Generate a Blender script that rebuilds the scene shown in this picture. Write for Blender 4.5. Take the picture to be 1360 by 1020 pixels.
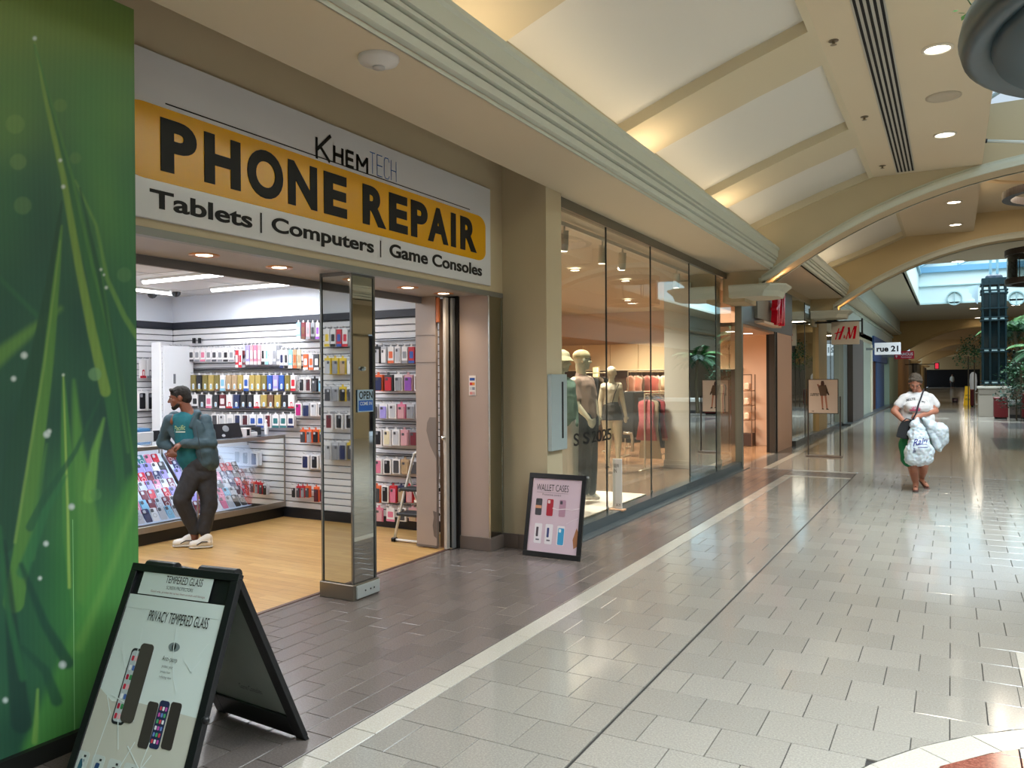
import bpy, math, random
import numpy as np
from mathutils import Vector, Matrix
random.seed(7)
sc = bpy.context.scene
for o in list(bpy.data.objects): bpy.data.objects.remove(o)
# ------------------------------------------------------------------ camera
f_px, CXP, CYP, EYE = 1057., 680., 510., 1.6
YAW, PITCH, ROLL = math.radians(28.9), -0.005, 0.006
_F = Vector((-math.sin(YAW)*math.cos(PITCH), math.cos(YAW)*math.cos(PITCH), math.sin(PITCH)))
_R0 = Vector((math.cos(YAW), math.sin(YAW), 0)); _U0 = _R0.cross(_F)
_R = _R0*math.cos(ROLL) - _U0*math.sin(ROLL); _U = _R0*math.sin(ROLL) + _U0*math.cos(ROLL)
CAMP = Vector((0, 0, EYE))
cd = bpy.data.cameras.new('camera'); cam = bpy.data.objects.new('camera', cd); sc.collection.objects.link(cam)
cd.sensor_fit = 'HORIZONTAL'; cd.sensor_width = 36; cd.lens = 36*f_px/1360; cd.clip_start = .05; cd.clip_end = 400
cam.matrix_world = Matrix(((_R.x, _U.x, -_F.x, 0), (_R.y, _U.y, -_F.y, 0), (_R.z, _U.z, -_F.z, EYE), (0, 0, 0, 1)))
sc.camera = cam
# measured points of the place: a sight line met with a known plane
def ray(x, y): return _F + _R*((x-CXP)/f_px) - _U*((y-CYP)/f_px)
def fl(x, y, z=0.): d = ray(x, y); return CAMP + d*((z-EYE)/d.z)
def onx(x, y, X): d = ray(x, y); return CAMP + d*(X/d.x)
def ony(x, y, Y): d = ray(x, y); return CAMP + d*(Y/d.y)
def onxv(x, y, X): return onx(x, y, X)
def atd(x, y, d): return CAMP + ray(x, y)*d
def pr(P):
    v = Vector(P)-CAMP; z = v.dot(_F)
    return (CXP+f_px*v.dot(_R)/z, CYP-f_px*v.dot(_U)/z, z)
# ------------------------------------------------------------------ view, sky, lights
vs = sc.view_settings
sc.display_settings.display_device = 'sRGB'
vs.view_transform = 'Standard'; vs.look = 'None'; vs.gamma = 1; vs.use_curve_mapping = False; vs.exposure = 0.12
w = bpy.data.worlds.new('sky'); sc.world = w; w.use_nodes = True
nt = w.node_tree; nt.nodes.clear()
_bg = nt.nodes.new('ShaderNodeBackground'); _wo = nt.nodes.new('ShaderNodeOutputWorld')
_bg.inputs[0].default_value = (.72, .87, 1, 1); _bg.inputs[1].default_value = .78
nt.links.new(_bg.outputs[0], _wo.inputs[0])
sc.cycles.max_bounces = 7; sc.cycles.diffuse_bounces = 4; sc.cycles.glossy_bounces = 4; sc.cycles.transmission_bounces = 4
sc.cycles.transparent_max_bounces = 12; sc.cycles.caustics_reflective = False; sc.cycles.caustics_refractive = False
sc.cycles.sample_clamp_indirect = 6; sc.cycles.use_denoising = True
COL = sc.collection
def area(name, loc, size, energy, color, direction=(0, 0, -1), spread=180, label='', cat=''):
    l = bpy.data.lights.new(name, 'AREA'); l.shape = 'RECTANGLE'; l.size, l.size_y = size; l.energy = energy; l.color = color
    l.spread = math.radians(spread)
    o = bpy.data.objects.new(name, l); COL.objects.link(o); o.location = loc
    d = Vector(direction)
    if abs(d.z) > .9:
        o.rotation_euler = (0, 0, 0) if d.z < 0 else (math.pi, 0, 0)
    else: o.rotation_euler = d.to_track_quat('-Z', 'Z').to_euler()
    return o
def spot(name, loc, target, energy, color, angle=80, blend=.8, r=.04):
    l = bpy.data.lights.new(name, 'SPOT'); l.energy = energy; l.color = color; l.spot_size = math.radians(angle); l.spot_blend = blend; l.shadow_soft_size = r
    o = bpy.data.objects.new(name, l); COL.objects.link(o); o.location = loc
    o.rotation_euler = (Vector(target)-Vector(loc)).to_track_quat('-Z', 'Y').to_euler(); return o
DAY = (.80, .93, 1.0); WARM = (1.0, .72, .42); SOFTW = (1, .86, .68)
area('skylight_daylight', (1.66, 5.3, 6.2), (2.3, 12), 1700, DAY, spread=125)
area('atrium_daylight', (1.66, 36.2, 9.6), (5.4, 14), 1500, DAY, spread=120)
COVE = (1.0, .78, .54)
for _x in (-2.80, 6.12): area('cove_light', (_x, 5.5, 3.66), (.08, 16), 24, COVE, (0, 0, 1), 150)
for _y in (1.28, 4.62, 8.0, 11.22): area('cove_lamp', (-2.78, _y, 3.66), (.08, .5), 1.6, (1, .74, .48), (0, 0, 1), 120)
area('cove_light', (-2.68, 18.3, 3.98), (.08, 7.5), 16, COVE, (0, 0, 1), 150)
for _x, _y in ((-6.9, 5.55), (-6.9, 6.45), (-8.2, 5.2), (-5.4, 5.0), (-6.9, 3.6), (-5.4, 3.2)):
    area('shop_tube_light', (_x, _y, 2.64), (1.25, .06), 22, (.93, .96, 1))
for _x, _y in ((-5.4, 9), (-5.4, 12.5), (-5.2, 16), (-8, 14.5), (-8, 9.5), (-6.5, 18.2)):
    area('store_ceiling_light', (_x, _y, 3.30), (.6, .6), 125, (1, .87, .72), spread=130)
for _y in (7.9, 8.9, 9.7):
    spot('window_track_light', (-3.78, _y, 3.05), (-4.2, _y+.2, .1), 190, (1, .9, .76), 75)
area('store_entrance_light', (-3.95, 17, 3.0), (.9, 3), 90, (1, .84, .70), spread=130)
for _x, _y, _z, _e in ((-.1, 8.9, 4.7, 26), (-.07, 12.0, 4.7, 26), (-.1, 5.7, 4.7, 26), (-.1, 2.5, 4.7, 26), (.06, 18.6, 5.1, 30), (.1, 21.2, 5.1, 30),
                   (-.1, -1., 4.7, 30), (-.1, -4.2, 4.7, 30), (3.4, -1., 4.7, 30), (3.4, 2.5, 4.7, 26), (3.4, 5.7, 4.7, 26), (3.4, 8.9, 4.7, 26), (3.4, 12, 4.7, 26)):
    spot('ceiling_downlight_beam', (_x, _y, _z-.02), (_x, _y, 0), _e*3.4, SOFTW, 130, 1, .1)
for _x, _y in ((-4.12, 3.46), (-4.12, 4.1), (-4.08, 5.55), (-4.08, 6.1)):
    spot('entrance_downlight_beam', (_x, _y, 2.38), (_x, _y, 0), 16, (1, .76, .5), 120, 1, .04)
for _x, _y, _z in ((-2.50, YA, zf) for YA, zf in ((13.87, 3.25), (22.75, 3.4))):
    spot('arch_uplight', (_x, _y, _z), (-2.0, _y, 4.0), 7, (1, .5, .2), 130, 1, .03); spot('arch_uplight', (_x+.02, _y, _z), (-2.72, _y, _z+.12), 4, (1, .5, .2), 120, 1, .02)
for _y in (64, 78, 92, 110, 130):
    area('far_mall_light', (1.6, _y, 4.8), (1.2, 1.2), 90, (1, .84, .62))
area('far_ceiling_light', (1.6, 50, 5.0), (1.2, 1.2), 60, SOFTW)
area('bay_fill_light', (1.66, 18, 5.5), (1.8, 4), 230, (1, .84, .66))  # fill lamp added to brighten the second bay, not a fitting of it

# ------------------------------------------------------------------ materials
def lin(h):
    h = h.lstrip('#'); c = [int(h[i:i+2], 16)/255 for i in (0, 2, 4)]
    return tuple(v/12.92 if v <= .04045 else ((v+.055)/1.055)**2.4 for v in c)
MATS = {}
def mat(hexc, rough=.6, metal=0., noise=0., nscale=8., bump=0., bscale=60., emit=0., rnd=0., spec=.5, coat=0.):
    key = (hexc, rough, metal, noise, nscale, bump, bscale, emit, rnd, spec, coat)
    if key in MATS: return MATS[key]
    m = bpy.data.materials.new('surface_'+hexc.strip('#')); m.use_nodes = True
    nt = m.node_tree; b = nt.nodes['Principled BSDF']; c = lin(hexc)
    b.inputs['Base Color'].default_value = (*c, 1); b.inputs['Roughness'].default_value = rough; b.inputs['Metallic'].default_value = metal
    b.inputs['Specular IOR Level'].default_value = spec
    if coat: b.inputs['Coat Weight'].default_value = coat; b.inputs['Coat Roughness'].default_value = .06
    if emit:
        b.inputs['Emission Color'].default_value = (*c, 1); b.inputs['Emission Strength'].default_value = emit
    src = None
    if noise or bump:
        tc = nt.nodes.new('ShaderNodeTexCoord')
    if noise:
        n = nt.nodes.new('ShaderNodeTexNoise'); n.inputs['Scale'].default_value = nscale; n.inputs['Detail'].default_value = 4
        nt.links.new(tc.outputs['Object'], n.inputs['Vector'])
        mx = nt.nodes.new('ShaderNodeMixRGB'); mx.blend_type = 'MIX'
        mx.inputs[1].default_value = (*[v*(1-noise) for v in c], 1); mx.inputs[2].default_value = (*[min(1, v*(1+noise)) for v in c], 1)
        nt.links.new(n.outputs['Fac'], mx.inputs[0]); src = mx.outputs[0]
    if rnd:
        oi = nt.nodes.new('ShaderNodeObjectInfo'); mr = nt.nodes.new('ShaderNodeMapRange')
        mr.inputs['To Min'].default_value = 1-rnd; mr.inputs['To Max'].default_value = 1+rnd
        nt.links.new(oi.outputs['Random'], mr.inputs['Value'])
        hs = nt.nodes.new('ShaderNodeHueSaturation'); nt.links.new(mr.outputs[0], hs.inputs['Value'])
        if src: nt.links.new(src, hs.inputs['Color'])
        else: hs.inputs['Color'].default_value = (*c, 1)
        src = hs.outputs[0]
    if src: nt.links.new(src, b.inputs['Base Color'])
    if bump:
        n2 = nt.nodes.new('ShaderNodeTexNoise'); n2.inputs['Scale'].default_value = bscale; n2.inputs['Detail'].default_value = 3
        nt.links.new(tc.outputs['Object'], n2.inputs['Vector'])
        bp = nt.nodes.new('ShaderNodeBump'); bp.inputs['Strength'].default_value = bump; bp.inputs['Distance'].default_value = .01
        nt.links.new(n2.outputs['Fac'], bp.inputs['Height']); nt.links.new(bp.outputs[0], b.inputs['Normal'])
    MATS[key] = m; return m
def glass_mat(name, tint='#e9f2f0', refl=1.5, rough=.01, add=0.):
    m = bpy.data.materials.new(name); m.use_nodes = True; nt = m.node_tree; nt.nodes.clear()
    o = nt.nodes.new('ShaderNodeOutputMaterial'); t = nt.nodes.new('ShaderNodeBsdfTransparent'); g = nt.nodes.new('ShaderNodeBsdfGlossy')
    mx = nt.nodes.new('ShaderNodeMixShader'); fr = nt.nodes.new('ShaderNodeFresnel')
    t.inputs[0].default_value = (*lin(tint), 1); g.inputs[0].default_value = (.95, 1, 1, 1); g.inputs['Roughness'].default_value = rough
    fr.inputs[0].default_value = refl
    src = fr.outputs[0]
    if add:
        ad = nt.nodes.new('ShaderNodeMath'); ad.operation = 'ADD'; ad.use_clamp = True; ad.inputs[1].default_value = add
        nt.links.new(src, ad.inputs[0]); src = ad.outputs[0]
    nt.links.new(src, mx.inputs[0]); nt.links.new(t.outputs[0], mx.inputs[1]); nt.links.new(g.outputs[0], mx.inputs[2])
    nt.links.new(mx.outputs[0], o.inputs[0]); return m
def stone_mat(name, base, dark, light, rough=.16, rnd=.05, scale=90, coat=0.):
    m = bpy.data.materials.new(name); m.use_nodes = True; nt = m.node_tree; b = nt.nodes['Principled BSDF']
    tc = nt.nodes.new('ShaderNodeNewGeometry')
    n = nt.nodes.new('ShaderNodeTexNoise'); n.inputs['Scale'].default_value = scale; n.inputs['Detail'].default_value = 6; n.inputs['Roughness'].default_value = .75
    n3 = nt.nodes.new('ShaderNodeTexNoise'); n3.inputs['Scale'].default_value = 3.; n3.inputs['Detail'].default_value = 3
    nt.links.new(tc.outputs['Position'], n.inputs['Vector']); nt.links.new(tc.outputs['Position'], n3.inputs['Vector'])
    cr = nt.nodes.new('ShaderNodeValToRGB'); e = cr.color_ramp.elements
    e[0].position = .3; e[0].color = (*lin(dark), 1); e[1].position = .7; e[1].color = (*lin(light), 1)
    k = cr.color_ramp.elements.new(.5); k.color = (*lin(base), 1)
    nt.links.new(n.outputs['Fac'], cr.inputs[0])
    oi = nt.nodes.new('ShaderNodeObjectInfo'); mr = nt.nodes.new('ShaderNodeMapRange')
    mr.inputs['To Min'].default_value = 1-rnd; mr.inputs['To Max'].default_value = 1+rnd
    nt.links.new(oi.outputs['Random'], mr.inputs['Value'])
    hs = nt.nodes.new('ShaderNodeHueSaturation'); nt.links.new(mr.outputs[0], hs.inputs['Value']); nt.links.new(cr.outputs[0], hs.inputs['Color'])
    nt.links.new(hs.outputs[0], b.inputs['Base Color'])
    mr2 = nt.nodes.new('ShaderNodeMapRange'); mr2.inputs['To Min'].default_value = rough*.7; mr2.inputs['To Max'].default_value = rough*1.4
    nt.links.new(n3.outputs['Fac'], mr2.inputs['Value']); nt.links.new(mr2.outputs[0], b.inputs['Roughness'])
    if coat: b.inputs['Coat Weight'].default_value = coat; b.inputs['Coat Roughness'].default_value = .05
    return m
def brick_mat(name, c1, c2, mortar, bw, rh, rough=.12, rot=0., off=.5, ms=.008):
    m = bpy.data.materials.new(name); m.use_nodes = True; nt = m.node_tree; b = nt.nodes['Principled BSDF']
    g = nt.nodes.new('ShaderNodeNewGeometry'); mp = nt.nodes.new('ShaderNodeMapping'); mp.inputs['Rotation'].default_value = (0, 0, rot)
    br = nt.nodes.new('ShaderNodeTexBrick'); br.inputs['Scale'].default_value = 1; br.inputs['Brick Width'].default_value = bw; br.inputs['Row Height'].default_value = rh
    br.inputs['Mortar Size'].default_value = ms; br.offset = off
    br.inputs['Color1'].default_value = (*lin(c1), 1); br.inputs['Color2'].default_value = (*lin(c2), 1); br.inputs['Mortar'].default_value = (*lin(mortar), 1)
    nt.links.new(g.outputs['Position'], mp.inputs[0]); nt.links.new(mp.outputs[0], br.inputs['Vector']); nt.links.new(br.outputs['Color'], b.inputs['Base Color'])
    b.inputs['Roughness'].default_value = rough; return m
def mirror_mat(name, c='#c9cfcf', rough=.02):
    m = bpy.data.materials.new(name); m.use_nodes = True; b = m.node_tree.nodes['Principled BSDF']
    b.inputs['Base Color'].default_value = (*lin(c), 1); b.inputs['Metallic'].default_value = 1; b.inputs['Roughness'].default_value = rough; return m

# ------------------------------------------------------------------ mesh helpers
ORG = {}
class B:
    def __init__(s): s.v = []; s.f = []
    def quad(s, *p):
        n = len(s.v); s.v += [tuple(q) for q in p]; s.f.append(tuple(range(n, n+len(p)))); return s
    def box(s, x0, y0, z0, x1, y1, z1):
        x0, x1 = min(x0, x1), max(x0, x1); y0, y1 = min(y0, y1), max(y0, y1); z0, z1 = min(z0, z1), max(z0, z1)
        n = len(s.v)
        s.v += [(x0, y0, z0), (x1, y0, z0), (x1, y1, z0), (x0, y1, z0), (x0, y0, z1), (x1, y0, z1), (x1, y1, z1), (x0, y1, z1)]
        s.f += [tuple(n+i for i in q) for q in ((0, 3, 2, 1), (4, 5, 6, 7), (0, 1, 5, 4), (1, 2, 6, 5), (2, 3, 7, 6), (3, 0, 4, 7))]; return s
    def cbox(s, x0, y0, z0, x1, y1, z1, c=.004):   # chamfered box
        x0, x1 = min(x0, x1), max(x0, x1); y0, y1 = min(y0, y1), max(y0, y1); z0, z1 = min(z0, z1), max(z0, z1)
        def ring(z, i): return [(x0+i+(c if not i else 0), y0+i, z), (x1-i-(c if not i else 0), y0+i, z), (x1-i, y0+i+(c if not i else 0), z), (x1-i, y1-i-(c if not i else 0), z), (x1-i-(c if not i else 0), y1-i, z), (x0+i+(c if not i else 0), y1-i, z), (x0+i, y1-i-(c if not i else 0), z), (x0+i, y0+i+(c if not i else 0), z)]
        s.loft([ring(z0, c), ring(z0+c, 0), ring(z1-c, 0), ring(z1, c)], caps=True); return s
    def loft(s, rings, caps=False, closed=True):
        n0 = len(s.v); k = len(rings[0])
        for r in rings: s.v += [tuple(p) for p in r]
        for i in range(len(rings)-1):
            for j in range(k if closed else k-1):
                a = n0+i*k+j; b = n0+i*k+(j+1) % k
                s.f.append((a, b, b+k, a+k))
        if caps:
            s.f.append(tuple(n0+j for j in reversed(range(k)))); s.f.append(tuple(n0+(len(rings)-1)*k+j for j in range(k)))
        return s
    def tube(s, pts, r, n=8, caps=True):
        pts = [Vector(p) for p in pts]; rs = r if isinstance(r, (list, tuple)) else [r]*len(pts); rings = []; prev = None
        for i, p in enumerate(pts):
            if i == 0: t = pts[1]-p
            elif i == len(pts)-1: t = p-pts[i-1]
            else: t = (pts[i+1]-p).normalized()+(p-pts[i-1]).normalized()
            t.normalize()
            if prev is None: a = t.cross(Vector((0, 0, 1))) if abs(t.z) < .9 else t.cross(Vector((1, 0, 0)))
            else: a = prev - t*prev.dot(t)
            a.normalize(); prev = a; b = t.cross(a)
            rings.append([p+(a*math.cos(2*math.pi*j/n)+b*math.sin(2*math.pi*j/n))*rs[i] for j in range(n)])
        return s.loft(rings, caps)
    def lathe(s, c, prof, n=24, axis='z', caps=False):
        rings = []
        for r, h in prof:
            rg = []
            for j in range(n):
                a = 2*math.pi*j/n; x, y = r*math.cos(a), r*math.sin(a)
                rg.append((c[0]+x, c[1]+y, c[2]+h) if axis == 'z' else ((c[0]+h, c[1]+x, c[2]+y) if axis == 'x' else (c[0]+x, c[1]+h, c[2]+y)))
            rings.append(rg)
        return s.loft(rings, caps)
    def prism(s, poly, fn, h0, h1):     # poly 2D, fn(u, v, h) -> 3D
        n = len(poly)
        return s.loft([[fn(u, v, h0) for u, v in poly], [fn(u, v, h1) for u, v in poly]], True)
    def ico(s, c, r, sc3=(1, 1, 1), sub=2, M=None):
        import bmesh
        bm = bmesh.new(); bmesh.ops.create_icosphere(bm, subdivisions=sub, radius=1)
        n = len(s.v)
        for v in bm.verts:
            p = Vector((v.co.x*r*sc3[0], v.co.y*r*sc3[1], v.co.z*r*sc3[2]))
            if M: p = M @ p
            s.v.append(tuple(Vector(c)+p))
        for f in bm.faces: s.f.append(tuple(n+v.index for v in f.verts))
        bm.free(); return s
    def build(s, name, m=None, parent=None, smooth=False, bevel=0, local=False, kind=None, label=None):
        me = bpy.data.meshes.new(name)
        org = Vector((0, 0, 0))
        if parent is not None and not local: org = ORG.get(parent.name, Vector((0, 0, 0)))
        me.from_pydata([tuple(Vector(p)-org) for p in s.v], [], s.f); me.validate(); me.update()
        import bmesh
        bm = bmesh.new(); bm.from_mesh(me); bmesh.ops.recalc_face_normals(bm, faces=bm.faces); bm.to_mesh(me); bm.free()
        if smooth: me.shade_smooth()
        if m: me.materials.append(m)
        o = bpy.data.objects.new(name, me); COL.objects.link(o)
        if parent is not None: o.parent = parent
        ORG[o.name] = org if parent is not None else Vector((0, 0, 0))
        if bevel:
            md = o.modifiers.new('bevel', 'BEVEL'); md.width = bevel; md.segments = 2; md.limit_method = 'ANGLE'
        if kind: o['kind'] = kind
        if label: o['label'] = label
        return o
def tag(o, label, cat, group=None, kind=None):
    o['label'] = label; o['category'] = cat
    if group: o['group'] = group
    if kind: o['kind'] = kind
    return o
def thing(name, label, cat, loc=(0, 0, 0), group=None):
    o = bpy.data.objects.new(name, None); COL.objects.link(o); o.location = loc; o.empty_display_size = .1
    ORG[o.name] = Vector(loc); return tag(o, label, cat, group)
def struct(name, b, m, parent=None, **k):
    o = b.build(name, m, parent, **k)
    if parent is None: o['kind'] = 'structure'
    return o
def copy_tree(o, parent=None):
    c = o.copy(); COL.objects.link(c)
    if parent is not None: c.parent = parent
    for ch in o.children: copy_tree(ch, c)
    return c
_fc = {}
def text_geo(s, bold=0., shear=0.):
    k = (s, bold, shear)
    if k in _fc: return _fc[k]
    cu = bpy.data.curves.new('t', 'FONT'); cu.body = s; cu.offset = bold; cu.shear = shear; cu.resolution_u = 6
    o = bpy.data.objects.new('t', cu); COL.objects.link(o); dg = bpy.context.evaluated_depsgraph_get()
    me = o.evaluated_get(dg).to_mesh(); v = [tuple(p.co) for p in me.vertices]; f = [tuple(p.vertices) for p in me.polygons]
    o.to_mesh_clear(); bpy.data.objects.remove(o); bpy.data.curves.remove(cu)
    xs = [p[0] for p in v]; ys = [p[1] for p in v]; x0, x1, y0, y1 = min(xs), max(xs), min(ys), max(ys)
    v = [((p[0]-x0)/(x1-x0), (p[1]-y0)/(y1-y0)) for p in v]
    _fc[k] = (v, f); return _fc[k]
class Panel:   # flat print on a plane: O bottom-left corner, U along width, V up, N outward
    def __init__(s, O, U, V, N=None):
        s.O = Vector(O); s.U = Vector(U); s.V = Vector(V); s.N = Vector(N) if N else s.U.cross(s.V).normalized()
    def P(s, u, v, h=0): return s.O+s.U*u+s.V*v+s.N*h
    def text(s, b, t, u0, v0, u1, v1, h=.002, bold=0., thick=0., shear=0.):
        vv, ff = text_geo(t, bold, shear); n = len(b.v)
        b.v += [tuple(s.P(u0+(u1-u0)*x, v0+(v1-v0)*y, h)) for x, y in vv]; b.f += [tuple(n+i for i in q) for q in ff]
        if thick:
            from collections import Counter
            ec = Counter(); 
            for q in ff:
                for i in range(len(q)):
                    a, c = q[i], q[(i+1) % len(q)]; ec[(a, c)] += 1
            m_ = len(b.v); b.v += [tuple(s.P(u0+(u1-u0)*x, v0+(v1-v0)*y, h-thick)) for x, y in vv]
            for (a, c) in ec:
                if (c, a) not in ec: b.f.append((n+a, n+c, m_+c, m_+a))
        return b
    def rect(s, b, u0, v0, u1, v1, h=.001, t=0):
        if t: return b.prism([(u0, v0), (u1, v0), (u1, v1), (u0, v1)], s.P, h-t, h)
        return b.quad(s.P(u0, v0, h), s.P(u1, v0, h), s.P(u1, v1, h), s.P(u0, v1, h))
    def rrect(s, b, u0, v0, u1, v1, ru, rv, h=.001, t=.0005, n=5):
        p = []
        for cu_, cv_, a0 in ((u1-ru, v0+rv, -90), (u1-ru, v1-rv, 0), (u0+ru, v1-rv, 90), (u0+ru, v0+rv, 180)):
            for i in range(n+1):
                a = math.radians(a0+90*i/n); p.append((cu_+ru*math.cos(a), cv_+rv*math.sin(a)))
        return b.prism(p, s.P, h-t, h)
    def poly(s, b, pts, h=.001, t=.0004): return b.prism(pts, s.P, h-t, h)
    def line(s, b, pts, wd, h=.001):
        for (a, c) in zip(pts[:-1], pts[1:]):
            A, C_ = s.P(*a, h), s.P(*c, h); d = (C_-A).cross(s.N).normalized()*wd/2
            b.quad(A-d, C_-d, C_+d, A+d)
        return b
def seg3(b, a, c, w, n=6): return b.tube([a, c], w, n)
ORD = ['first','second','third','fourth','fifth','sixth','seventh','eighth','ninth','tenth','eleventh','twelfth','thirteenth','fourteenth','fifteenth','sixteenth','seventeenth','eighteenth','nineteenth','twentieth','twenty-first','twenty-second','twenty-third','twenty-fourth','twenty-fifth']
# ================================================================== THE SETTING
BEIGE = mat('#c3b698', .75, noise=.03, nscale=1.5); SOFF = mat('#d3c7ae', .8, noise=.02, nscale=1.2); TRIMG = mat('#cbd0c3', .55)
WHITEC = mat('#dcdcd6', .8); CREAM = mat('#c9b78f', .75); RIB = mat('#cfc5aa', .8)
# ---- floors
GROUT = mat('#2b2826', .8); FAR_FLOOR = brick_mat('far_floor_tile', '#a8a298', '#9d978d', '#6b665f', .305, .305, .11)
floor = struct('floor', B().quad((-4.18, 1.2, -.010), (7.2, 1.2, -.010), (7.2, 14.6, -.010), (-4.18, 14.6, -.010)), GROUT)
struct('floor', B().quad((-4.18, -7, 0), (7.2, -7, 0), (7.2, 1.2, 0), (-4.18, 1.2, 0)), FAR_FLOOR)
struct('floor', B().quad((-3.4, 14.583, 0), (7.2, 14.583, 0), (7.2, 152, 0), (-3.4, 152, 0)), FAR_FLOOR)
WOOD = bpy.data.materials.new('wood_plank'); WOOD.use_nodes = True
nt = WOOD.node_tree; b_ = nt.nodes['Principled BSDF']; g_ = nt.nodes.new('ShaderNodeNewGeometry')
br_ = nt.nodes.new('ShaderNodeTexBrick'); br_.inputs['Scale'].default_value = 1; br_.inputs['Brick Width'].default_value = .9; br_.inputs['Row Height'].default_value = .09; br_.inputs['Mortar Size'].default_value = .0015
br_.inputs['Color1'].default_value = (*lin('#c9a468'), 1); br_.inputs['Color2'].default_value = (*lin('#b98f55'), 1); br_.inputs['Mortar'].default_value = (*lin('#8a6a3c'), 1)
nt.links.new(g_.outputs['Position'], br_.inputs['Vector'])
mp_ = nt.nodes.new('ShaderNodeMapping'); mp_.inputs['Scale'].default_value = (2.2, 26, 1); nz_ = nt.nodes.new('ShaderNodeTexNoise'); nz_.inputs['Scale'].default_value = 2.2; nz_.inputs['Detail'].default_value = 5
nt.links.new(g_.outputs['Position'], mp_.inputs[0]); nt.links.new(mp_.outputs[0], nz_.inputs['Vector'])
mx_ = nt.nodes.new('ShaderNodeMixRGB'); mx_.blend_type = 'OVERLAY'; mx_.inputs[0].default_value = .35
nt.links.new(br_.outputs['Color'], mx_.inputs[1]); nt.links.new(nz_.outputs['Fac'], mx_.inputs[2]); nt.links.new(mx_.outputs[0], b_.inputs['Base Color']); b_.inputs['Roughness'].default_value = .32
struct('floor', B().box(-9.4, 1.6, -.05, -4.2, 7.2, 0), WOOD)
struct('trim_1', B().box(-4.2, 1.2, -.02, -4.165, 6.32, .004), mat('#5a3f36', .5))
STOREFL = brick_mat('store_floor', '#8f7a66', '#86715d', '#66574a', 1.2, .3, .22)
struct('floor', B().box(-11.5, 6.95, -.05, -3.4, 14.2, 0), STOREFL)
struct('floor', B().box(-11.5, 14.2, -.05, -3.4, 20.2, 0), brick_mat('store_entry_floor', '#a5805f', '#a07a59', '#80604a', .6, .6, .16))
struct('floor', B().quad((-11, 20.2, 0), (-3.4, 20.2, 0), (-3.4, 100, 0), (-11, 100, 0)), mat('#8f8375', .4))

LT = stone_mat('light_tile', '#8d8880', '#7b766f', '#a09b92', .10, .07, 110)
DT = stone_mat('dark_tile', '#6b625e', '#5d5551', '#79706c', .20, .08, 110)
ST = stone_mat('border_tile', '#b2aca1', '#a29c92', '#c2bdb3', .15, .04, 110)
RT = stone_mat('red_granite_tile', '#7a4438', '#4d2a24', '#9a6455', .12, .06, 60)
GT = stone_mat('grey_granite_tile', '#6a6e70', '#55595b', '#7f8486', .12, .05, 60)
CC, CR = (1.75, 2.45), 2.345
def clip(poly, nx, ny, d):      # keep nx*x+ny*y >= d
    out = []
    for i in range(len(poly)):
        a, c = poly[i], poly[(i+1) % len(poly)]; da = nx*a[0]+ny*a[1]-d; dc = nx*c[0]+ny*c[1]-d
        if da >= 0: out.append(a)
        if (da < 0) != (dc < 0):
            t = da/(da-dc); out.append((a[0]+(c[0]-a[0])*t, a[1]+(c[1]-a[1])*t))
    return out
def circ_clip(poly, keep_out, r):
    ds = [math.hypot(x-CC[0], y-CC[1]) for x, y in poly]
    if keep_out and min(ds) >= r: return poly
    if keep_out and max(ds) <= r: return []
    if not keep_out and max(ds) <= r: return poly
    if not keep_out and min(ds) >= r: return []
    mx = sum(p[0] for p in poly)/len(poly)-CC[0]; my = sum(p[1] for p in poly)/len(poly)-CC[1]; L = math.hypot(mx, my); nx, ny = mx/L, my/L
    d = nx*CC[0]+ny*CC[1]+r
    return clip(poly, nx, ny, d) if keep_out else clip(poly, -nx, -ny, -d)
_tm = {}
def tile_mesh(b, poly, m):      # slab with a chamfered edge
    n = len(poly); cx = sum(p[0] for p in poly)/n; cy = sum(p[1] for p in poly)/n
    def ins(e, z):
        return [(cx+(x-cx)*(1-e/max(.02, abs(x-cx)+1e-6)) if abs(x-cx) > .02 else x, cy+(y-cy)*(1-e/max(.02, abs(y-cy)+1e-6)) if abs(y-cy) > .02 else y, z) for x, y in poly]
    b.loft([ins(.0020, -.009), ins(.0020, -.002), ins(.0040, 0)], False); k = len(b.v); b.f.append(tuple(range(k-n, k)))
def lay(tiles, name, m, limit):
    sc_ = []
    for p in tiles:
        mx = sum(q[0] for q in p)/len(p); my = sum(q[1] for q in p)/len(p); X, Y, D = pr((mx, my, 0))
        vis = D > .3 and -60 < X < 1420 and Y < 1080
        sc_.append((not vis, mx*mx+my*my, p, mx, my))
    sc_.sort(key=lambda t: (t[0], t[1]))
    for vis, d, p, mx, my in sc_[:limit]:
        if vis: continue
        q = [(round(x-mx, 4), round(y-my, 4)) for x, y in p]; key = (name, tuple(q))
        if key not in _tm:
            bb = B(); tile_mesh(bb, q, m); o = bb.build(name, m); _tm[key] = o.data; bpy.data.objects.remove(o)
        o = bpy.data.objects.new(name, _tm[key]); COL.objects.link(o); o.location = (mx, my, 0); o.parent = floor
    bb = B(); k = 0
    for i, (vis, d, p, mx, my) in enumerate(sc_):
        if i < limit and not vis: continue
        tile_mesh(bb, p, m); k += 1
    if k: bb.build(name+'_field', m, floor, kind='stuff')
T = .3048
light = []; y0 = 3.03-T*6
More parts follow.
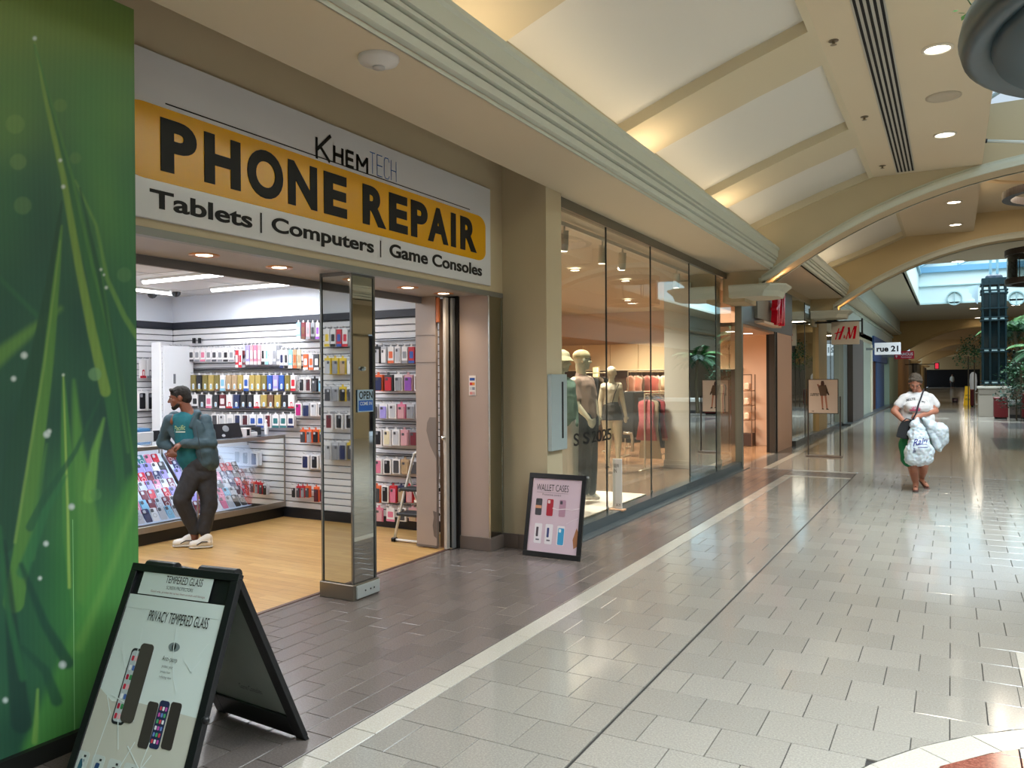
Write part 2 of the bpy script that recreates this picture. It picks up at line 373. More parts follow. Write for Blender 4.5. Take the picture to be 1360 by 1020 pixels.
for k in range(0, 46):
    ya = y0+k*T; yb = ya+T
    if ya > 14.5: break
    far_ = ya > 13.3; yb = min(yb, 14.58) if far_ else yb; odd = k % 2
    cols = [-2.285, -2.0, -1.7, -1.402] if not odd else [-2.285, -2.15, -1.85, -1.55, -1.402]
    segs = list(zip(cols[:-1], cols[1:])); x = -1.39; first = -1.23 if odd else -1.075
    segs.append((x, first)); x = first
    while x < 6.6: segs.append((x, x+T)); x += T
    for xa, xb in segs:
        yl = ya
        if far_ and xb <= -1.29:
            if ya > 13.58: continue
            yb_ = 13.6
        else: yb_ = yb
        p = circ_clip([(xa, yl), (xb, yl), (xb, yb_), (xa, yb_)], True, CR)
        if len(p) < 3: continue
        if xa < .47 and xb > .32 and 4.2 < ya < 5.3 and math.hypot(.4-CC[0], ya-CC[1]) > CR:   # border strip crossing
            for p2 in (clip(p, -1, 0, -.32), clip(p, 1, 0, .465)):
                if len(p2) >= 3: light.append(p2)
            continue
        if abs(sum(a[0]*c[1]-c[0]*a[1] for a, c in zip(p, p[1:]+p[:1]))) < .004: continue
        light.append(p)
lay(light, 'light_tile', LT, 295)
dark = []
for c in range(12):
    xb = -2.435-.152*c; xa = max(xb-.152, -4.165)
    if xb-xa < .02: continue
    yy = 1.2+(.152 if c % 2 else 0)-T
    while yy < 14.58:
        a, e = max(yy, 1.2), min(yy+T, 14.58)
        # the pillar and the shop window stand on this ground
        if not (a > 6.9 and xb < -3.32) and e-a > .03: dark.append([(xa, a), (xb, a), (xb, e), (xa, e)])
        yy += T
for r in range(4):           # dark cross band before the first arch
    for k in range(22):
        xa = -2.43+k*T-(T/2 if r % 2 else 0); xb = xa+T; xb = min(xb, -1.402); xa = max(xa, -2.43)
        if xb-xa > .03 and xa < -1.42: dark.append([(xa, 13.75+r*.17), (xb, 13.75+r*.17), (xb, 13.92+r*.17), (xa, 13.92+r*.17)])
lay(dark, 'dark_tile', DT, 295)
strip = [[(-2.43, 1.325+k*T), (-2.29, 1.325+k*T), (-2.29, 1.325+(k+1)*T), (-2.43, 1.325+(k+1)*T)] for k in range(40)]
for k in range(14):
    xa = -2.43+k*T
    xe = min(xa+T, -1.402)
    if xe-xa > .03: strip.append([(xa, 13.6), (xe, 13.6), (xe, 13.74), (xa, 13.74)])
strip += [[(xa, 14.44), (min(xa+T, -1.402), 14.44), (min(xa+T, -1.402), 14.58), (xa, 14.58)] for xa in [-2.43+k*T for k in range(4)]]
strip += [circ_clip([(.32, 4.249+k*T), (.465, 4.249+k*T), (.465, 4.249+(k+1)*T), (.32, 4.249+(k+1)*T)], True, CR) for k in range(4)]
for k in range(40):
    a0 = math.radians(90+k*7.6); a1 = a0+math.radians(7.6)
    p = []
    for a in (a0, a1): p.append((CC[0]+CR*math.cos(a), CC[1]+CR*math.sin(a)))
    for a in (a1, a0): p.append((CC[0]+2.19*math.cos(a), CC[1]+2.19*math.sin(a)))
    strip.append(p)
lay(strip, 'border_tile', ST, 200)
red = []; grey = []
for i in range(16):
    for j in range(16):
        xa = CC[0]-2.4+i*.3; ya = CC[1]-2.4+j*.3
        p = circ_clip([(xa, ya), (xa+.3, ya), (xa+.3, ya+.3), (xa, ya+.3)], False, 2.187)
        if len(p) < 3: continue
        cx = sum(q[0] for q in p)/len(p)-CC[0]; cy = sum(q[1] for q in p)/len(p)-CC[1]
        (grey if (cy > 1.35 and cx > -1.35) else red).append(p)
lay(red, 'red_tile', RT, 120); lay(grey, 'grey_tile', GT, 60)
# far borders of the mall floor: pale strip, slate kerb
struct('trim_2', B().quad((-2.95, 14.58, .002), (-2.81, 14.58, .002), (-2.81, 36, .002), (-2.95, 36, .002)).quad((-1.2, 34.4, .002), (-.1, 34.4, .002), (-.1, 36, .002), (-1.2, 36, .002)).quad((.2, 33.2, .002), (6, 33.2, .002), (6, 33.8, .002), (.2, 33.8, .002)), mat('#b9b3a6', .15))
struct('trim_3', B().quad((-3.3, 14.6, .001), (-2.95, 14.6, .001), (-2.95, 60, .001), (-3.3, 60, .001)).quad((.9, 20.6, .001), (4, 20.6, .001), (4, 24.5, .001), (.9, 24.5, .001)).quad((-2.8, 41, .001), (6, 41, .001), (6, 45, .001), (-2.8, 45, .001)).quad((1.5, 29, .001), (4, 29, .001), (4, 32.6, .001), (1.5, 32.6, .001)).quad((-2.8, 55, .001), (6, 55, .001), (6, 60, .001), (-2.8, 60, .001)), mat('#5c5d5c', .16))

# ---- soffit, cornice, vault, arches on both sides of the mall
XC = 1.66
def mir(x): return 2*XC-x
def side(xs, s): return xs if s > 0 else mir(xs)
SZ, SZ2, FC, FC2 = 3.40, 3.70, 4.73, 5.17
YA1, YA2 = 13.62, 22.5
def corn(xe, z0, zs):     # cornice profile from the soffit edge up to the cove shelf and the springing of the vault
    q = [(-.04, 0), (-.03, .0), (-.03, .024), (-.045, .024), (-.045, .032), (.01, .036), (.02, .082), (.0, .084), (.0, .094), (.045, .096), (.055, .140), (.03, .143), (.03, .153), (.072, .158), (.075, .180), (.055, .182), (.055, .192), (.09, .196), (.095, .300), (.115, .318), (.115, .35), (-.08, .35), (-.08, .21)]
    return [(xe+u, z0+h) for u, h in q]+[(zs[0], z0+.21), zs]
K_ = .963
VP1 = [(x*K_, 1.6+(z-1.6)*K_) for x, z in ((-3.1, 4.12), (-2.75, 4.26), (-2.4, 4.395), (-2.1, 4.505), (-1.8, 4.615), (-1.45, 4.73), (-1.1, 4.85))]
VP2 = [(-2.9, 4.42), (-2.5, 4.57), (-2.1, 4.72), (-1.7, 4.87), (-1.3, 5.03), (-.98, 5.17)]
def interp(V, x):
    for (a, za), (c, zc) in zip(V[:-1], V[1:]):
        if x <= c: return za+(zc-za)*(x-a)/(c-a)
    return V[-1][1]
for s in (1, -1):
    struct('ceiling', B().box(side(-3.3, s), -7, SZ, side(-2.62, s), 6.98, SZ+.05).box(side(-3.42, s), 6.98, SZ, side(-2.62, s), YA1+.3, SZ+.05).box(side(-3.3, s), -7, SZ+.052, side(-3.24, s), 6.98, 3.9), SOFF)
    struct('ceiling', B().box(side(-3.42, s), YA1+.3, SZ2, side(-2.46, s), YA2+.3, SZ2+.05), SOFF)
    for ya, yb, cr in ((-7, YA1+.05, corn(-2.585, SZ, VP1[0])), (YA1+.4, YA2+.05, corn(-2.43, SZ2, VP2[0]))):
        struct('trim_4', B().loft([[(side(x, s), ya, z) for x, z in cr], [(side(x, s), yb, z) for x, z in cr]], closed=False), TRIMG)
    for VV, ribs, fc, xi, lab in ((VP1, [(y0*K_, y1*K_) for y0, y1 in ((-7.2, -5.2), (-2.6, -1.6), (.85, 1.8), (4.3, 5.3), (7.85, 8.76), (11.19, 12.11), (14.1, 14.3))], FC, .405, 1), (VP2, [(YA1+.3, 15.0), (18.1, 18.75), (22.1, 22.7)], FC2, .49, 2)):
        rb = B(); cb = B(); xa_, xb_ = VV[0][0]+.08, VV[-1][0]-.06
        for i, (ya, yb) in enumerate(ribs):
            rb.loft([[(side(x, s), ya, z) for x, z in VV], [(side(x, s), yb, z) for x, z in VV]], closed=False)
            if i+1 < len(ribs):
                yc, D = ribs[i+1][0], .11
                pr_ = [(xa_, interp(VV, xa_))]+[(x, z) for x, z in VV if xa_ < x < xb_]+[(xb_, interp(VV, xb_))]
                up = [(x-.03, z+D) for x, z in pr_]
                cb.loft([[(side(x, s), yb, z) for x, z in up], [(side(x, s), yc, z) for x, z in up]], closed=False)
                for yy in (yb, yc): rb.loft([[(side(x, s), yy, z) for x, z in pr_], [(side(x, s), yy, z) for x, z in up]], closed=False)
                for kx in (0, -1):
                    (a, za), (c, zc) = pr_[kx], up[kx]
                    rb.quad((side(a, s), yb, za), (side(a, s), yc, za), (side(c, s), yc, zc), (side(c, s), yb, zc))
                for (a, za), (c, zc) in ((VV[0], pr_[0]), (pr_[-1], VV[-1])):
                    rb.quad((side(a, s), yb, za), (side(c, s), yb, zc), (side(c, s), yc, zc), (side(a, s), yc, za))
        struct('ceiling', rb, RIB); struct('ceiling', cb, WHITEC)
        y0_, y1_ = (-7, YA1+.1) if lab == 1 else (YA1+.3, YA2+.1); zt_ = 5.55 if lab == 1 else 5.6
        fb = B().quad((side(VV[-1][0], s), y0_, fc), (side(xi, s), y0_, fc), (side(xi, s), y1_, fc), (side(VV[-1][0], s), y1_, fc))
        fb.quad((side(xi, s), max(y0_, -1), fc), (side(xi, s), y1_, fc), (side(xi, s), y1_, zt_), (side(xi, s), max(y0_, -1), zt_)); struct('ceiling', fb, SOFF)
eb = B().quad((.405, -7, FC), (mir(.405), -7, FC), (mir(.405), -1, FC), (.405, -1, FC)).quad((.405, -1, FC), (mir(.405), -1, FC), (mir(.405), -1, 5.55), (.405, -1, 5.55))
eb.quad((.49, YA1+.3, 5.6), (mir(.49), YA1+.3, 5.6), (mir(.49), YA2+.1, 5.6), (.49, YA2+.1, 5.6))
struct('ceiling', eb, SOFF)
# pitched skylight glazing bars
sk = B(); xl_, xr_ = .405, mir(.405)
for y in [-1+i*1.2 for i in range(13)]:
    sk.box(xl_, y, 5.5, xl_+.05, y+.05, 5.6); sk.tube([(xl_, y, 5.57), (XC, y, 6.3), (xr_, y, 5.57)], .03, 6)
for x, z in ((XC, 6.3), ((xl_+XC)/2, 5.94), ((xr_+XC)/2, 5.94)): sk.tube([(x, -1, z), (x, 13.6, z)], .03, 6)
struct('window_1', sk, mat('#9fb4b8', .5))
def arch(y, dep, dz=0., top=5.6, foot=None, m=BEIGE, xk=-2.70, tm=None):
    """segmental arch across the mall with moulding and bracket capitals"""
    zb = lambda x: 4.714+dz-.079*(x-XC)**2
    foot = foot if foot is not None else 3.16+dz; tm = tm or TRIMG
    xs = [xk+i*(2*(XC-xk)/36) for i in range(37)]; f = B()
    for yy in (y, y+dep):
        for a, c in zip(xs[:-1], xs[1:]): f.quad((a, yy, zb(a)), (c, yy, zb(c)), (c, yy, top), (a, yy, top))
        for s in (1, -1): f.quad((side(-3.30, s), yy, foot), (side(xk, s), yy, foot), (side(xk, s), yy, top), (side(-3.30, s), yy, top))
    for s in (1, -1): f.quad(*[(side(xk, s), q, z) for q, z in ((y, foot), (y+dep, foot), (y+dep, zb(xk)), (y, zb(xk)))])
    for a, c in zip(xs[:-1], xs[1:]): f.quad((a, y, zb(a)), (c, y, zb(c)), (c, y+dep, zb(c)), (a, y+dep, zb(a)))
    struct('trim_5', f, m); mo = B()
    for yy, d in ((y, -1), (y+dep, 1)):
        prof = [(0, .15), (.02, .145), (.02, .12), (.045, .10), (.055, .06), (.045, .02), (.045, -.012), (0, -.012)]
        mo.loft([[(x, yy+d*q, zb(x)+h*.95) for q, h in prof] for x in [xk-.06]+xs[1:-1]+[mir(xk-.06)]], closed=False)
        for s in (1, -1): mo.box(side(xk-.10, s), yy+d*.045, foot, side(xk+.012, s), yy, zb(xk)+.06)
    struct('trim_6', mo, tm)
    for s in (1, -1):
        cap = B(); x0, x1 = -3.26, xk+.33; rg = []
        for z, e in ((foot-.20, .13), (foot-.11, .10), (foot-.03, 0), (foot, 0)):
            rg.append([(side(p, s), q, z) for p, q in ((x0, y-.22+e*.3), (x1-.22-e, y-.22+e*.3), (x1-e, y-.02+e*.2), (x1-e, y+dep+.02-e*.2), (x1-.22-e, y+dep+.22-e*.3), (x0, y+dep+.22-e*.3))])
        cap.loft(rg, True); struct('trim_7', cap, tm)
arch(YA1, .5); arch(YA2, .5, .22, m=CREAM, xk=-2.62)
FARB = mat('#c9a771', .8)
for y in (56, 81, 115): arch(y, .6, -.05, top=5.3, m=FARB, tm=FARB)
# wall ends of the bays, seen under the arches
for s in (1, -1):
    struct('trim_8', B().box(side(-3.42, s), YA1+.05, 2.9, side(-3.05, s), YA1+.95, SZ2), BEIGE)
# slot diffuser in the flat ceiling
dv = thing('linear_air_vent', 'long white slotted air vent in the flat ceiling left of the round downlights', 'vent', (-.6, 9.6, FC))
B().box(-.727, 3.8, FC-.015, -.472, 13.43, FC+.002).build('frame', mat('#b9b7ae', .6), dv)
for i in range(5):
    B().box(-.708+i*.050, 3.85, FC-.022, -.708+i*.050+.023, 13.4, FC-.0155).build('slot', mat('#0c0d0f', .9), dv)
def downlight(x, y, z, r, n, label, cat='light', group='round ceiling downlights'):
    t = thing('ceiling_downlight', label, cat, (x, y, z), group)
    B().lathe((x, y, z), [(r*1.25, 0), (r*1.25, -.012), (r*1.02, -.018), (r, -.004), (r, 0)], 28).build('trim_ring', mat('#ded9cc', .5), t, smooth=True)
    B().lathe((x, y, z-.006), [(.001, 0), (r, 0)], 28).build('lamp_disc', mat('#fff4e0', .5, emit=n), t)
    return t
for px_, py_, z, r, s_ in ((1245, 64, FC, .11, 'nearest to the big ring pendant'), (1255, 178, FC, .11, 'before the first arch, by the skylight edge'), (1267, 268, FC2, .12, 'upper of two beyond the first arch'), (1269, 298, FC2, .12, 'lower of two beyond the first arch'),
                        (1272, 347, FC2, .17, 'just behind the second arch'), (1293.5, 409.5, FC2, .2, 'beyond the atrium below the round wall ornament'), (1299, 422, FC2, .2, 'beyond the atrium beside the glazed tower'), (1349, 405, FC2, .2, 'right of the glazed tower above the palm')):
    p = fl(px_, py_, z); downlight(p.x, p.y, z-.002, r, 9, 'round ceiling downlight, '+s_)
sx_, sy_, _q = fl(1253, 128, FC)
sp = thing('ceiling_speaker', 'round beige speaker grille in the ceiling between two downlights', 'speaker', (sx_, sy_, FC))
B().lathe((sx_, sy_, FC), [(.18, 0), (.18, -.01), (.135, -.016), (.125, -.008), (.001, -.008)], 28).build('grille', mat('#b5ab98', .7), sp, smooth=True)
for px_, py_, s_ in ((1107, 54, 'left of the slotted vent, nearest'), (1148, 155, 'left of the slotted vent, second'), (1172, 220, 'near the first arch')):
    p = fl(px_, py_, FC); t = thing('sprinkler_head', 'small metal sprinkler head in the ceiling, '+s_, 'sprinkler', tuple(p), 'ceiling sprinkler heads')
    B().lathe(tuple(p), [(.045, 0), (.045, -.006), (.012, -.01), (.012, -.035), (.03, -.04), (.001, -.045)], 14).build('deflector', mat('#8c8473', .35, .8), t)
sx_, sy_, _q = fl(503, 77, SZ); sd = thing('smoke_detector', 'white round smoke detector under the beige ceiling above the shop sign', 'smoke detector', (sx_, sy_, SZ))
B().lathe((sx_, sy_, SZ), [(.115, 0), (.115, -.012), (.105, -.028), (.055, -.045), (.05, -.05), (.001, -.052)], 32).build('housing', mat('#d9d9d6', .45), sd, smooth=True)
B().lathe((sx_, sy_, SZ-.054), [(.035, .002), (.034, -.006), (.001, -.008)], 20).build('sensor', mat('#bdbdbb', .4), sd, smooth=True)
# pole with a black end under the skylight
pl = thing('white_pole', 'white horizontal pole with black end cap under the skylight', 'pole', (.4, 12.6, 4.7))
pa, pb = ony(1302, 187, 12.9), ony(1375, 189, 12.9)
d_ = (pb-pa).normalized(); B().tube([pa+d_*.08, pb+d_*1.5], .022, 10).build('tube', mat('#c9d2d2', .4), pl, smooth=True); B().tube([pa, pa+d_*.085], .03, 10).build('end_cap', mat('#111315', .4), pl)

# ---- left wall: shop header, pillars
HX = -3.77
struct('wall_left', B().box(HX, 1.0, 2.42, HX-.06, 6.65, 3.9).box(HX-.02, 1, 2.42, -4.46, 6.4, 2.5).box(-4.46, 1, 2.36, -4.52, 6.4, 2.72), BEIGE)
struct('ceiling', B().box(HX-.005, 1.0, 2.400, -4.46, 6.4, 2.42), mat('#a9a29e', .45)); struct('trim_9', B().box(HX+.006, 1.0, 2.385, HX-.05, 6.655, 2.43), mat('#8e908c', .4, .5)); struct('trim_9', B().box(-4.44, 1, 2.34, -4.47, 6.4, 2.42), mat('#6d6a6a', .5))
struct('ceiling', B().box(HX, 1.0, 3.88, -3.25, 7.0, 3.94), BEIGE)
struct('wall_left', B().box(-3.84, 6.65, 0, -3.3, 6.98, 3.9), BEIGE)                     # beige pillar before the window
PB = mat('#6e625b', .35)
pb_ = thing('plinth', 'brown stone base of the beige pillar behind the poster frame', 'plinth', (-3.55, 6.64, 0)); 
for i, (a, c) in enumerate(((-3.77, -3.60), (-3.597, -3.44), (-3.437, -3.29))): B().cbox(a, 6.632, 0, c, 6.66, .135, .003).build('base_tile', PB, pb_)
# taupe entrance pillar with mirrored mall face
struct('wall_left', B().box(-4.11, 6.4, .12, HX-.012, 6.64, 2.42), mat('#b19f97', .38, noise=.04, nscale=3))
MIR = mirror_mat('mirror')
struct('trim_10', B().box(HX-.012, 6.405, .13, HX, 6.635, 2.39), mirror_mat('pillar_strip', '#b5b3a5', .12)); struct('trim_10', B().box(HX-.012, 6.392, .1, HX+.006, 6.405, 2.39).box(HX-.006, 6.625, .1, HX+.006, 6.645, 2.39), mat('#b9bab5', .25, 1))
struct('trim_11', B().cbox(-4.11, 6.385, 0, HX+.012, 6.655, .125, .004), PB)
# glazing of the clothes shop
struct('trim_12', B().box(-3.42, 6.98, 0, -3.29, 14.55, .11), mat('#4b5458', .25)); struct('trim_12', B().box(-3.29, 6.98, 0, -3.17, 14.55, .012), mat('#555c60', .2))
struct('trim_13', B().box(-3.44, 6.98, 3.30, -3.35, 14.0, 3.402), mat('#77756a', .35, .6))
GL = glass_mat('shop_window_glass', '#e6efec', 1.55, .004, .07)
YS = [6.99, 8.3, 9.8, 11.52, 13.03, 14.45]
wn = bpy.data.objects.new('window_2', None); COL.objects.link(wn); wn['kind'] = 'structure'; ORG['window_2'] = Vector((0, 0, 0))
for a, c in zip(YS[:-1], YS[1:]):
    B().quad((-3.375, a+.006, .11), (-3.375, c-.006, .11), (-3.375, c-.006, 3.31), (-3.375, a+.006, 3.31)).build('pane', GL, wn)
for y in YS[1:-1]: B().box(-3.383, y-.006, .11, -3.367, y+.006, 3.31).build('joint', mat('#2c3436', .3), wn)
for y in YS[1:-1]: B().lathe((-3.37, y, .16), [(.018, 0), (.018, .012), (.001, .012)], 12, 'x').build('bolt', mat('#9aa09f', .3, 1), wn)
struct('trim_14', B().box(-3.40, 14.45, 0, -3.28, 14.56, 3.0), mat('#89908d', .3, .7))
# header and door surround of the clothes shop entrance
struct('wall_left', B().box(-3.38, 14.56, 2.60, -3.30, 19.75, 3.56), mat('#7d868c', .3, .6)); struct('trim_15', B().box(-3.32, 14.56, 2.55, -4.1, 17.8, 2.62), mat('#b8957a', .6))
struct('wall_left', B().box(-4.1, 14.56, 2.6, -4.0, 17.8, 3.4), mat('#b8957a', .6))
struct('door_1', B().box(-3.42, 17.62, 0, -3.30, 17.72, 2.6).box(-3.42, 17.84, 0, -3.30, 17.9, 2.6), mat('#3b3734', .4)); struct('wall_left', B().box(-3.42, 17.9, 0, -3.31, 19.7, 2.62), mat('#b59683', .6)); struct('trim_16', B().box(-3.5, 17.72, 0, -3.36, 17.84, 2.6), mat('#141210', .6))
# ---- clothes shop room
PEACH = mat('#d8bea8', .8)
struct('wall_left', B().box(-11.5, 19.75, 0, -3.42, 19.85, 3.4).box(-11.5, 6.98, 0, -11.4, 19.8, 3.4).box(-11.5, 7.12, 0, -3.84, 7.17, 3.4), PEACH)
struct('ceiling', B().box(-11.5, 7.0, 3.36, -3.42, 19.8, 3.40), mat('#cfc6b8', .8))
struct('wall_left', B().box(-11.5, 14.9, 0, -5.05, 15.0, 3.4), mat('#cdb091', .8)) if False else None
# ---- phone shop room
SLAT = mat('#e4e4e8', .45); GROOVE = mat('#50525a', .6); UPW = mat('#dfe6f2', .7)
YB, YN, XB, ZC = 6.95, 2.05, -8.88, 2.70
wb = struct('wall_back', B().box(XB-.1, YB+.02, 0, -4.4, YB+.12, 2.75), GROOVE); wn_ = struct('wall_front', B().box(XB-.1, YN-.12, 0, -4.4, YN-.02, 2.75), GROOVE); wl_ = struct('wall_side', B().box(XB-.12, YN-.1, 0, XB-.02, YB+.1, 2.75), GROOVE)
struct('wall_back', B().box(XB, YB-.004, 2.37, -4.4, YB+.03, ZC), UPW); struct('wall_front', B().box(XB, YN+.004, 2.37, -4.4, YN-.03, ZC), UPW); struct('wall_side', B().box(XB+.004, YN, 2.37, XB-.03, YB, ZC), UPW)
BK = mat('#16181f', .45)
struct('trim_17', B().box(XB, YB-.015, 2.29, -4.4, YB+.02, 2.37).box(XB, YN+.015, 2.29, -4.4, YN-.02, 2.37).box(XB+.015, YN, 2.29, XB-.02, YB, 2.37), mat('#2b2f3a', .5))
struct('baseboard_back', B().box(XB, YB-.012, 0, -4.4, YB+.02, .11), BK); struct('baseboard_front', B().box(XB, YN+.012, 0, -4.4, YN-.02, .11), BK)
zz = .115; ns = 29; hh = (2.285-.115)/ns
for par, fn in ((wb, lambda z: B().prism([(0, z), (.018, z+.004), (.018, z+hh-.014), (0, z+hh-.008)], lambda u, v, h: (h, YB+.02-u, v), XB, -4.42)),
                (wn_, lambda z: B().prism([(0, z), (.018, z+.004), (.018, z+hh-.014), (0, z+hh-.008)], lambda u, v, h: (h, YN-.02+u, v), XB, -4.42)),
                (wl_, lambda z: B().prism([(0, z), (.018, z+.004), (.018, z+hh-.014), (0, z+hh-.008)], lambda u, v, h: (XB-.02+u, h, v), YN, YB))):
    for i in range(ns): fn(zz+i*hh).build('slat', SLAT, par)
cp = struct('ceiling', B().box(XB, YN, ZC, -4.5, YB, ZC+.05), mat('#d6d8dc', .7))
for x in (-8.3, -7.1, -5.9): B().box(x-.006, YN, ZC-.003, x+.006, YB, ZC+.002).build('grid_bar', mat('#b9bcc2', .6), cp)
for y in (2.9, 4.1, 5.3, 6.5): B().box(XB, y-.006, ZC-.0032, -4.5, y+.006, ZC+.002).build('grid_bar', mat('#b9bcc2', .6), cp)
for p, q, s_ in (((-7.55, 5.55), (-6.26, 5.55), 'nearer one parallel to the slatwall'), ((-7.55, 6.45), (-6.19, 6.45), 'closest to the slatwall'), ((-8.2, 4.7), (-8.25, 6.5), 'by the dome cameras'), ((-7.5, 3.4), (-6.2, 3.4), 'towards the front wall')):
    t = thing('tube_light', 'white tube light on the phone shop ceiling, '+s_, 'light', (*p, ZC), 'fluorescent battens in the phone shop')
    P_, Q_ = Vector((*p, ZC-.03)), Vector((*q, ZC-.03)); B().tube([P_, Q_], .022, 8).build('tube', mat('#ffffff', .5, emit=7), t)
    d = (Q_-P_).normalized(); n = d.cross(Vector((0, 0, 1)))*.04; up = Vector((0, 0, .028))
    B().loft([[P_-n+up, P_+n+up, P_+n+up*.3, P_-n+up*.3], [Q_-n+up, Q_+n+up, Q_+n+up*.3, Q_-n+up*.3]], True).build('batten', mat('#e6e8ea', .5), t)
for x, y, s_ in ((-8.51, 6.37, 'left'), (-8.13, 6.41, 'right')):
    t = thing('dome_camera', 'dark dome security camera on the shop ceiling, the '+s_+' one of two', 'camera', (x, y, ZC), 'dome cameras')
    B().lathe((x, y, ZC), [(.07, 0), (.07, -.02), (.055, -.022)], 20).build('base', mat('#d5d8dc', .5), t, smooth=True); B().lathe((x, y, ZC-.022), [(.055, 0), (.05, -.03), (.03, -.052), (.001, -.06)], 20).build('dome', mat('#3c4045', .15), t, smooth=True)
for i, (x, y, s_) in enumerate(((-4.12, 3.46, 'first from the left'), (-4.12, 4.1, 'second from the left'), (-4.08, 5.55, 'just right of the mirror post'), (-4.08, 6.1, 'last one, by the taupe pillar'))):
    t = thing('soffit_downlight', 'recessed warm downlight under the shop header, '+s_, 'light', (x, y, 2.40), 'downlights under the shop header')
    B().lathe((x, y, 2.40), [(.095, 0), (.09, -.008), (.055, -.004), (.05, 0)], 24).build('trim_ring', mat('#c98f5e', .3, .8), t, smooth=True); B().lathe((x, y, 2.397), [(.001, 0), (.05, 0)], 20).build('lamp_disc', mat('#ffe9c8', .5, emit=14), t)
# ---- green mural wall at the left
mw = struct('wall_left', B().box(-3.50, -2, 0, -3.375, 2.44, 3.36), mat('#3c5a2a', .6)); struct('baseboard_left', B().box(-3.38, -2, 0, -3.345, 2.46, .075), mat('#101310', .5))
# ---- end walls and right side of the mall (seen in reflections)
struct('wall_right', B().box(6.6, -7, 2.9, 6.7, 21, 3.9), BEIGE)
for i, y in enumerate((-5, .5, 6, 11.5, 17)):
    struct('wall_right', B().box(6.75, y, 0, 7.1, y+.7, 3.4), BEIGE)
    struct('window_3', B().box(6.95, y+.7, .15, 7.0, y+5.5, 2.9), [mat('#0e1417', .06), mat('#2c3a3c', .08), mat('#0e1417', .06), mat('#555566', .1), mat('#222233', .1)][i])
struct('wall_rear', B().box(-4.2, -7.1, 0, 7.2, -7, 5), mat('#b9a98a', .8))
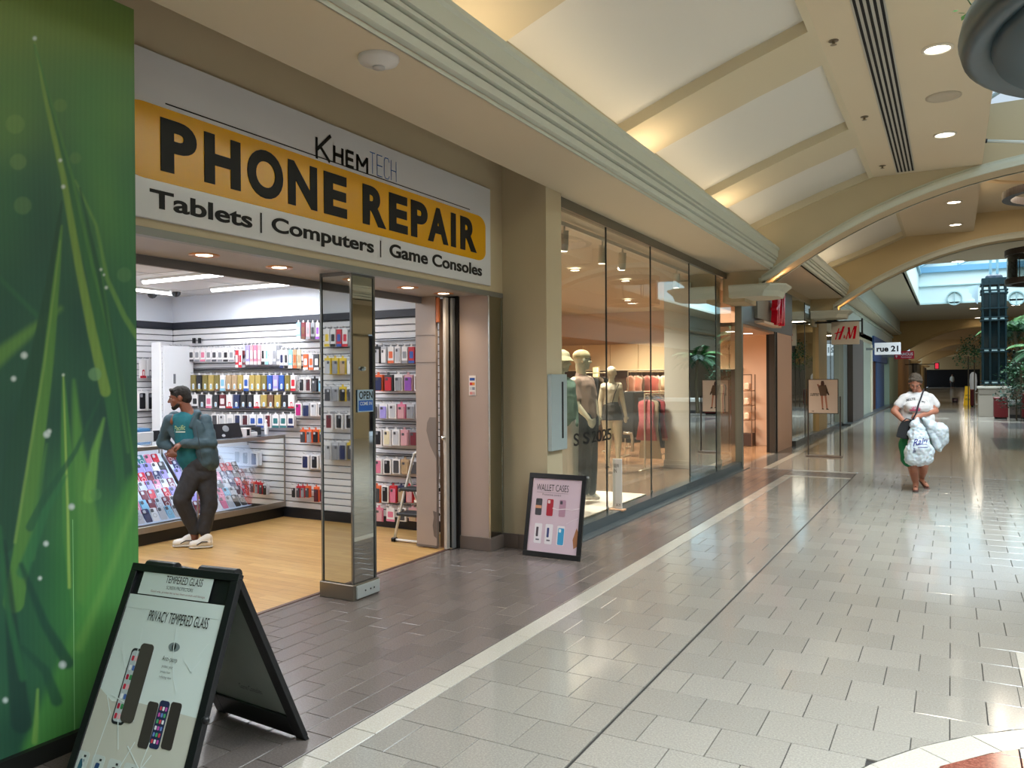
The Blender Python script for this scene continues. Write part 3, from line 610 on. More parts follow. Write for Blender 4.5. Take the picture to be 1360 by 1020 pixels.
# ================================================================== GRASS MURAL (flat print on the wall)
def paint_mural():
    ny, nz_ = 190, 640
    Y0, Y1, Z0, Z1 = 1.70, 2.44, .075, 3.36
    ys = np.linspace(Y0, Y1, ny); zs = np.linspace(Z0, Z1, nz_)
    # print coordinates: the measured motif, given as points seen on the wall at X=-3.375
    def W(x, y): p = onx(x, y, -3.375); return (p.y, p.z)
    U, V = np.meshgrid(ys, zs)
    # position of every point in print units (u right, v down) via the two-view table
    Rm = np.array([[_R.x, _R.y, _R.z], [_U.x, _U.y, _U.z], [_F.x, _F.y, _F.z]])
    P = np.stack([np.full_like(U, -3.375), U, V-EYE], -1) @ Rm.T
    x = 680+f_px*P[..., 0]/P[..., 2]; y = 510-f_px*P[..., 1]/P[..., 2]
    rng = np.random.RandomState(3)
    def c(h): return np.array(lin(h))
    def mixc(img, col, a): return img*(1-a[..., None])+col*a[..., None]
    def sm(e0, e1, v): t = np.clip((v-e0)/(e1-e0), 0, 1); return t*t*(3-2*t)
    img = np.ones(x.shape+(3,))*c('#2f7a48')
    img = mixc(img, c('#7b9a16'), 1-sm(40, 140, y)); img = mixc(img, c('#55801a'), (1-sm(0, 60, y))*sm(60, 200, x)*.7)
    def blob(cx, cy, rx, ry, col, s, ang=0):
        ca, sa = math.cos(math.radians(ang)), math.sin(math.radians(ang)); dx, dy = x-cx, y-cy
        u, v = (dx*ca+dy*sa)/rx, (-dx*sa+dy*ca)/ry
        return mixc(img, c(col), s*np.exp(-(u*u+v*v)))
    for a in [(20, 150, 60, 90, '#72a82a', .75), (150, 150, 50, 70, '#64a22c', .8), (90, 120, 60, 60, '#5d9a2a', .5), (30, 250, 70, 40, '#2d7f4c', .7), (60, 330, 40, 160, '#1f5f48', .8),
              (140, 260, 25, 110, '#5faa38', .7, -12), (120, 200, 30, 90, '#3f9440', .5), (170, 330, 30, 120, '#3f9a48', .6), (10, 420, 40, 80, '#1b5a45', .7), (110, 430, 30, 80, '#174e44', .7), (160, 420, 30, 80, '#1f6a4a', .7),
              (100, 560, 50, 60, '#17503f', .8), (150, 560, 30, 70, '#164a3e', .8), (20, 600, 50, 120, '#143f38', .7), (60, 760, 50, 80, '#16523f', .7), (140, 640, 30, 50, '#1c5e42', .6), (30, 850, 60, 90, '#1a5a3c', .7),
              (120, 820, 60, 90, '#3fa02c', .85), (150, 730, 40, 60, '#4cae30', .8), (95, 700, 30, 80, '#3f9a33', .8), (140, 930, 40, 70, '#2f9030', .7), (60, 960, 70, 60, '#237a34', .5), (20, 980, 40, 50, '#174a34', .7), (186, 690, 12, 60, '#66bf3c', .6)]:
        img = blob(*a)
    def blade(pts, w0, w1, col, s=1., soft=1.5):
        nonlocal img
        pts = [np.array(p, float) for p in pts]; n = len(pts)-1; best = np.full(x.shape, 1e9)
        for i in range(n):
            a, b = pts[i], pts[i+1]; d = b-a; L2 = (d**2).sum()
            t = np.clip(((x-a[0])*d[0]+(y-a[1])*d[1])/L2, 0, 1); tt = (i+t)/n; wd = w0+(w1-w0)*tt**.8
            dist = np.hypot(x-a[0]-t*d[0], y-a[1]-t*d[1])-wd
            best = np.minimum(best, dist)
        img = mixc(img, c(col), s*(1-sm(-soft, soft, best)))
    blade([(-10, 480), (40, 440), (80, 410)], 12, 2, '#6fb032', .8, 6); blade([(0, 370), (30, 400), (50, 420)], 3, 3, '#2b7a46', .7, 3)
    blade([(46, 60), (66, 150), (90, 250), (125, 360), (150, 520), (178, 690)], 1, 15, '#2f7d3c', .95, 2)
    blade([(46, 56), (60, 130), (84, 235), (104, 350), (122, 440), (140, 520)], 1, 7, '#86b52c', .95, 2)
    blade([(46, 60), (72, 150), (96, 235), (122, 350), (160, 500), (180, 640)], 1, 3, '#4f9a34', .8, 2)
    blade([(100, 240), (128, 300), (142, 370), (165, 420), (184, 450)], 1, 4, '#73b23a', .8, 2)
    blade([(106, 250), (135, 380), (158, 500), (176, 680)], 1, 6, '#1f5e3a', .85, 2); blade([(130, 330), (150, 460), (170, 600)], 1, 2.2, '#4d9a40', .6, 2)
    blade([(82, 268), (66, 380), (48, 480), (22, 600), (2, 720)], 1, 16, '#1e5a38', .95, 2)
    blade([(82, 300), (74, 380), (64, 480), (48, 600), (28, 740), (18, 800)], 1, 14, '#5fa32c', .95, 2)
    blade([(80, 320), (70, 400), (58, 490), (38, 610), (20, 720)], .5, 2, '#9ac84a', .6, 2)
    blade([(84, 498), (88, 600), (96, 720), (110, 800)], 1, 16, '#4aa030', .95, 2); blade([(84, 498), (86, 560), (90, 680), (92, 780)], .5, 2, '#b2e04a', .9, 1.5)
    blade([(98, 505), (104, 600), (118, 700), (120, 790)], 1, 18, '#62b030', .85, 4); blade([(138, 556), (126, 600), (118, 660)], 1, 8, '#7ac63a', .85, 3); blade([(62, 590), (50, 660), (40, 740)], 1, 6, '#4f9a38', .8, 3)
    blade([(132, 530), (100, 600), (60, 660), (40, 700)], 1, 6, '#1f6a40', .8, 2); blade([(88, 632), (60, 680), (30, 760)], 1, 8, '#2b8a48', .8, 3)
    blade([(188, 650), (160, 740), (120, 850), (60, 1000)], 22, 30, '#4fb030', .85, 8); blade([(186, 640), (150, 750), (105, 860)], 3, 6, '#84d040', .5, 5)
    blade([(28, 750), (60, 830), (90, 880)], 3, 8, '#164f38', .8, 3); blade([(30, 860), (60, 890), (75, 930)], 3, 8, '#1a5c3a', .8, 3); blade([(50, 916), (48, 960), (46, 985)], 1.5, 4, '#8fd040', .8, 2)
    blade([(5, 720), (18, 860), (28, 960)], 3, 14, '#173f30', .8, 3); blade([(0, 700), (8, 800), (30, 900)], 2, 5, '#2d8a40', .6, 3)
    def ring(cx, cy, r, col, s): 
        nonlocal img
        d = np.hypot(x-cx, y-cy); img = mixc(img, c(col), s*(1-sm(r-2, r+1.5, d)))
    for cx, cy, r, col, s in [(20, 165, 13, '#8fbf4a', .35), (24, 215, 11, '#8fc05a', .35), (30, 273, 12, '#7ab45a', .35), (165, 365, 10, '#6db060', .35), (126, 497, 9, '#7fbf78', .7), (127, 657, 8, '#5aa850', .5), (100, 210, 8, '#7ab04a', .3), (80, 140, 9, '#8ab83a', .3)]: ring(cx, cy, r, col, s)
    for cx, cy, r in [(46, 51, 3), (80, 213, 2.6), (84, 248, 3), (134, 358, 2), (138, 365, 1.6), (141, 382, 2.4), (32, 472, 5), (18, 503, 4), (62, 577, 5), (65, 573, 3.5), (95, 673, 4.5), (61, 722, 4), (53, 768, 3), (83, 883, 5.5), (7, 930, 4), (84, 498, 2)]: ring(cx, cy, r, '#d6efe8', .85); ring(cx, cy, r*.5, '#f4fffc', .9)
    st = .93+.14*np.sin(x*.9+np.sin(y*.01)*3)*.25+rng.rand(*x.shape)*.03; img = img*st[..., None]*.80; lum = img.mean(-1, keepdims=True); img = np.clip(img*.8+lum*.2+np.array([.006, .018, .022]), 0, 1)
    v = np.stack([np.full_like(U, -3.3745), U, V], -1).reshape(-1, 3)
    idx = np.arange(ny*nz_).reshape(nz_, ny); fc = np.stack([idx[:-1, :-1], idx[:-1, 1:], idx[1:, 1:], idx[1:, :-1]], -1).reshape(-1, 4)
    me = bpy.data.meshes.new('printed_mural'); me.vertices.add(len(v)); me.vertices.foreach_set('co', v.ravel()); me.loops.add(fc.size); me.loops.foreach_set('vertex_index', fc.ravel())
    me.polygons.add(len(fc)); me.polygons.foreach_set('loop_start', np.arange(0, fc.size, 4)); me.polygons.foreach_set('loop_total', np.full(len(fc), 4)); me.update()
    ca = me.color_attributes.new('print', 'FLOAT_COLOR', 'POINT'); ca.data.foreach_set('color', np.concatenate([img.reshape(-1, 3), np.ones((len(v), 1))], 1).ravel().astype(np.float32))
    m = bpy.data.materials.new('mural_print'); m.use_nodes = True; at = m.node_tree.nodes.new('ShaderNodeAttribute'); at.attribute_name = 'print'
    m.node_tree.links.new(at.outputs['Color'], m.node_tree.nodes['Principled BSDF'].inputs['Base Color']); m.node_tree.nodes['Principled BSDF'].inputs['Roughness'].default_value = .45
    me.materials.append(m); o = bpy.data.objects.new('printed_mural', me); COL.objects.link(o); return o
gm = paint_mural(); gm.parent = mw; ORG['printed_mural'] = Vector((0, 0, 0)); gm['label'] = 'green printed close-up of dewy grass blades'
B().box(-3.376, 2.118, .075, -3.3735, 2.121, 1.0).build('seam', mat('#8ec78a', .5), mw)

# ================================================================== SHOP SIGN
SX = -3.742
sg = thing('shop_sign', 'white sign panel reading PHONE REPAIR in black on a yellow band', 'sign', (SX, 4.5, 2.9))
B().cbox(-3.768, 1.6, 2.475, SX, 6.385, 3.375, .004).build('panel', mat('#d9dce0', .22), sg)
PN = Panel((SX, 0, 0), (0, 1, 0), (0, 0, 1), (1, 0, 0))
PN.rrect(B(), 2.62, 2.685, 6.29, 3.09, .14, .09, .002, .002, 8).build('yellow_band', mat('#dca210', .2), sg)
K = mat('#0c0e10', .42, spec=.3)
def Q(x, y): p = onx(x, y, SX); return p.y, p.z
def band_text(b, t, u0, u1, v0, v1, bold=0., h=.003, thick=0): return PN.text(b, t, u0, v0, u1, v1, h, bold, thick)
for ch, xa_, xb_ in (('P', 213, 261), ('H', 271, 319), ('O', 328, 375.5), ('N', 382, 420.5), ('E', 429.5, 460), ('R', 481, 512), ('E', 516, 540.5), ('P', 545, 567), ('A', 567.5, 594.5), ('I', 598, 604.5), ('R', 610.5, 632)):
    ov = .005 if ch == 'O' else 0; band_text(B(), ch, Q(xa_, 240)[0], Q(xb_, 240)[0], 2.745-ov, 3.035+ov, .045 if ch != 'I' else .0, .006, .004).build('lettering', K, sg)
ya = 2.79
for t, u0, u1, v0, v1 in (('Tablets', 2.79, 3.50, 2.535, 2.635), ('Computers', 3.66, 4.67, 2.515, 2.64), ('Game Consoles', 4.86, 6.22, 2.545, 2.648)):
    band_text(B(), t, u0, u1, v0, v1, .024, .004, .003).build('lettering', K, sg)
PN.rect(B(), 3.565, 2.52, 3.578, 2.645, .003).build('divider', K, sg); PN.rect(B(), 4.745, 2.525, 4.758, 2.65, .003).build('divider', K, sg)
PN.line(B(), [(2.86, 3.075), (6.05, 3.118)], .006, .003).build('thin_line', K, sg) if False else PN.rect(B(), 2.89, 3.112, 6.02, 3.120, .0025).build('thin_line', K, sg)
# KHEM with a tick-shaped K, TECH in thin blue strokes
b = B(); PN.line(b, [(4.07, 3.10), (4.07, 3.245)], .022, .003); PN.line(b, [(4.075, 3.165), (4.21, 3.29)], .024, .0031); PN.line(b, [(4.105, 3.19), (4.20, 3.105)], .024, .003); 
tk = .025
for (x_, pl_) in ((4.245, [[(0, 0), (0, 1)], [(.085, 0), (.085, 1)], [(0, .5), (.085, .5)]]), (4.375, [[(0, 0), (0, 1)], [(0, .045), (.075, .045)], [(0, .5), (.07, .5)], [(0, .955), (.075, .955)]]), (4.49, [[(0, 0), (0, 1)], [(0, .93), (.055, .35)], [(.055, .35), (.11, .93)], [(.11, 0), (.11, 1)]])):
    for st_0 in pl_: PN.line(b, [(x_+u_, 3.118+v_*.115) for u_, v_ in st_0], tk, .0030)
b.build('lettering', K, sg)
b = B(); bl = .007
def strokes(x, w, h0, h1, kind):
    if kind == 'T': PN.line(b, [(x, h1), (x+w, h1)], bl, .003); PN.line(b, [(x+w/2, h0), (x+w/2, h1)], bl, .003)
    if kind == 'E':
        PN.line(b, [(x, h0), (x, h1)], bl, .003)
        for q in (h0, (h0+h1)/2, h1): PN.line(b, [(x, q), (x+w, q)], bl, .003)
    if kind == 'C': PN.line(b, [(x+w, h1-.025), (x+w*.8, h1), (x+w*.2, h1), (x, h1-.025), (x, h0+.025), (x+w*.2, h0), (x+w*.8, h0), (x+w, h0+.025)], bl, .003)
    if kind == 'H': PN.line(b, [(x, h0), (x, h1)], bl, .003); PN.line(b, [(x+w, h0), (x+w, h1)], bl, .003); PN.line(b, [(x, (h0+h1)/2), (x+w, (h0+h1)/2)], bl, .003)
for i, ch in enumerate('TECH'): strokes(4.63+i*.085, .062, 3.13, 3.285, ch)
b.build('lettering', mat('#2f6cb4', .3), sg)

# ================================================================== MIRROR-CLAD POST
MF = mat('#8d9090', .25, 1)
px0, px1, py0, py1 = -4.10, -3.815, 4.50, 4.755
ps = thing('mirror_post', 'mirror-clad square post standing on the threshold of the phone shop', 'post', (-3.96, 4.63, 0))
B().box(px0+.004, py0+.004, .1, px1-.004, py1-.004, 2.40).build('core', mat('#6b6d6d', .4), ps)
for (a, c) in (((px0+.012, py0), (px1-.012, py0)),): B().quad((a[0], py0, .12), (c[0], py0, .12), (c[0], py0, 2.385), (a[0], py0, 2.385)).build('mirror', MIR, ps, label='mirror facing the camera')
B().quad((px1, py0+.012, .12), (px1, py1-.012, .12), (px1, py1-.012, 2.385), (px1, py0+.012, 2.385)).build('mirror', MIR, ps, label='mirror facing the mall')
for x, y in ((px0, py0), (px1, py0), (px1, py1), (px0, py1)): B().cbox(x-.009, y-.009, .1, x+.009, y+.009, 2.4, .002).build('corner_strip', MF, ps)
B().box(px0, py0-.005, 2.37, px1, py0+.01, 2.4).box(px1-.01, py0, 2.37, px1+.005, py1, 2.4).build('top_strip', MF, ps)
B().cbox(px0-.02, py0-.02, 0, px1+.02, py1+.02, .115, .004).build('base', mat('#7e7669', .3, .6), ps)
ou = B().cbox(px1+.018, py0+.01, .012, px1+.032, py1+.015, .105, .002).build('cover_plate', mat('#c9d2d2', .3, .5), ps); 
for y in (4.6, 4.66, 4.70): B().lathe((px1+.033, y, .058), [(.006, 0), (.006, .003), (.001, .003)], 10, 'x').build('screw', K, ou)
B().lathe((px1+.006, 4.62, 1.69), [(.016, 0), (.014, .02), (.001, .024)], 14, 'x').build('knob', mat('#b9c3c6', .2, 1), ps)
# OPEN notice on the post
nt_ = thing('open_notice', 'small OPEN notice with a blue panel stuck on the mirror post', 'notice', (px1+.01, 4.64, 1.44))
B().box(px1+.004, 4.555, 1.37, px1+.009, 4.735, 1.535).build('card', mat('#aecbe0', .4), nt_)
PO = Panel((px1+.009, 4.555, 1.37), (0, .18, 0), (0, 0, .165), (1, 0, 0))
PO.text(B(), 'OPEN', .08, .58, .95, .93, .001, .02).build('lettering', K, nt_); PO.rect(B(), .06, .05, .96, .52, .0008).build('blue_panel', mat('#1c63c4', .4), nt_)
PO.text(B(), 'COME IN', .14, .3, .9, .46, .0012, .02).build('lettering', mat('#dfe9f4', .5), nt_)

# ================================================================== pillar stickers, folded door leaves
st_ = thing('payment_sticker', 'small white sticker of payment marks on the taupe pillar', 'sticker', (-3.955, 6.395, 1.55))
B().box(-3.995, 6.394, 1.455, -3.92, 6.399, 1.645).build('sheet', mat('#e6e2e2', .5), st_)
for i, (c0, c1) in enumerate((('#2a55a8', '#2a55a8'), ('#c8202a', '#e08a2a'), ('#c9cdd6', '#8890a8'), ('#d88a8a', '#caa'))):
    z = 1.61-i*.044; B().box(-3.985, 6.392, z-.013, -3.957, 6.3945, z+.013).build('mark', mat(c0 if len(c0) == 7 else '#ccaaaa', .5), st_); B().box(-3.957, 6.392, z-.013, -3.93, 6.3945, z+.013).build('mark', mat(c1 if len(c1) == 7 else '#ccaaaa', .5), st_)
TA = mat('#a3958e', .4, noise=.05, nscale=4)
dl = thing('sliding_panel', 'tall scuffed taupe metal panel pushed back beside the folded doors', 'panel', (-4.38, 6.28, 0))
B().cbox(-4.515, 6.26, .01, -4.28, 6.30, 2.40, .003).build('leaf', TA, dl); [B().box(-4.515, 6.255, z_, -4.28, 6.262, z_+h_).build('edge_strip', mat('#6e645f', .4), dl) for z_, h_ in ((.01, .02), (1.77, .006), (2.03, .003))]
PD = Panel((-4.515, 6.26, 0), (.235, 0, 0), (0, 0, 1), (0, -1, 0))
PD.poly(B(), [(.70, .98), (.52, 1.12), (.56, 1.2), (.68, 1.25), (.99, 1.25), (.99, .86)], .0012).build('scrape', mat('#7b716c', .6), dl); PD.poly(B(), [(.99, .35), (.82, .36), (.86, .3), (.8, .22), (.86, .12), (.99, .1)], .0012).build('scrape', mat('#6b605b', .6), dl)
B().cbox(-4.268, 6.245, 2.15, -4.235, 6.275, 2.385, .003).build('orange_block', mat('#b5673c', .5), dl)
for i, (x0, x1, lx, y, col, s_) in enumerate(((-4.292, -4.205, .10, 6.335, '#8d7767', 'brown wooden'), (-4.19, -4.158, .075, 6.25, '#c3bdb5', 'pale aluminium'), (-4.148, -4.125, .03, 6.31, '#8b8f92', 'grey aluminium'))):
    t = thing('folded_door_leaf', s_+' edge of a folded door leaf leaning in the pocket beside the pillar', 'door', (x0, y, 0))
    b = B(); b.loft([[(x0, y, .01), (x1, y, .01), (x1, y+.05, .01), (x0, y+.05, .01)], [(x0, y, 2.38), (x1, y, 2.38), (x1, y+.05, 2.38), (x0, y+.05, 2.38)]], True); b.build('stile', mat(col, .35, .3 if i else 0), t, bevel=.003)
    if i == 1:
        B().box(-4.20, 6.262, .9, -4.178, 6.268, 1.12).build('lock_plate', mat('#d9dad8', .2, 1), t); B().lathe((-4.19, 6.264, 1.06), [(.012, 0), (.024, -.012), (.02, -.034), (.001, -.04)], 14, 'y').build('knob', mat('#e4e6e6', .15, 1), t, smooth=True)
struct('gap_shade', B().box(-4.27, 6.37, 0, -4.10, 6.44, 2.42), mat('#0c0b0b', .9))  # near-black block standing in for shade in the gap beside the pillar
# ================================================================== WALLET CASES poster frame
wf = thing('framed_poster', 'black-framed WALLET CASES poster leaning on the beige pillar', 'poster', (-3.15, 6.5, 0))
O = Vector((-3.44, 6.42, .0)); U = Vector((.575, -.01, 0)); V = Vector((0, .16, .735)); PW = Panel(O, U, V, U.cross(V).normalized()); PW.N = PW.N if PW.N.y < 0 else -PW.N
def frame4(P, u0, v0, u1, v1, t_u, t_v, h0, h1, m, par, nm='frame_bar'):
    for r in ((u0, v0, u1, v0+t_v), (u0, v1-t_v, u1, v1), (u0, v0+t_v, u0+t_u, v1-t_v), (u1-t_u, v0+t_v, u1, v1-t_v)):
        P.rect(B(), *r, h1, h1-h0).build(nm, m, par, bevel=.002)
frame4(PW, 0, 0, 1, 1, .065, .06, -.012, .014, mat('#0d0e10', .35), wf); PW.rect(B(), .03, .03, .97, .97, 0, .01).build('backing', K, wf)
PS = Panel(PW.P(.065, .06, .001), PW.U*.87, PW.V*.88, PW.N)
PS.rect(B(), 0, 0, 1, 1, .002, .002).build('sheet', mat('#d9c2cf', .35), wf)
PS.text(B(), 'WALLET CASES', .09, .83, .74, .92, .0032, -.005).build('lettering', K, wf); PS.text(B(), 'Protective covers', .22, .765, .6, .795, .0032).build('lettering', mat('#7c6a76', .6), wf); PS.rect(B(), .1, .805, .74, .809, .003).build('rule', mat('#8c7a86', .6), wf)
def pic(P, par, u0, v0, u1, v1, col, nm='printed_phone', dec=None):
    o = P.rrect(B(), u0, v0, u1, v1, (u1-u0)*.18, (v1-v0)*.08, .0034, .001).build(nm, mat(col, .4), par)
    P.rrect(B(), u0+(u1-u0)*.12, v1-(v1-v0)*.26, u0+(u1-u0)*.5, v1-(v1-v0)*.06, (u1-u0)*.1, (v1-v0)*.03, .0040, .0006).build('printed_camera', mat('#35343a' if not dec else dec, .4), o); return o
for u, col, dc in ((.10, '#45434a', None), (.33, '#b01f34', '#e8cfd2'), (.58, '#b98fa4', '#4b4450')): pic(PS, wf, u, .49, u+.13, .72, col, dec=dc)
PS.rect(B(), .10, .585, .225, .625, .0046).build('printed_band', mat('#dd9c78', .5), wf)
for u in (.12, .34):
    PS.rrect(B(), u, .11, u+.15, .38, .02, .015, .0030, .0008).build('printed_box', mat('#ece6ec', .4), wf); PS.rrect(B(), u+.035, .2, u+.08, .33, .012, .01, .0038, .0006).build('printed_phone', mat('#4c3f48' if u < .2 else '#38427c', .4), wf); PS.rect(B(), u+.04, .15, u+.11, .17, .0036).build('printed_caption', mat('#6a6470', .6), wf)
PS.rrect(B(), .58, .11, .73, .37, .02, .015, .003, .0008).build('printed_box', mat('#ece6ec', .4), wf); pic(PS, wf, .60, .115, .72, .34, '#3f9fd0', dec='#dff1fa')
PS.poly(B(), [(.93, .08), (.9, .2), (.96, .36), (1.0, .3), (1.0, .12)], .0032).build('printed_hand', mat('#a8704a', .5), wf)
PS.line(B(), [(.45, .60), (.55, .585), (.7, .60), (.85, .595), (1.0, .625)], .008, .0048).build('crease', mat('#f0e2ea', .3), wf); PS.line(B(), [(.75, .40), (.88, .46), (.98, .49)], .004, .0048).build('crease', mat('#f0e2ea', .3), wf)
B().ico(PW.P(1.02, .98), .013).build('corner_knob', mat('#a7abad', .3, .8), wf)
# ================================================================== A-FRAME BOARD
AB = mat('#111418', .42, bump=.15, bscale=300)
af = thing('a_frame_sign', 'black folding A-frame board advertising tempered glass protectors beside the green wall', 'sign', (-2.8, 2.25, 0))
TL, TR = Vector((-3.165, 2.27, .80)), Vector((-2.535, 2.30, .815)); BL, BR = Vector((-2.955, 1.78, .0)), Vector((-2.335, 1.81, .0))
U = (TR-TL); V = (TL-BL); PF = Panel(BL, U, V); PF.N = PF.N if PF.N.y < 0 else -PF.N
PF.rect(B(), .04, .03, .96, .985, -.004, .012).build('board', AB, af)
frame4(PF, 0, .03, 1, 1, .06, .035, -.018, .010, AB, af, 'edge_rail')
for u in (0, .88): PF.rect(B(), u, -.0, u+.12, .035, .008, .024).build('foot', AB, af, bevel=.004)
for u0, u1 in ((.09, .37), (.60, .93)):
    hb = B(); p0, p1 = PF.P(u0, 1.005, -.03), PF.P(u1, 1.005, -.03); hb.tube([p0, p1], .026, 12); hb.build('hinge_cap', AB, af, smooth=False, bevel=.003)
B().tube([PF.P(.37, .995, -.03), PF.P(.6, .995, -.03)], .008, 8).build('handle_rod', mat('#8a8f92', .3, .6), af)
B().ico(PF.P(1.0, .42, 0), .016, sub=2).build('latch', AB, af)
PAP = mat('#d9e8e6', .22, bump=.25, bscale=5); PAP2 = mat('#c6c9be', .25, bump=.2, bscale=6)
PF.rect(B(), .13, .865, .785, .985, .0055, .001).build('paper_sheet', PAP, af, label='upper small paper sheet')
PF.rect(B(), .055, .045, .945, .80, .0035, .001).build('paper_sheet', PAP, af, label='large paper sheet with phone pictures')
PF.rect(B(), .055, .80, .945, .86, .0045, .001).build('paper_sheet', PAP, af)
def ft(t, u0, v0, u1, v1, c='#16181a', bold=-.01, h=.0065): PF.text(B(), t, u0, v0, u1, v1, h, bold).build('lettering', mat(c, .5), af)
ft('TEMPERED GLASS', .36, .925, .70, .958, bold=.0); ft('SCREEN PROTECTORS', .385, .898, .63, .913); ft('Good only, protect the screen from scratch and damage', .25, .876, .75, .887, '#8a2430')
ft('PRIVACY TEMPERED GLASS', .30, .755, .84, .800, bold=.0)
# grey lower background of the print
PF.poly(B(), [(.06, .05), (.94, .05), (.94, .42), (.45, .43), (.2, .415), (.06, .455)], .0040).build('printed_ground', PAP2, af)
def tilted(P, par, cu, cv, wu, wv, sk, col, nm='printed_phone', h=.0050, r=.25):
    n = 6; pts = []
    for a0, (sx, sy) in zip((-90, 0, 90, 180), ((1, -1), (1, 1), (-1, 1), (-1, -1))):
        for i in range(n): 
            a = math.radians(a0+90*i/(n-1)); uu = sx*(wu/2-wu*r)+wu*r*math.cos(a); vv = sy*(wv/2-wu*r*.6)+wu*r*.6*math.sin(a); pts.append((cu+uu+vv*sk, cv+vv))
    return P.poly(B(), pts, h, .0006).build(nm, mat(col, .3), par)
ph = tilted(PF, af, .30, .485, .115, .30, -.02, '#23262c'); sc1 = tilted(PF, ph, .30, .485, .095, .28, -.02, '#b9c7cc', 'printed_screen', .0056); 
for i in range(7):
    for j in range(3): PF.rrect(B(), .262+j*.03, .355+i*.038, .284+j*.03, .376+i*.038, .006, .006, .0062, .0005).build('printed_icon', mat(['#c9324a', '#e8b4bc', '#b02340', '#3f8f5a', '#e8eef2', '#4c6fb8'][(i*2+j) % 6], .4), ph)
tilted(PF, af, .375, .505, .12, .31, -.02, '#4b4743', 'printed_glass_sheet', .0068)
tilted(PF, af, .565, .36, .09, .17, -.05, '#3f3b39', 'printed_glass_sheet', .0056, .2); ph = tilted(PF, af, .655, .37, .085, .175, -.03, '#2c3558'); tilted(PF, af, .755, .375, .09, .17, -.05, '#3a3634', 'printed_glass_sheet', .0056, .2)
for i in range(6):
    for j in range(3): PF.rrect(B(), .625+j*.023, .30+i*.024, .641+j*.023, .315+i*.024, .004, .004, .0062, .0005).build('printed_icon', mat(['#d04a5a', '#6f8fd0', '#e8eef2', '#4fae74', '#c95ab0'][(i+j*2) % 5], .4), ph)
# eye mark and words
pts = [(.60+.05*math.cos(a), .665+.018*math.sin(a)) for a in [i*math.pi/8 for i in range(16)]]
PF.poly(B(), pts, .0050).build('printed_eye', mat('#7b8a8c', .4), af); PF.poly(B(), [(.60+.018*math.cos(a), .665+.014*math.sin(a)) for a in [i*math.pi/8 for i in range(16)]], .0056).build('printed_iris', mat('#2c3436', .4), af)
ft('Anti-peep', .53, .60, .66, .625); ft('protect your', .545, .575, .64, .588, '#4a5254'); ft('private from', .545, .555, .63, .568, '#4a5254'); ft('reducing view', .545, .535, .65, .548, '#4a5254')
for i, (u, c) in enumerate(((.10, '#2d5f74'), (.24, '#2c4a78'), (.385, '#4a3036'), (.52, '#1e2a33'), (.66, '#3a2c34'), (.81, '#cfd4d2'))):
    bx = PF.rrect(B(), u-.055, .075, u+.055, .215, .02, .012, .0050, .0006).build('printed_box', mat('#c3cfcc', .35), af); tilted(PF, bx, u, .15, .035, .075, .15, c, 'printed_phone', .0056)
    PF.rect(B(), u+.01, .195, u+.03, .203, .0056).build('printed_mark', mat('#2a2c2e', .5), bx)
    ft('glass', u-.03, .058, u+.03, .066, '#5c6466')
for pts in ([(.28, .72), (.30, .60), (.33, .52)], [(.58, .74), (.60, .66), (.66, .55), (.72, .50)], [(.15, .43), (.22, .37), (.2, .2), (.22, .08)], [(.3, .36), (.38, .25)], [(.18, .44), (.32, .42), (.44, .36)], [(.62, .30), (.6, .22), (.64, .12)], [(.72, .62), (.80, .58), (.86, .64)], [(.15, .62), (.22, .56)], [(.5, .29), (.42, .17), (.33, .1)], [(.88, .7), (.82, .64)], [(.1, .2), (.16, .12), (.14, .06)], [(.45, .27), (.6, .2), (.66, .26)]):
    PF.line(B(), pts, .004, .0062).build('crease', mat('#dfeceb', .25), af)
# rear leg panel
TLb, TRb = Vector((-3.14, 2.33, .80)), Vector((-2.545, 2.35, .80)); BLb, BRb = Vector((-3.13, 2.70, 0)), Vector((-2.52, 2.66, 0))
PR = Panel(BLb, BRb-BLb, TLb-BLb); PR.N = PR.N if PR.N.y > 0 else -PR.N
outer = [(0, 0.02), (.1, 0), (.9, 0), (1, .02), (1, 1), (0, 1)]
for r in ((.0, .02, .1, 1), (.9, .02, 1, 1), (.1, .02, .9, .15), (.1, .88, .9, 1)): PR.rect(B(), *r, .010, .026).build('rear_rail', AB, af, bevel=.003)
for u in (0, .9): PR.rect(B(), u, -.012, u+.1, .02, .008, .022).build('rear_foot', AB, af, bevel=.003)
PR.poly(B(), [(.1, .15), (.9, .15), (.9, .24), (.82, .17), (.18, .17), (.1, .24)], .006, .012).build('rear_gusset', AB, af); PR.poly(B(), [(.1, .88), (.9, .88), (.9, .76), (.84, .86), (.16, .86), (.1, .76)], .006, .012).build('rear_gusset', AB, af)
PR.rect(B(), .08, .14, .92, .9, -.004, .003).build('rear_poster', mat('#8f9894', .3, noise=.15, nscale=9), af)
PB2 = Panel(PR.P(1, 0, 0), -PR.U, PR.V, -PR.N)
for t_, u0, v0, u1 in (('Phone Repair', .2, .70, .55), ('Tablets', .3, .6, .5), ('Game Consoles', .45, .25, .7), ('screen repair', .15, .56, .4)): 
    vv = B(); PR.text(vv, t_, u0, v0, u1, v0+.035, -.0078, 0); vv.build('lettering', mat('#4d5552', .5), af)
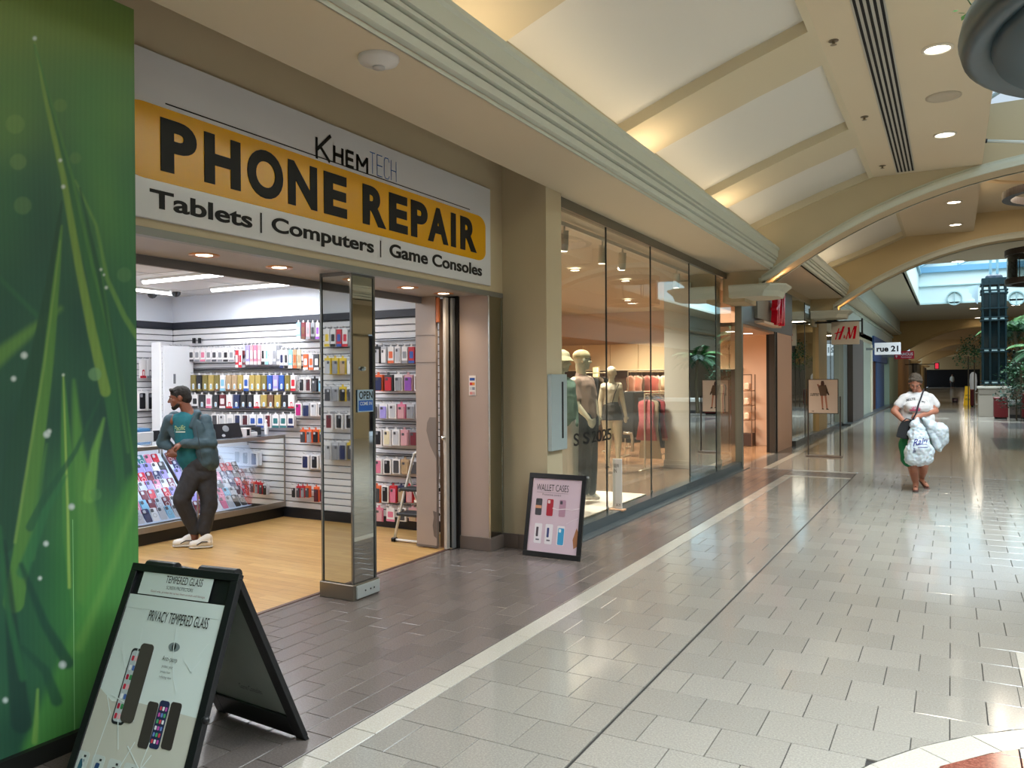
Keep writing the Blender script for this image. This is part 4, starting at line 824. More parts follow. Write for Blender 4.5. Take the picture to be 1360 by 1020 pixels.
# ================================================================== STEP LADDER
WM = mat('#e3e0da', .35); ld = thing('step_ladder', 'white folding step ladder with black treads beside the slatwall', 'ladder', (-4.8, 6.5, 0))
def LP(x, y, D): return atd(x, y, D)
fx0, fx1, fy = -4.86, -4.40, 6.36
def lpt(x, z, t): return (x, fy+.02+t*(z/.9), z)
B().tube([(fx0, fy, .02), (fx0+.03, fy+.12, .45), (fx0+.07, fy+.22, .80), (fx0+.085, fy+.225, .855), (fx0+.12, fy+.235, .875), (fx1-.12, fy+.235, .875), (fx1-.085, fy+.225, .855), (fx1-.07, fy+.22, .8), (fx1-.03, fy+.12, .45), (fx1, fy, .02), ], .014, 10).build('front_frame', WM, ld, smooth=True)
B().tube([(fx0, fy, .02), (fx1, fy, .02)], .013, 8).build('floor_bar', WM, ld, smooth=True)
B().tube([(fx0+.05, 6.55, .62), (fx0+.06, 6.84, .02), (fx1-.06, 6.84, .02), (fx1-.05, 6.55, .62)], .012, 8).build('rear_frame', WM, ld, smooth=True)
for z, y in ((.50, 6.50), (.26, 6.44)): B().cbox(fx0+.03, y-.09, z, fx1-.03, y+.1, z+.03, .006).build('tread', mat('#2a2d31', .6), ld)
for x in (fx0, fx1): B().cbox(x-.022, fy-.03, 0, x+.022, fy+.03, .04, .006).build('rubber_foot', K, ld)
# ================================================================== PACKS ON THE SLATWALL
CN = {'white':'#e6e4e6','grey':'#8c8e95','lgrey':'#bdbfc6','black':'#1b1b20','navy':'#1f2a55','blue':'#2c55a8','ltblue':'#86c0dc','lav':'#9c92d8','purple':'#8a4fb0','pink':'#d87a98','mag':'#b8207c','red':'#c02434','dkred':'#6e2430','maroon':'#52222c','olive':'#7c7038','gold':'#b09a55','tan':'#b09778','brown':'#6a4a34','green':'#3fae4a','orange':'#e0663a','yellow':'#e0c23a','cream':'#d9cfae','dkgrey':'#45464c','rose':'#c99aa2','teal':'#2c6f74'}
WORD = {'lgrey':'pale grey','ltblue':'light blue','lav':'lavender','mag':'magenta','dkred':'dark red','dkgrey':'dark grey','cream':'cream','tan':'tan'}
packmesh = {}
def pack_parts(kind, wq, hq, c, c2):
    """meshes of one hanging pack: card box, tab, case or print on its front; faces -Y, hook hole at the origin"""
    key = (kind, round(wq, 3), round(hq, 3), c, c2)
    if key in packmesh: return packmesh[key]
    w2 = wq/2; L = []
    def add(nm, b, m): o = b.build(nm, m); L.append((nm, o.data)); bpy.data.objects.remove(o)
    body = {'frame': 'white', 'card': c, 'box': c, 'case': c2 or 'lgrey'}[kind]
    t = .024 if kind in ('frame', 'box') else .010
    add('card_box', B().cbox(-w2, 0, -hq, w2, t, -.02, .002), mat(CN[body], .35, coat=.2))
    add('hang_tab', B().prism([(-w2*.35, -.022), (w2*.35, -.022), (w2*.22, .008), (-w2*.22, .008)], lambda u, v, h: (u, h, v), .002, .004), mat(CN['white'] if kind != 'case' else CN[c2 or 'white'], .4))
    F = Panel((-w2, 0, -hq), (wq, 0, 0), (0, 0, hq-.02), (0, -1, 0))
    if kind == 'frame':
        add('phone_case', F.rrect(B(), .17, .08, .83, .92, .1, .05, .004, .005), mat(CN[c], .35)); add('camera_patch', F.rrect(B(), .24, .70, .52, .87, .05, .03, .0055, .003), mat(CN['dkgrey'] if c != 'black' else CN['grey'], .3))
    elif kind == 'case':
        add('phone_case', F.rrect(B(), .12, .03, .88, .84, .12, .06, .008, .009), mat(CN[c], .35)); add('camera_patch', F.rrect(B(), .2, .64, .5, .8, .05, .03, .0095, .003), mat(CN['dkgrey'] if c not in ('black', 'dkgrey') else CN['lgrey'], .3))
    elif kind == 'card':
        add('printed_patch', F.rrect(B(), .18, .30, .82, .72, .1, .06, .0012, .001), mat(CN[c2 or 'grey'], .4)); add('printed_strip', F.rect(B(), .0, .0, 1, .16, .001), mat(CN[c2 or 'grey'], .4))
    else:
        add('printed_patch', F.rrect(B(), .36, .10, .74, .46, .12, .06, .0012, .001), mat(CN['white'] if c != 'white' else CN[c2 or 'blue'], .4)); add('printed_patch', F.rrect(B(), .45, .14, .65, .38, .05, .03, .0018, .0005), mat(CN['ltblue'] if c != 'white' else CN['white'], .4))
        if c2: add('printed_strip', F.rect(B(), 0, 0, 1, .12, .001), mat(CN[c2], .4))
    packmesh[key] = L; return L
KW = {'frame': 'phone case in a white window box', 'card': 'carded accessory', 'box': 'boxed accessory', 'case': 'phone case pack'}
def pack(x, y, z, kind, wq, hq, c, c2, label, group, flip=False, back=0, par_hook=None, tilt=0):
    e = thing('hanging_pack', label, 'phone accessory', (x, y, z), group)
    if flip: e.rotation_euler = (0, 0, math.pi)
    e.rotation_euler.y = tilt
    L = pack_parts(kind, wq, hq, c, c2)
    for nm, me in L:
        o = bpy.data.objects.new(nm, me); COL.objects.link(o); o.parent = e
    for k in range(back):
        s = bpy.data.objects.new('hanging_pack', L[0][1]); COL.objects.link(s); s.location = (x+(.012 if k % 2 else -.004), y+(.034*(k+1))*(-1 if flip else 1), z-.004*k)
        if flip: s.rotation_euler = (0, 0, math.pi)
        tag(s, 'plain pack behind the front packs, %s' % group, 'phone accessory', 'packs behind, '+group)
hook_me = None
def hook(x, y, z, flip, par):
    global hook_me
    if hook_me is None:
        o = B().tube([(0, .12, 0), (0, -.02, 0), (0, -.03, .012)], .0028, 5).build('peg_hook', mat('#b9bcc0', .25, 1)); hook_me = o.data; bpy.data.objects.remove(o)
    o = bpy.data.objects.new('peg_hook', hook_me); COL.objects.link(o); o.location = (x, y, z); o.parent = par
    if flip: o.rotation_euler = (0, 0, math.pi)
seen_lab = {}
def row(spec, x0, x1, ya, yb, rowname, flip=False, back=1, back_plane=6.84):
    n = len(spec); 
    for i, s_ in enumerate(spec):
        kind, c, c2 = (s_+(None, None))[:3] if isinstance(s_, tuple) else ('box', s_, None)
        xa = x0+(x1-x0)*i/n; xb = x0+(x1-x0)*(i+1)/n; xm = (xa+xb)/2
        if flip:     # read off the mirror: the real wall is its mirror image in the post face
            pa = ony(xa, ya, back_plane); pb = ony(xb, yb, back_plane); X, Zt, Zb = (pa.x+pb.x)/2, pa.z, pb.z; Yp = 9.0-back_plane
        else:
            pa = ony(xa, ya, back_plane); pb = ony(xb, yb, back_plane); X, Zt, Zb = (pa.x+pb.x)/2, pa.z, pb.z; Yp = back_plane
        wq = min(.11, max(.035, abs(pb.x-pa.x)*.88)); hq = Zt-Zb
        cw = WORD.get(c, c); lab = '%s %s, %s from left, %s' % (cw, {'frame': 'case in white box', 'card': 'carded pack', 'box': 'boxed pack', 'case': 'case pack'}[kind], ORD[i], rowname)
        pack(X, Yp, Zt-.01, kind, wq, hq, c, c2, lab, rowname, flip, back)
        hook(X, Yp, Zt-.008, flip, wn_ if flip else wb)
F_, C_, K_, X_ = 'frame', 'card', 'case', 'box'
row([(C_,'ltblue','white'),(C_,'dkred','brown'),(C_,'rose','grey'),(C_,'grey','black'),(C_,'white','purple'),(C_,'green','ltblue')], 393, 431, 425, 449, 'top row left of the post')
row([(C_,'navy','black'),(K_,'grey','lgrey'),(C_,'pink','red')], 224, 246, 458, 484, 'second row by the corner')
row([(C_,'white','dkgrey'),(C_,'white','grey'),(C_,'white','pink'),(C_,'white','grey'),(C_,'white','dkgrey'),(C_,'white','grey'),(C_,'white','black'),(C_,'white','grey')], 250, 311, 460, 479, 'second row of small white tags', back=0)
row([(C_,'red','white'),(C_,'white','red'),(C_,'black','grey')], 312, 326, 462, 487, 'second row beside the white tags', back=0)
row([(C_,'lgrey','dkred'),(C_,'lav','white'),(C_,'rose','white'),(C_,'pink','white'),(C_,'rose','white'),(C_,'white','black'),(C_,'white','ltblue'),(C_,'white','lgrey'),(C_,'lgrey','grey'),(C_,'grey','white')], 321, 372, 455, 483, 'second row, thin coloured books')
row([(C_,'white','navy'),(C_,'white','black'),(C_,'ltblue','white'),(C_,'tan','orange'),(C_,'cream','tan')], 371, 400, 461, 488, 'second row right part', back=0)
row([(C_,'orange','white'),(C_,'lgrey','orange'),(C_,'dkgrey','white'),(C_,'cream','brown')], 402, 431, 467, 490, 'second row by the post')
row([(X_,'white','blue'),(C_,'white','grey'),(X_,'olive',None),(X_,'olive',None),(X_,'black','olive'),(X_,'olive',None),(X_,'gold',None),(X_,'olive','brown'),(C_,'white','ltblue'),(X_,'tan','brown'),(X_,'tan',None),(X_,'gold','brown'),(C_,'white','blue'),(X_,'gold',None),(X_,'gold',None),(X_,'olive','brown'),(X_,'blue','navy'),(C_,'lav','lgrey'),(X_,'blue','navy'),(X_,'olive',None),(C_,'white','red')], 229, 393, 495, 518, 'third row of gold boxes')
row([(F_,'black'),(F_,'maroon'),(K_,'dkgrey','black'),(K_,'ltblue','white')], 396, 431, 499, 519, 'third row by the post')
row([(X_,'white','red'),(C_,'white','black'),(X_,'black','dkgrey'),(C_,'white','pink'),(X_,'black','dkgrey'),(C_,'dkred','white'),(X_,'white','red'),(X_,'navy','blue'),(X_,'black','dkgrey'),(X_,'black','navy'),(X_,'white','red'),(X_,'gold','brown'),(X_,'brown','tan'),(X_,'gold','olive'),(X_,'black','dkgrey'),(X_,'white','red')], 245, 391, 521, 541, 'fourth row of black and red boxes')
row([(F_,'mag'),(K_,'navy','lgrey'),(F_,'lgrey'),(F_,'black')], 391, 432, 532, 552, 'fourth row by the post')
row([(F_,'dkgrey'),(F_,'lgrey'),(C_,'white','lgrey'),(F_,'navy'),(F_,'maroon'),(C_,'white','blue'),(C_,'white','blue'),(F_,'dkred'),(C_,'white','teal'),(C_,'white','teal'),(C_,'white','navy')], 280, 391, 547, 567, 'fifth row of white boxes')
row([(K_,'dkgrey','orange'),(K_,'grey','orange'),(K_,'black','orange'),(K_,'dkgrey','yellow')], 398, 432, 567, 587, 'fifth row by the post')
row([(F_,'navy'),(F_,'black'),(F_,'dkgrey')], 399, 436, 601, 622, 'sixth row by the post', back=2)
row([(K_,'black','white'),(K_,'dkgrey','red'),(K_,'grey','red'),(K_,'dkgrey','orange')], 387, 411, 642, 660, 'bottom row by the display case')
row([(K_,'maroon','orange'),(K_,'dkred','white')], 416, 432, 643, 666, 'bottom row by the post')
row([(K_,'lgrey','black'),(K_,'white','lgrey'),(C_,'white','orange'),(F_,'lgrey'),(C_,'white','grey'),(C_,'red','blue'),(K_,'dkgrey','rose')], 496, 560, 457, 481, 'upper row right of the post', back=2)
row([(K_,'navy','orange'),(K_,'red','dkgrey'),(K_,'grey','white'),(K_,'purple','rose'),(F_,'brown')], 496, 562, 494, 518, 'second row right of the post', back=2)
row([(K_,'dkgrey','lgrey'),(K_,'lav','white'),(F_,'lgrey'),(K_,'rose','pink'),(K_,'grey','lgrey'),(F_,'purple')], 491, 563, 533, 555, 'third row right of the post', back=2)
row([(F_,'black'),(F_,'cream'),(F_,'lgrey'),(K_,'rose','rose'),(K_,'dkred','grey')], 496, 555, 567, 591, 'fourth row right of the post', back=2)
row([(F_,'pink'),(F_,'black'),(F_,'dkgrey'),(K_,'tan','tan'),(K_,'dkgrey','lgrey')], 496, 556, 606, 629, 'fifth row right of the post', back=2)
row([(K_,'dkgrey','orange'),(F_,'black'),(K_,'pink','red'),(K_,'tan','navy'),(K_,'rose','red'),(C_,'red','white')], 495, 560, 641, 667, 'sixth row right of the post', back=1)
row([(K_,'rose','pink'),(C_,'white','pink'),(F_,'dkgrey'),(K_,'tan','rose')], 496, 556, 670, 692, 'bottom row right of the post', back=0)
# opposite slatwall, seen in the post's mirror
row([(C_,'white','yellow'),(C_,'white','black'),(C_,'red','blue'),(C_,'white','red'),(K_,'grey','black')], 430, 470, 434, 459, 'mirrored top row on the front slatwall', True)
row([(K_,'lgrey','yellow'),(K_,'grey','yellow'),(K_,'tan','yellow'),(K_,'white','lgrey')], 430, 470, 472, 496, 'mirrored second row on the front slatwall', True)
row([(K_,'dkgrey','lgrey'),(K_,'grey','lgrey'),(K_,'black','yellow'),(K_,'dkgrey','white')], 430, 470, 510, 532, 'mirrored third row on the front slatwall', True)
row([(F_,'dkred'),(F_,'black'),(F_,'black')], 430, 470, 546, 569, 'mirrored fourth row on the front slatwall', True)
row([(K_,'lgrey','white'),(K_,'grey','lgrey'),(K_,'navy','lgrey'),(K_,'dkgrey','yellow')], 430, 470, 584, 610, 'mirrored fifth row on the front slatwall', True)
# rails carrying the pegs (dark lines)
for (x0, x1, y) in ((229, 395, 492), (229, 431, 488), (245, 395, 518.5), (392, 431, 528), (497, 560, 489), (497, 560, 452), (497, 560, 529), (497, 560, 563), (497, 560, 603), (280, 395, 544)):
    a, c = ony(x0, y, 6.9), ony(x1, y, 6.9); B().box(a.x, 6.90, (a.z+c.z)/2-.004, c.x, 6.935, (a.z+c.z)/2+.004).build('peg_rail', mat('#2f3136', .4, .5), wb)
# packs on the side wall at the far left
for i, (px_, pt, pb2, k_, c, c2, s_) in enumerate(((190, 476, 502, X_, 'white', 'red', 'white and red box on the side slatwall, upper row, left'), (199, 476, 502, X_, 'white', 'grey', 'white box on the side slatwall, upper row, middle'), (206, 477, 502, X_, 'white', 'lgrey', 'white box on the side slatwall, upper row, by the white upright'),
        (189, 518, 545, F_, 'black', None, 'black case in white box on the side slatwall, lower row, left'), (201, 518, 545, F_, 'black', None, 'black case in white box on the side slatwall, lower row, right'))):
    p = onx(px_, pt, -8.80); q = onx(px_, pb2, -8.80); e = thing('hanging_pack', s_, 'phone accessory', (p.x, p.y, p.z), 'packs on the side slatwall'); e.rotation_euler = (0, 0, math.radians(90))
    for nm, me in pack_parts(k_, .12 if k_ == F_ else .085, p.z-q.z, c, c2):
        o = bpy.data.objects.new(nm, me); COL.objects.link(o); o.parent = e
    q_ = B().tube([(-8.875, p.y, p.z-.002), (-8.79, p.y, p.z-.002)], .003, 5).build('peg_hook', mat('#b9bcc0', .25, 1), wl_)
# white upright of a shelf end and things behind the counter
up = thing('shelf_end_panel', 'tall white shelf end panel standing before the corner of the slatwalls', 'shelf', (-8.5, 6.5, 0))
B().cbox(-8.63, 6.44, 0, -8.47, 6.47, 2.09, .004).build('upright', mat('#eef0f4', .4), up); B().cbox(-8.47, 6.47, 0, -8.43, 6.90, 2.05, .004).build('side_board', mat('#dfe2e8', .45), up)
B().box(-8.43, 6.6, 1.58, -8.425, 6.63, 1.7).build('slot', mat('#6d7076', .5), up)
for i in range(3): B().box(-8.60, 6.46, .62+i*.4, -8.45, 6.9, .63+i*.4).build('shelf', mat('#d8dbe0', .4), up)
# two small black clip frames on the blank slats
cl = thing('clip_holder', 'pair of small black clip holders on the empty upper slats', 'holder', (-8.35, 6.92, 2.17))
for px_ in (258, 265.5): p = ony(px_, 452.5, 6.92); B().box(p.x-.013, 6.90, p.z-.034, p.x+.013, 6.93, p.z+.034).build('clip', BK, cl)
# ================================================================== GLASS DISPLAY CASES
CGL = glass_mat('case_glass', '#f2f7fb', 1.45, .01, .02); ALU = mat('#9b9690', .32, .7)
LEDM = mat('#dfeaff', .5, emit=3.2)
def case(y0, y1, lab):
    t = thing('display_case', lab, 'display case', (-7.2, (y0+y1)/2, 0), 'glass display cases')
    xf, xr, zt, zb_ = -6.90, -7.52, .965, .165
    B().box(xr, y0, 0, xf-.03, y1, .125).build('toe_kick', mat('#0f1013', .4), t)
    B().cbox(xr, y0, .12, xf+.004, y1, zb_+.02, .003).build('base_rail', ALU, t); B().cbox(xf-.02, y0, zt-.035, xf+.004, y1, zt+.005, .003).build('top_rail', ALU, t)
    for y in (y0+.008, y1-.008): B().cbox(xf-.012, y-.008, zb_, xf+.003, y+.008, zt-.03, .002).build('post', ALU, t)
    for y in (y0+.008, y1-.008): B().cbox(xr, y-.008, zb_, xr+.015, y+.008, zt, .002).build('post', ALU, t)
    B().quad((xf-.004, y0, zb_), (xf-.004, y1, zb_), (xf-.004, y1, zt-.03), (xf-.004, y0, zt-.03)).build('glass_front', CGL, t)
    B().quad((xf, y0, zt), (xf, y1, zt), (xr, y1, zt), (xr, y0, zt)).build('glass_top', CGL, t)
    B().box(xr, y0, zb_, xr+.008, y1, zt).build('back_board', mat('#dfe3ea', .5), t)
    B().quad((xf-.05, y0+.01, zb_+.03), (xf-.05, y1-.01, zb_+.03), (xr+.02, y1-.01, .83), (xr+.02, y0+.01, .83)).build('sloping_shelf', mat('#c3cfe0', .5), t)
    B().box(xf-.04, y0+.02, zt-.034, xf-.022, y1-.02, zt-.026).build('led_strip', LEDM, t)
    return t
case(5.72, 6.94, 'glass display case with phone cases against the slatwall, right of the man'); case(4.45, 5.70, 'glass display case with phone cases, left of the man by the green wall')
for y in (5.0, 6.3): area('case_led', (-6.97, y, .925), (.04, 1.15), 4.5, (.72, .82, 1), (-.4, 0, -.9))
# wedge under the case shelf: phone cases resting on the slope
pcm = {}
def phone_case_mesh(c):
    if c in pcm: return pcm[c]
    P = Panel((-.036, -.075, 0), (.072, 0, 0), (0, .15, 0), (0, 0, 1))
    o = P.rrect(B(), 0, 0, 1, 1, .17, .08, .009, .009, 4).build('phone_case', mat(CN[c], .32, coat=.2)); me = o.data; bpy.data.objects.remove(o)
    o = P.rrect(B(), .10, .68, .52, .93, .12, .06, .0125, .005, 4).build('camera_window', mat(CN['dkgrey'] if c in ('white', 'lgrey', 'cream', 'pink', 'ltblue', 'lav', 'rose', 'yellow') else CN['lgrey'], .3)); m2 = o.data; bpy.data.objects.remove(o)
    b = B(); b.loft([[ (math.cos(a)*r*.022, -.01+math.sin(a)*r*.022, .0095) for a in [k*math.pi/8 for k in range(16)]] for r in (.82, 1)]); o = b.build('ring_mark', mat(CN['white'] if c not in ('white', 'lgrey', 'cream', 'lav', 'ltblue') else CN['grey'], .4)); m3 = o.data; bpy.data.objects.remove(o)
    pcm[c] = (me, m2, m3); return pcm[c]
s0 = Vector((-6.95, 0, .195)); s1 = Vector((-7.5, 0, .83)); sd_ = (s1-s0); Ls = sd_.length; su = sd_.normalized(); rng = random.Random(5)
ang = math.atan2(su.z, -su.x)
palette = ['lgrey','lgrey','white','dkgrey','navy','lav','rose','ltblue','lgrey','red','white','dkred','black','lgrey','dkgrey','teal','lgrey','lav','navy','pink','black']
front_seq = ['pink','lgrey','dkgrey','yellow','red','black','lgrey','navy','white','lgrey','ltblue','lgrey','white','pink','dkred','dkgrey','red','white','pink','lgrey','black','dkgrey','red']
cnt = 0
for r in range(7):
    ncol = 27
    for k in range(ncol):
        y = 4.56+k*.0865+(.03 if r % 2 else 0)
        if y > 6.86 or (r >= 5 and y > 6.45) or (r == 4 and y > 6.6): continue
        if abs(y-5.71) < .045: continue
        c = front_seq[k % len(front_seq)] if r == 0 else rng.choice(palette if y < 6.35 else ['dkgrey','black','dkred','navy','lgrey','black','dkgrey','red','rose'])
        p = s0+su*(.085+r*.110); me = phone_case_mesh(c)
        e = bpy.data.objects.new('phone_case', me[0]); COL.objects.link(e); e.location = (p.x-.006, y, p.z+.008)
        # local +Y runs up the slope, local Z away from it
        up_ = su; nrm = Vector((su.z, 0, -su.x)); xl = up_.cross(nrm)
        M_ = Matrix(((xl.x, up_.x, nrm.x), (xl.y, up_.y, nrm.y), (xl.z, up_.z, nrm.z))); j = rng.uniform(-.05, .05)
        e.rotation_euler = (M_ @ Matrix.Rotation(j, 3, 'Z') @ Matrix.Rotation(.13, 3, 'X')).to_euler()
        side_ = 'right' if y > 5.71 else 'left'; idx = k if side_ == 'left' else k-13
        tag(e, '%s phone case, %s display case, %s row up, %s across' % (WORD.get(c, c), side_, ORD[r], ORD[max(0, idx)]), 'phone case', 'phone cases in the glass display cases')
        q = bpy.data.objects.new('camera_window', me[1]); COL.objects.link(q); q.parent = e
        if rng.random() < .45: q = bpy.data.objects.new('ring_mark', me[2]); COL.objects.link(q); q.parent = e
        cnt += 1
# price card in the case, cables over the slats
pc = thing('price_card', 'small pale price card with a yellow sticker inside the display case', 'card', (-6.93, 6.75, .7))
B().box(-6.93, 6.72, .58, -6.928, 6.79, .80).build('card', mat('#c9d3ea', .4), pc); B().lathe((-6.927, 6.74, .83), [(.001, .002), (.035, .002), (.035, 0)], 16, 'x').build('sticker', mat('#d8e03a', .5), pc); B().lathe((-6.9265, 6.70, .83), [(.001, .002), (.022, .002), (.022, 0)], 16, 'x').build('sticker', mat('#d8632a', .5), pc)
# ================================================================== ON THE COUNTER
lp = thing('laptop', 'black laptop standing open on the display case, its lid facing the shop', 'laptop', (-7.15, 6.25, .97))
LPN = Panel((-7.06, 6.04, .975), (0, .40, 0), (-.06, 0, .155), (1, 0, .3)); LPN.N = Vector((1, 0, .35)).normalized()
LPN.rrect(B(), 0, 0, 1, 1, .04, .08, .006, .012).build('lid', mat('#15171c', .3), lp); LPN.rrect(B(), .36, .42, .58, .86, .11, .22, .008, .002, 8).build('round_badge', mat('#8e9298', .3), lp); LPN.rrect(B(), .28, .08, .4, .26, .05, .1, .008, .002).build('sticker', mat('#b9bdc2', .4), lp)
B().cbox(-7.36, 6.04, .968, -7.06, 6.44, .984, .003).build('base', mat('#202226', .4), lp)
for nm, x, y, dx, dy, dz, c, lb, ct in (('cash_register', -7.30, 6.70, .14, .12, .10, '#2b2c30', 'dark machine behind the laptop on the counter end', 'register'), ('card_terminal', -7.1, 6.60, .06, .05, .05, '#dcdcdf', 'white card terminal beside the laptop', 'terminal'), ('hand_sanitiser', -7.1, 6.84, .022, .022, .14, '#f0f0f2', 'slim white bottle at the end of the counter', 'bottle')):
    t = thing(nm, lb, ct, (x, y, .967)); B().cbox(x-dx, y-dy, .968, x+dx, y+dy, .968+dz, .008).build('body', mat(c, .4), t)
    if dz > .13: B().lathe((x, y, .968+dz), [(.012, 0), (.012, .02), (.02, .022), (.018, .04), (.001, .042)], 12).build('pump', mat('#f5f5f5', .4), t)
    else: B().cbox(x-dx*.8, y-dy*.8, .968+dz, x+dx*.5, y+dy*.8, .985+dz, .004).build('keypad', mat('#55585e', .4), t)
bg_ = thing('shoe_box', 'small black and white box leaning beside the laptop', 'box', (-7.08, 6.50, .967)); B().cbox(-7.13, 6.46, .968, -7.03, 6.54, 1.07, .004).build('body', mat('#e5dcdc', .4), bg_); B().box(-7.029, 6.475, .985, -7.027, 6.515, 1.055).build('printed_mark', K, bg_)
pr_t = thing('printer', 'light grey printer on the shelf at the far left behind the counter', 'printer', (-8.3, 5.6, 0)); p = onx(198, 590, -8.2)
B().cbox(-8.5, p.y-.22, .78, -8.2, p.y+.1, 1.02, .01).build('body', mat('#b8babd', .45), pr_t); B().box(-8.21, p.y+.06, .8, -8.195, p.y+.14, 1.03).build('side_panel', BK, pr_t); B().cbox(-8.45, p.y-.1, 1.02, -8.25, p.y+.06, 1.06, .008).build('paper_tray', mat('#3c6f9c', .4), pr_t); B().box(-8.5, p.y-.2, 0, -8.22, p.y+.08, .78).build('stand', mat('#9c9fa3', .5), pr_t)
pp = thing('paper_sheets', 'loose papers and a tray on the counter before the leaning man', 'paper', (-7.2, 4.9, .967)); B().cbox(-7.3, 4.6, .967, -6.98, 5.12, .972, .001).build('sheet', mat('#d9dce2', .5), pp); B().cbox(-7.34, 4.7, .973, -7.08, 5.05, .985, .002).build('tray', mat('#2b2f35', .4), pp)
# ================================================================== FIGURES
def frame_from(d, up=Vector((0, 0, 1))):
    d = Vector(d).normalized(); s = d.cross(up).normalized(); u = s.cross(d).normalized(); return s, d, u     # right-hand side, forward, up
def ell(b, c, r, M=None, seg=14):
    """ellipsoid; r along the columns of M (side, forward, up)"""
    c = Vector(c); M = M or (Vector((1, 0, 0)), Vector((0, 1, 0)), Vector((0, 0, 1))); rings = []
    for i in range(1, seg//2+2):
        t = math.pi*i/(seg//2+2); rings.append([c+M[0]*(r[0]*math.sin(t)*math.cos(2*math.pi*j/seg))+M[1]*(r[1]*math.sin(t)*math.sin(2*math.pi*j/seg))+M[2]*(r[2]*math.cos(t)) for j in range(seg)])
    return b.loft(rings, True)
def cap(b, p, rp, q, rq, fd=None, fs=1., n=12):
    """tapered capsule from p to q, squashed by fs along direction fd"""
    p, q = Vector(p), Vector(q); a = (q-p); L = a.length or 1e-4; a = a/L if a.length else Vector((0, 0, 1)); e1 = a.orthogonal().normalized(); e2 = a.cross(e1)
    prof = []
    for i in range(1, 5): t = math.pi/2*(1-i/4.5); prof.append((-rp*math.sin(t), rp*math.cos(t)))
    prof.append((0, rp)); prof.append((L, rq))
    for i in range(1, 5): t = math.pi/2*(i/4.5); prof.append((L+rq*math.sin(t), rq*math.cos(t)))
    rings = []
    for h, r in prof:
        c = p+a*h; rg = []
        for j in range(n):
            v = (e1*math.cos(2*math.pi*j/n)+e2*math.sin(2*math.pi*j/n))*r
            if fd is not None: v = v-fd*(v.dot(fd)*(1-fs))
            rg.append(c+v)
        rings.append(rg)
    return b.loft(rings, True)
def fuse(name, b, m, parent, voxel=.008, smooth=3, fold=0., fscale=.12, label=None, thin=0):
    """all the pieces of b grown into one continuous skin"""
    me = bpy.data.meshes.new(name); me.from_pydata([tuple(v) for v in b.v], [], b.f); o = bpy.data.objects.new(name, me); COL.objects.link(o)
    r = o.modifiers.new('r', 'REMESH'); r.mode = 'VOXEL'; r.voxel_size = voxel
    s = o.modifiers.new('s', 'SMOOTH'); s.factor = .5; s.iterations = smooth
    if fold:
        t = bpy.data.textures.new('folds', 'CLOUDS'); t.noise_scale = fscale; t.noise_depth = 2
        d = o.modifiers.new('d', 'DISPLACE'); d.texture = t; d.texture_coords = 'LOCAL'; d.strength = fold; d.mid_level = .5
    dg = bpy.context.evaluated_depsgraph_get(); nm = bpy.data.meshes.new_from_object(o.evaluated_get(dg)); bpy.data.objects.remove(o)
    org = ORG.get(parent.name, Vector((0, 0, 0)))
    nm.transform(Matrix.Translation(-org)); nm.shade_smooth(); nm.materials.clear(); nm.materials.append(m)
    k = bpy.data.objects.new(name, nm); COL.objects.link(k); k.parent = parent; ORG[k.name] = org
    if label: k['label'] = label
    return k
def bvh_of(o):
    from mathutils.bvhtree import BVHTree
    org = ORG[o.name]; return BVHTree.FromPolygons([v.co+org for v in o.data.vertices], [tuple(p.vertices) for p in o.data.polygons])
def hand(b, w, d, n, s=1., curl=.5, thumb=1):
    """wrist w, direction d of the palm, n = out of the back of the hand, five fingers"""
    w = Vector(w); d = Vector(d).normalized(); n = Vector(n); n = (n-d*n.dot(d)).normalized(); side_ = d.cross(n)
    pl = .085*s; cap(b, w, .026*s, w+d*pl*.55, .036*s, n, .5); cap(b, w+d*pl*.5+side_*.014*s, .027*s, w+d*pl*.85+side_*.02*s, .022*s, n, .55); cap(b, w+d*pl*.5-side_*.014*s, .027*s, w+d*pl*.85-side_*.02*s, .022*s, n, .55)
    for i, (off, L) in enumerate(((-.030, .068), (-.010, .078), (.011, .074), (.030, .058))):
        p = w+d*(pl*.88-(.006 if i in (0, 3) else 0)*s)+side_*off*s; dd = d.copy(); a = curl*.55
        for k, fr in enumerate((.45, .31, .24)):
            dd = (dd*math.cos(a)-n*math.sin(a)); dd.normalize(); q = p+dd*L*fr*s; cap(b, p, (.0092-.0008*k)*s, q, (.0084-.0008*k)*s, n=8)
            p = q; nn = n
            n_ = (n-dd*n.dot(dd)); n = n_.normalized() if n_.length > .1 else n; a = curl*.8
        n = Vector(nn); n = (side_.cross(d)).normalized()
    p = w+d*.022*s+side_*(-.028*s*thumb); dd = (d*.62-side_*.75*thumb-n*.25).normalized(); q = p+dd*.034*s; cap(b, p, .013*s, q, .0105*s, n=8); dd2 = (d*.9-side_*.25*thumb-n*.35).normalized(); cap(b, q, .0102*s, q+dd2*.030*s, .0085*s, n=8)
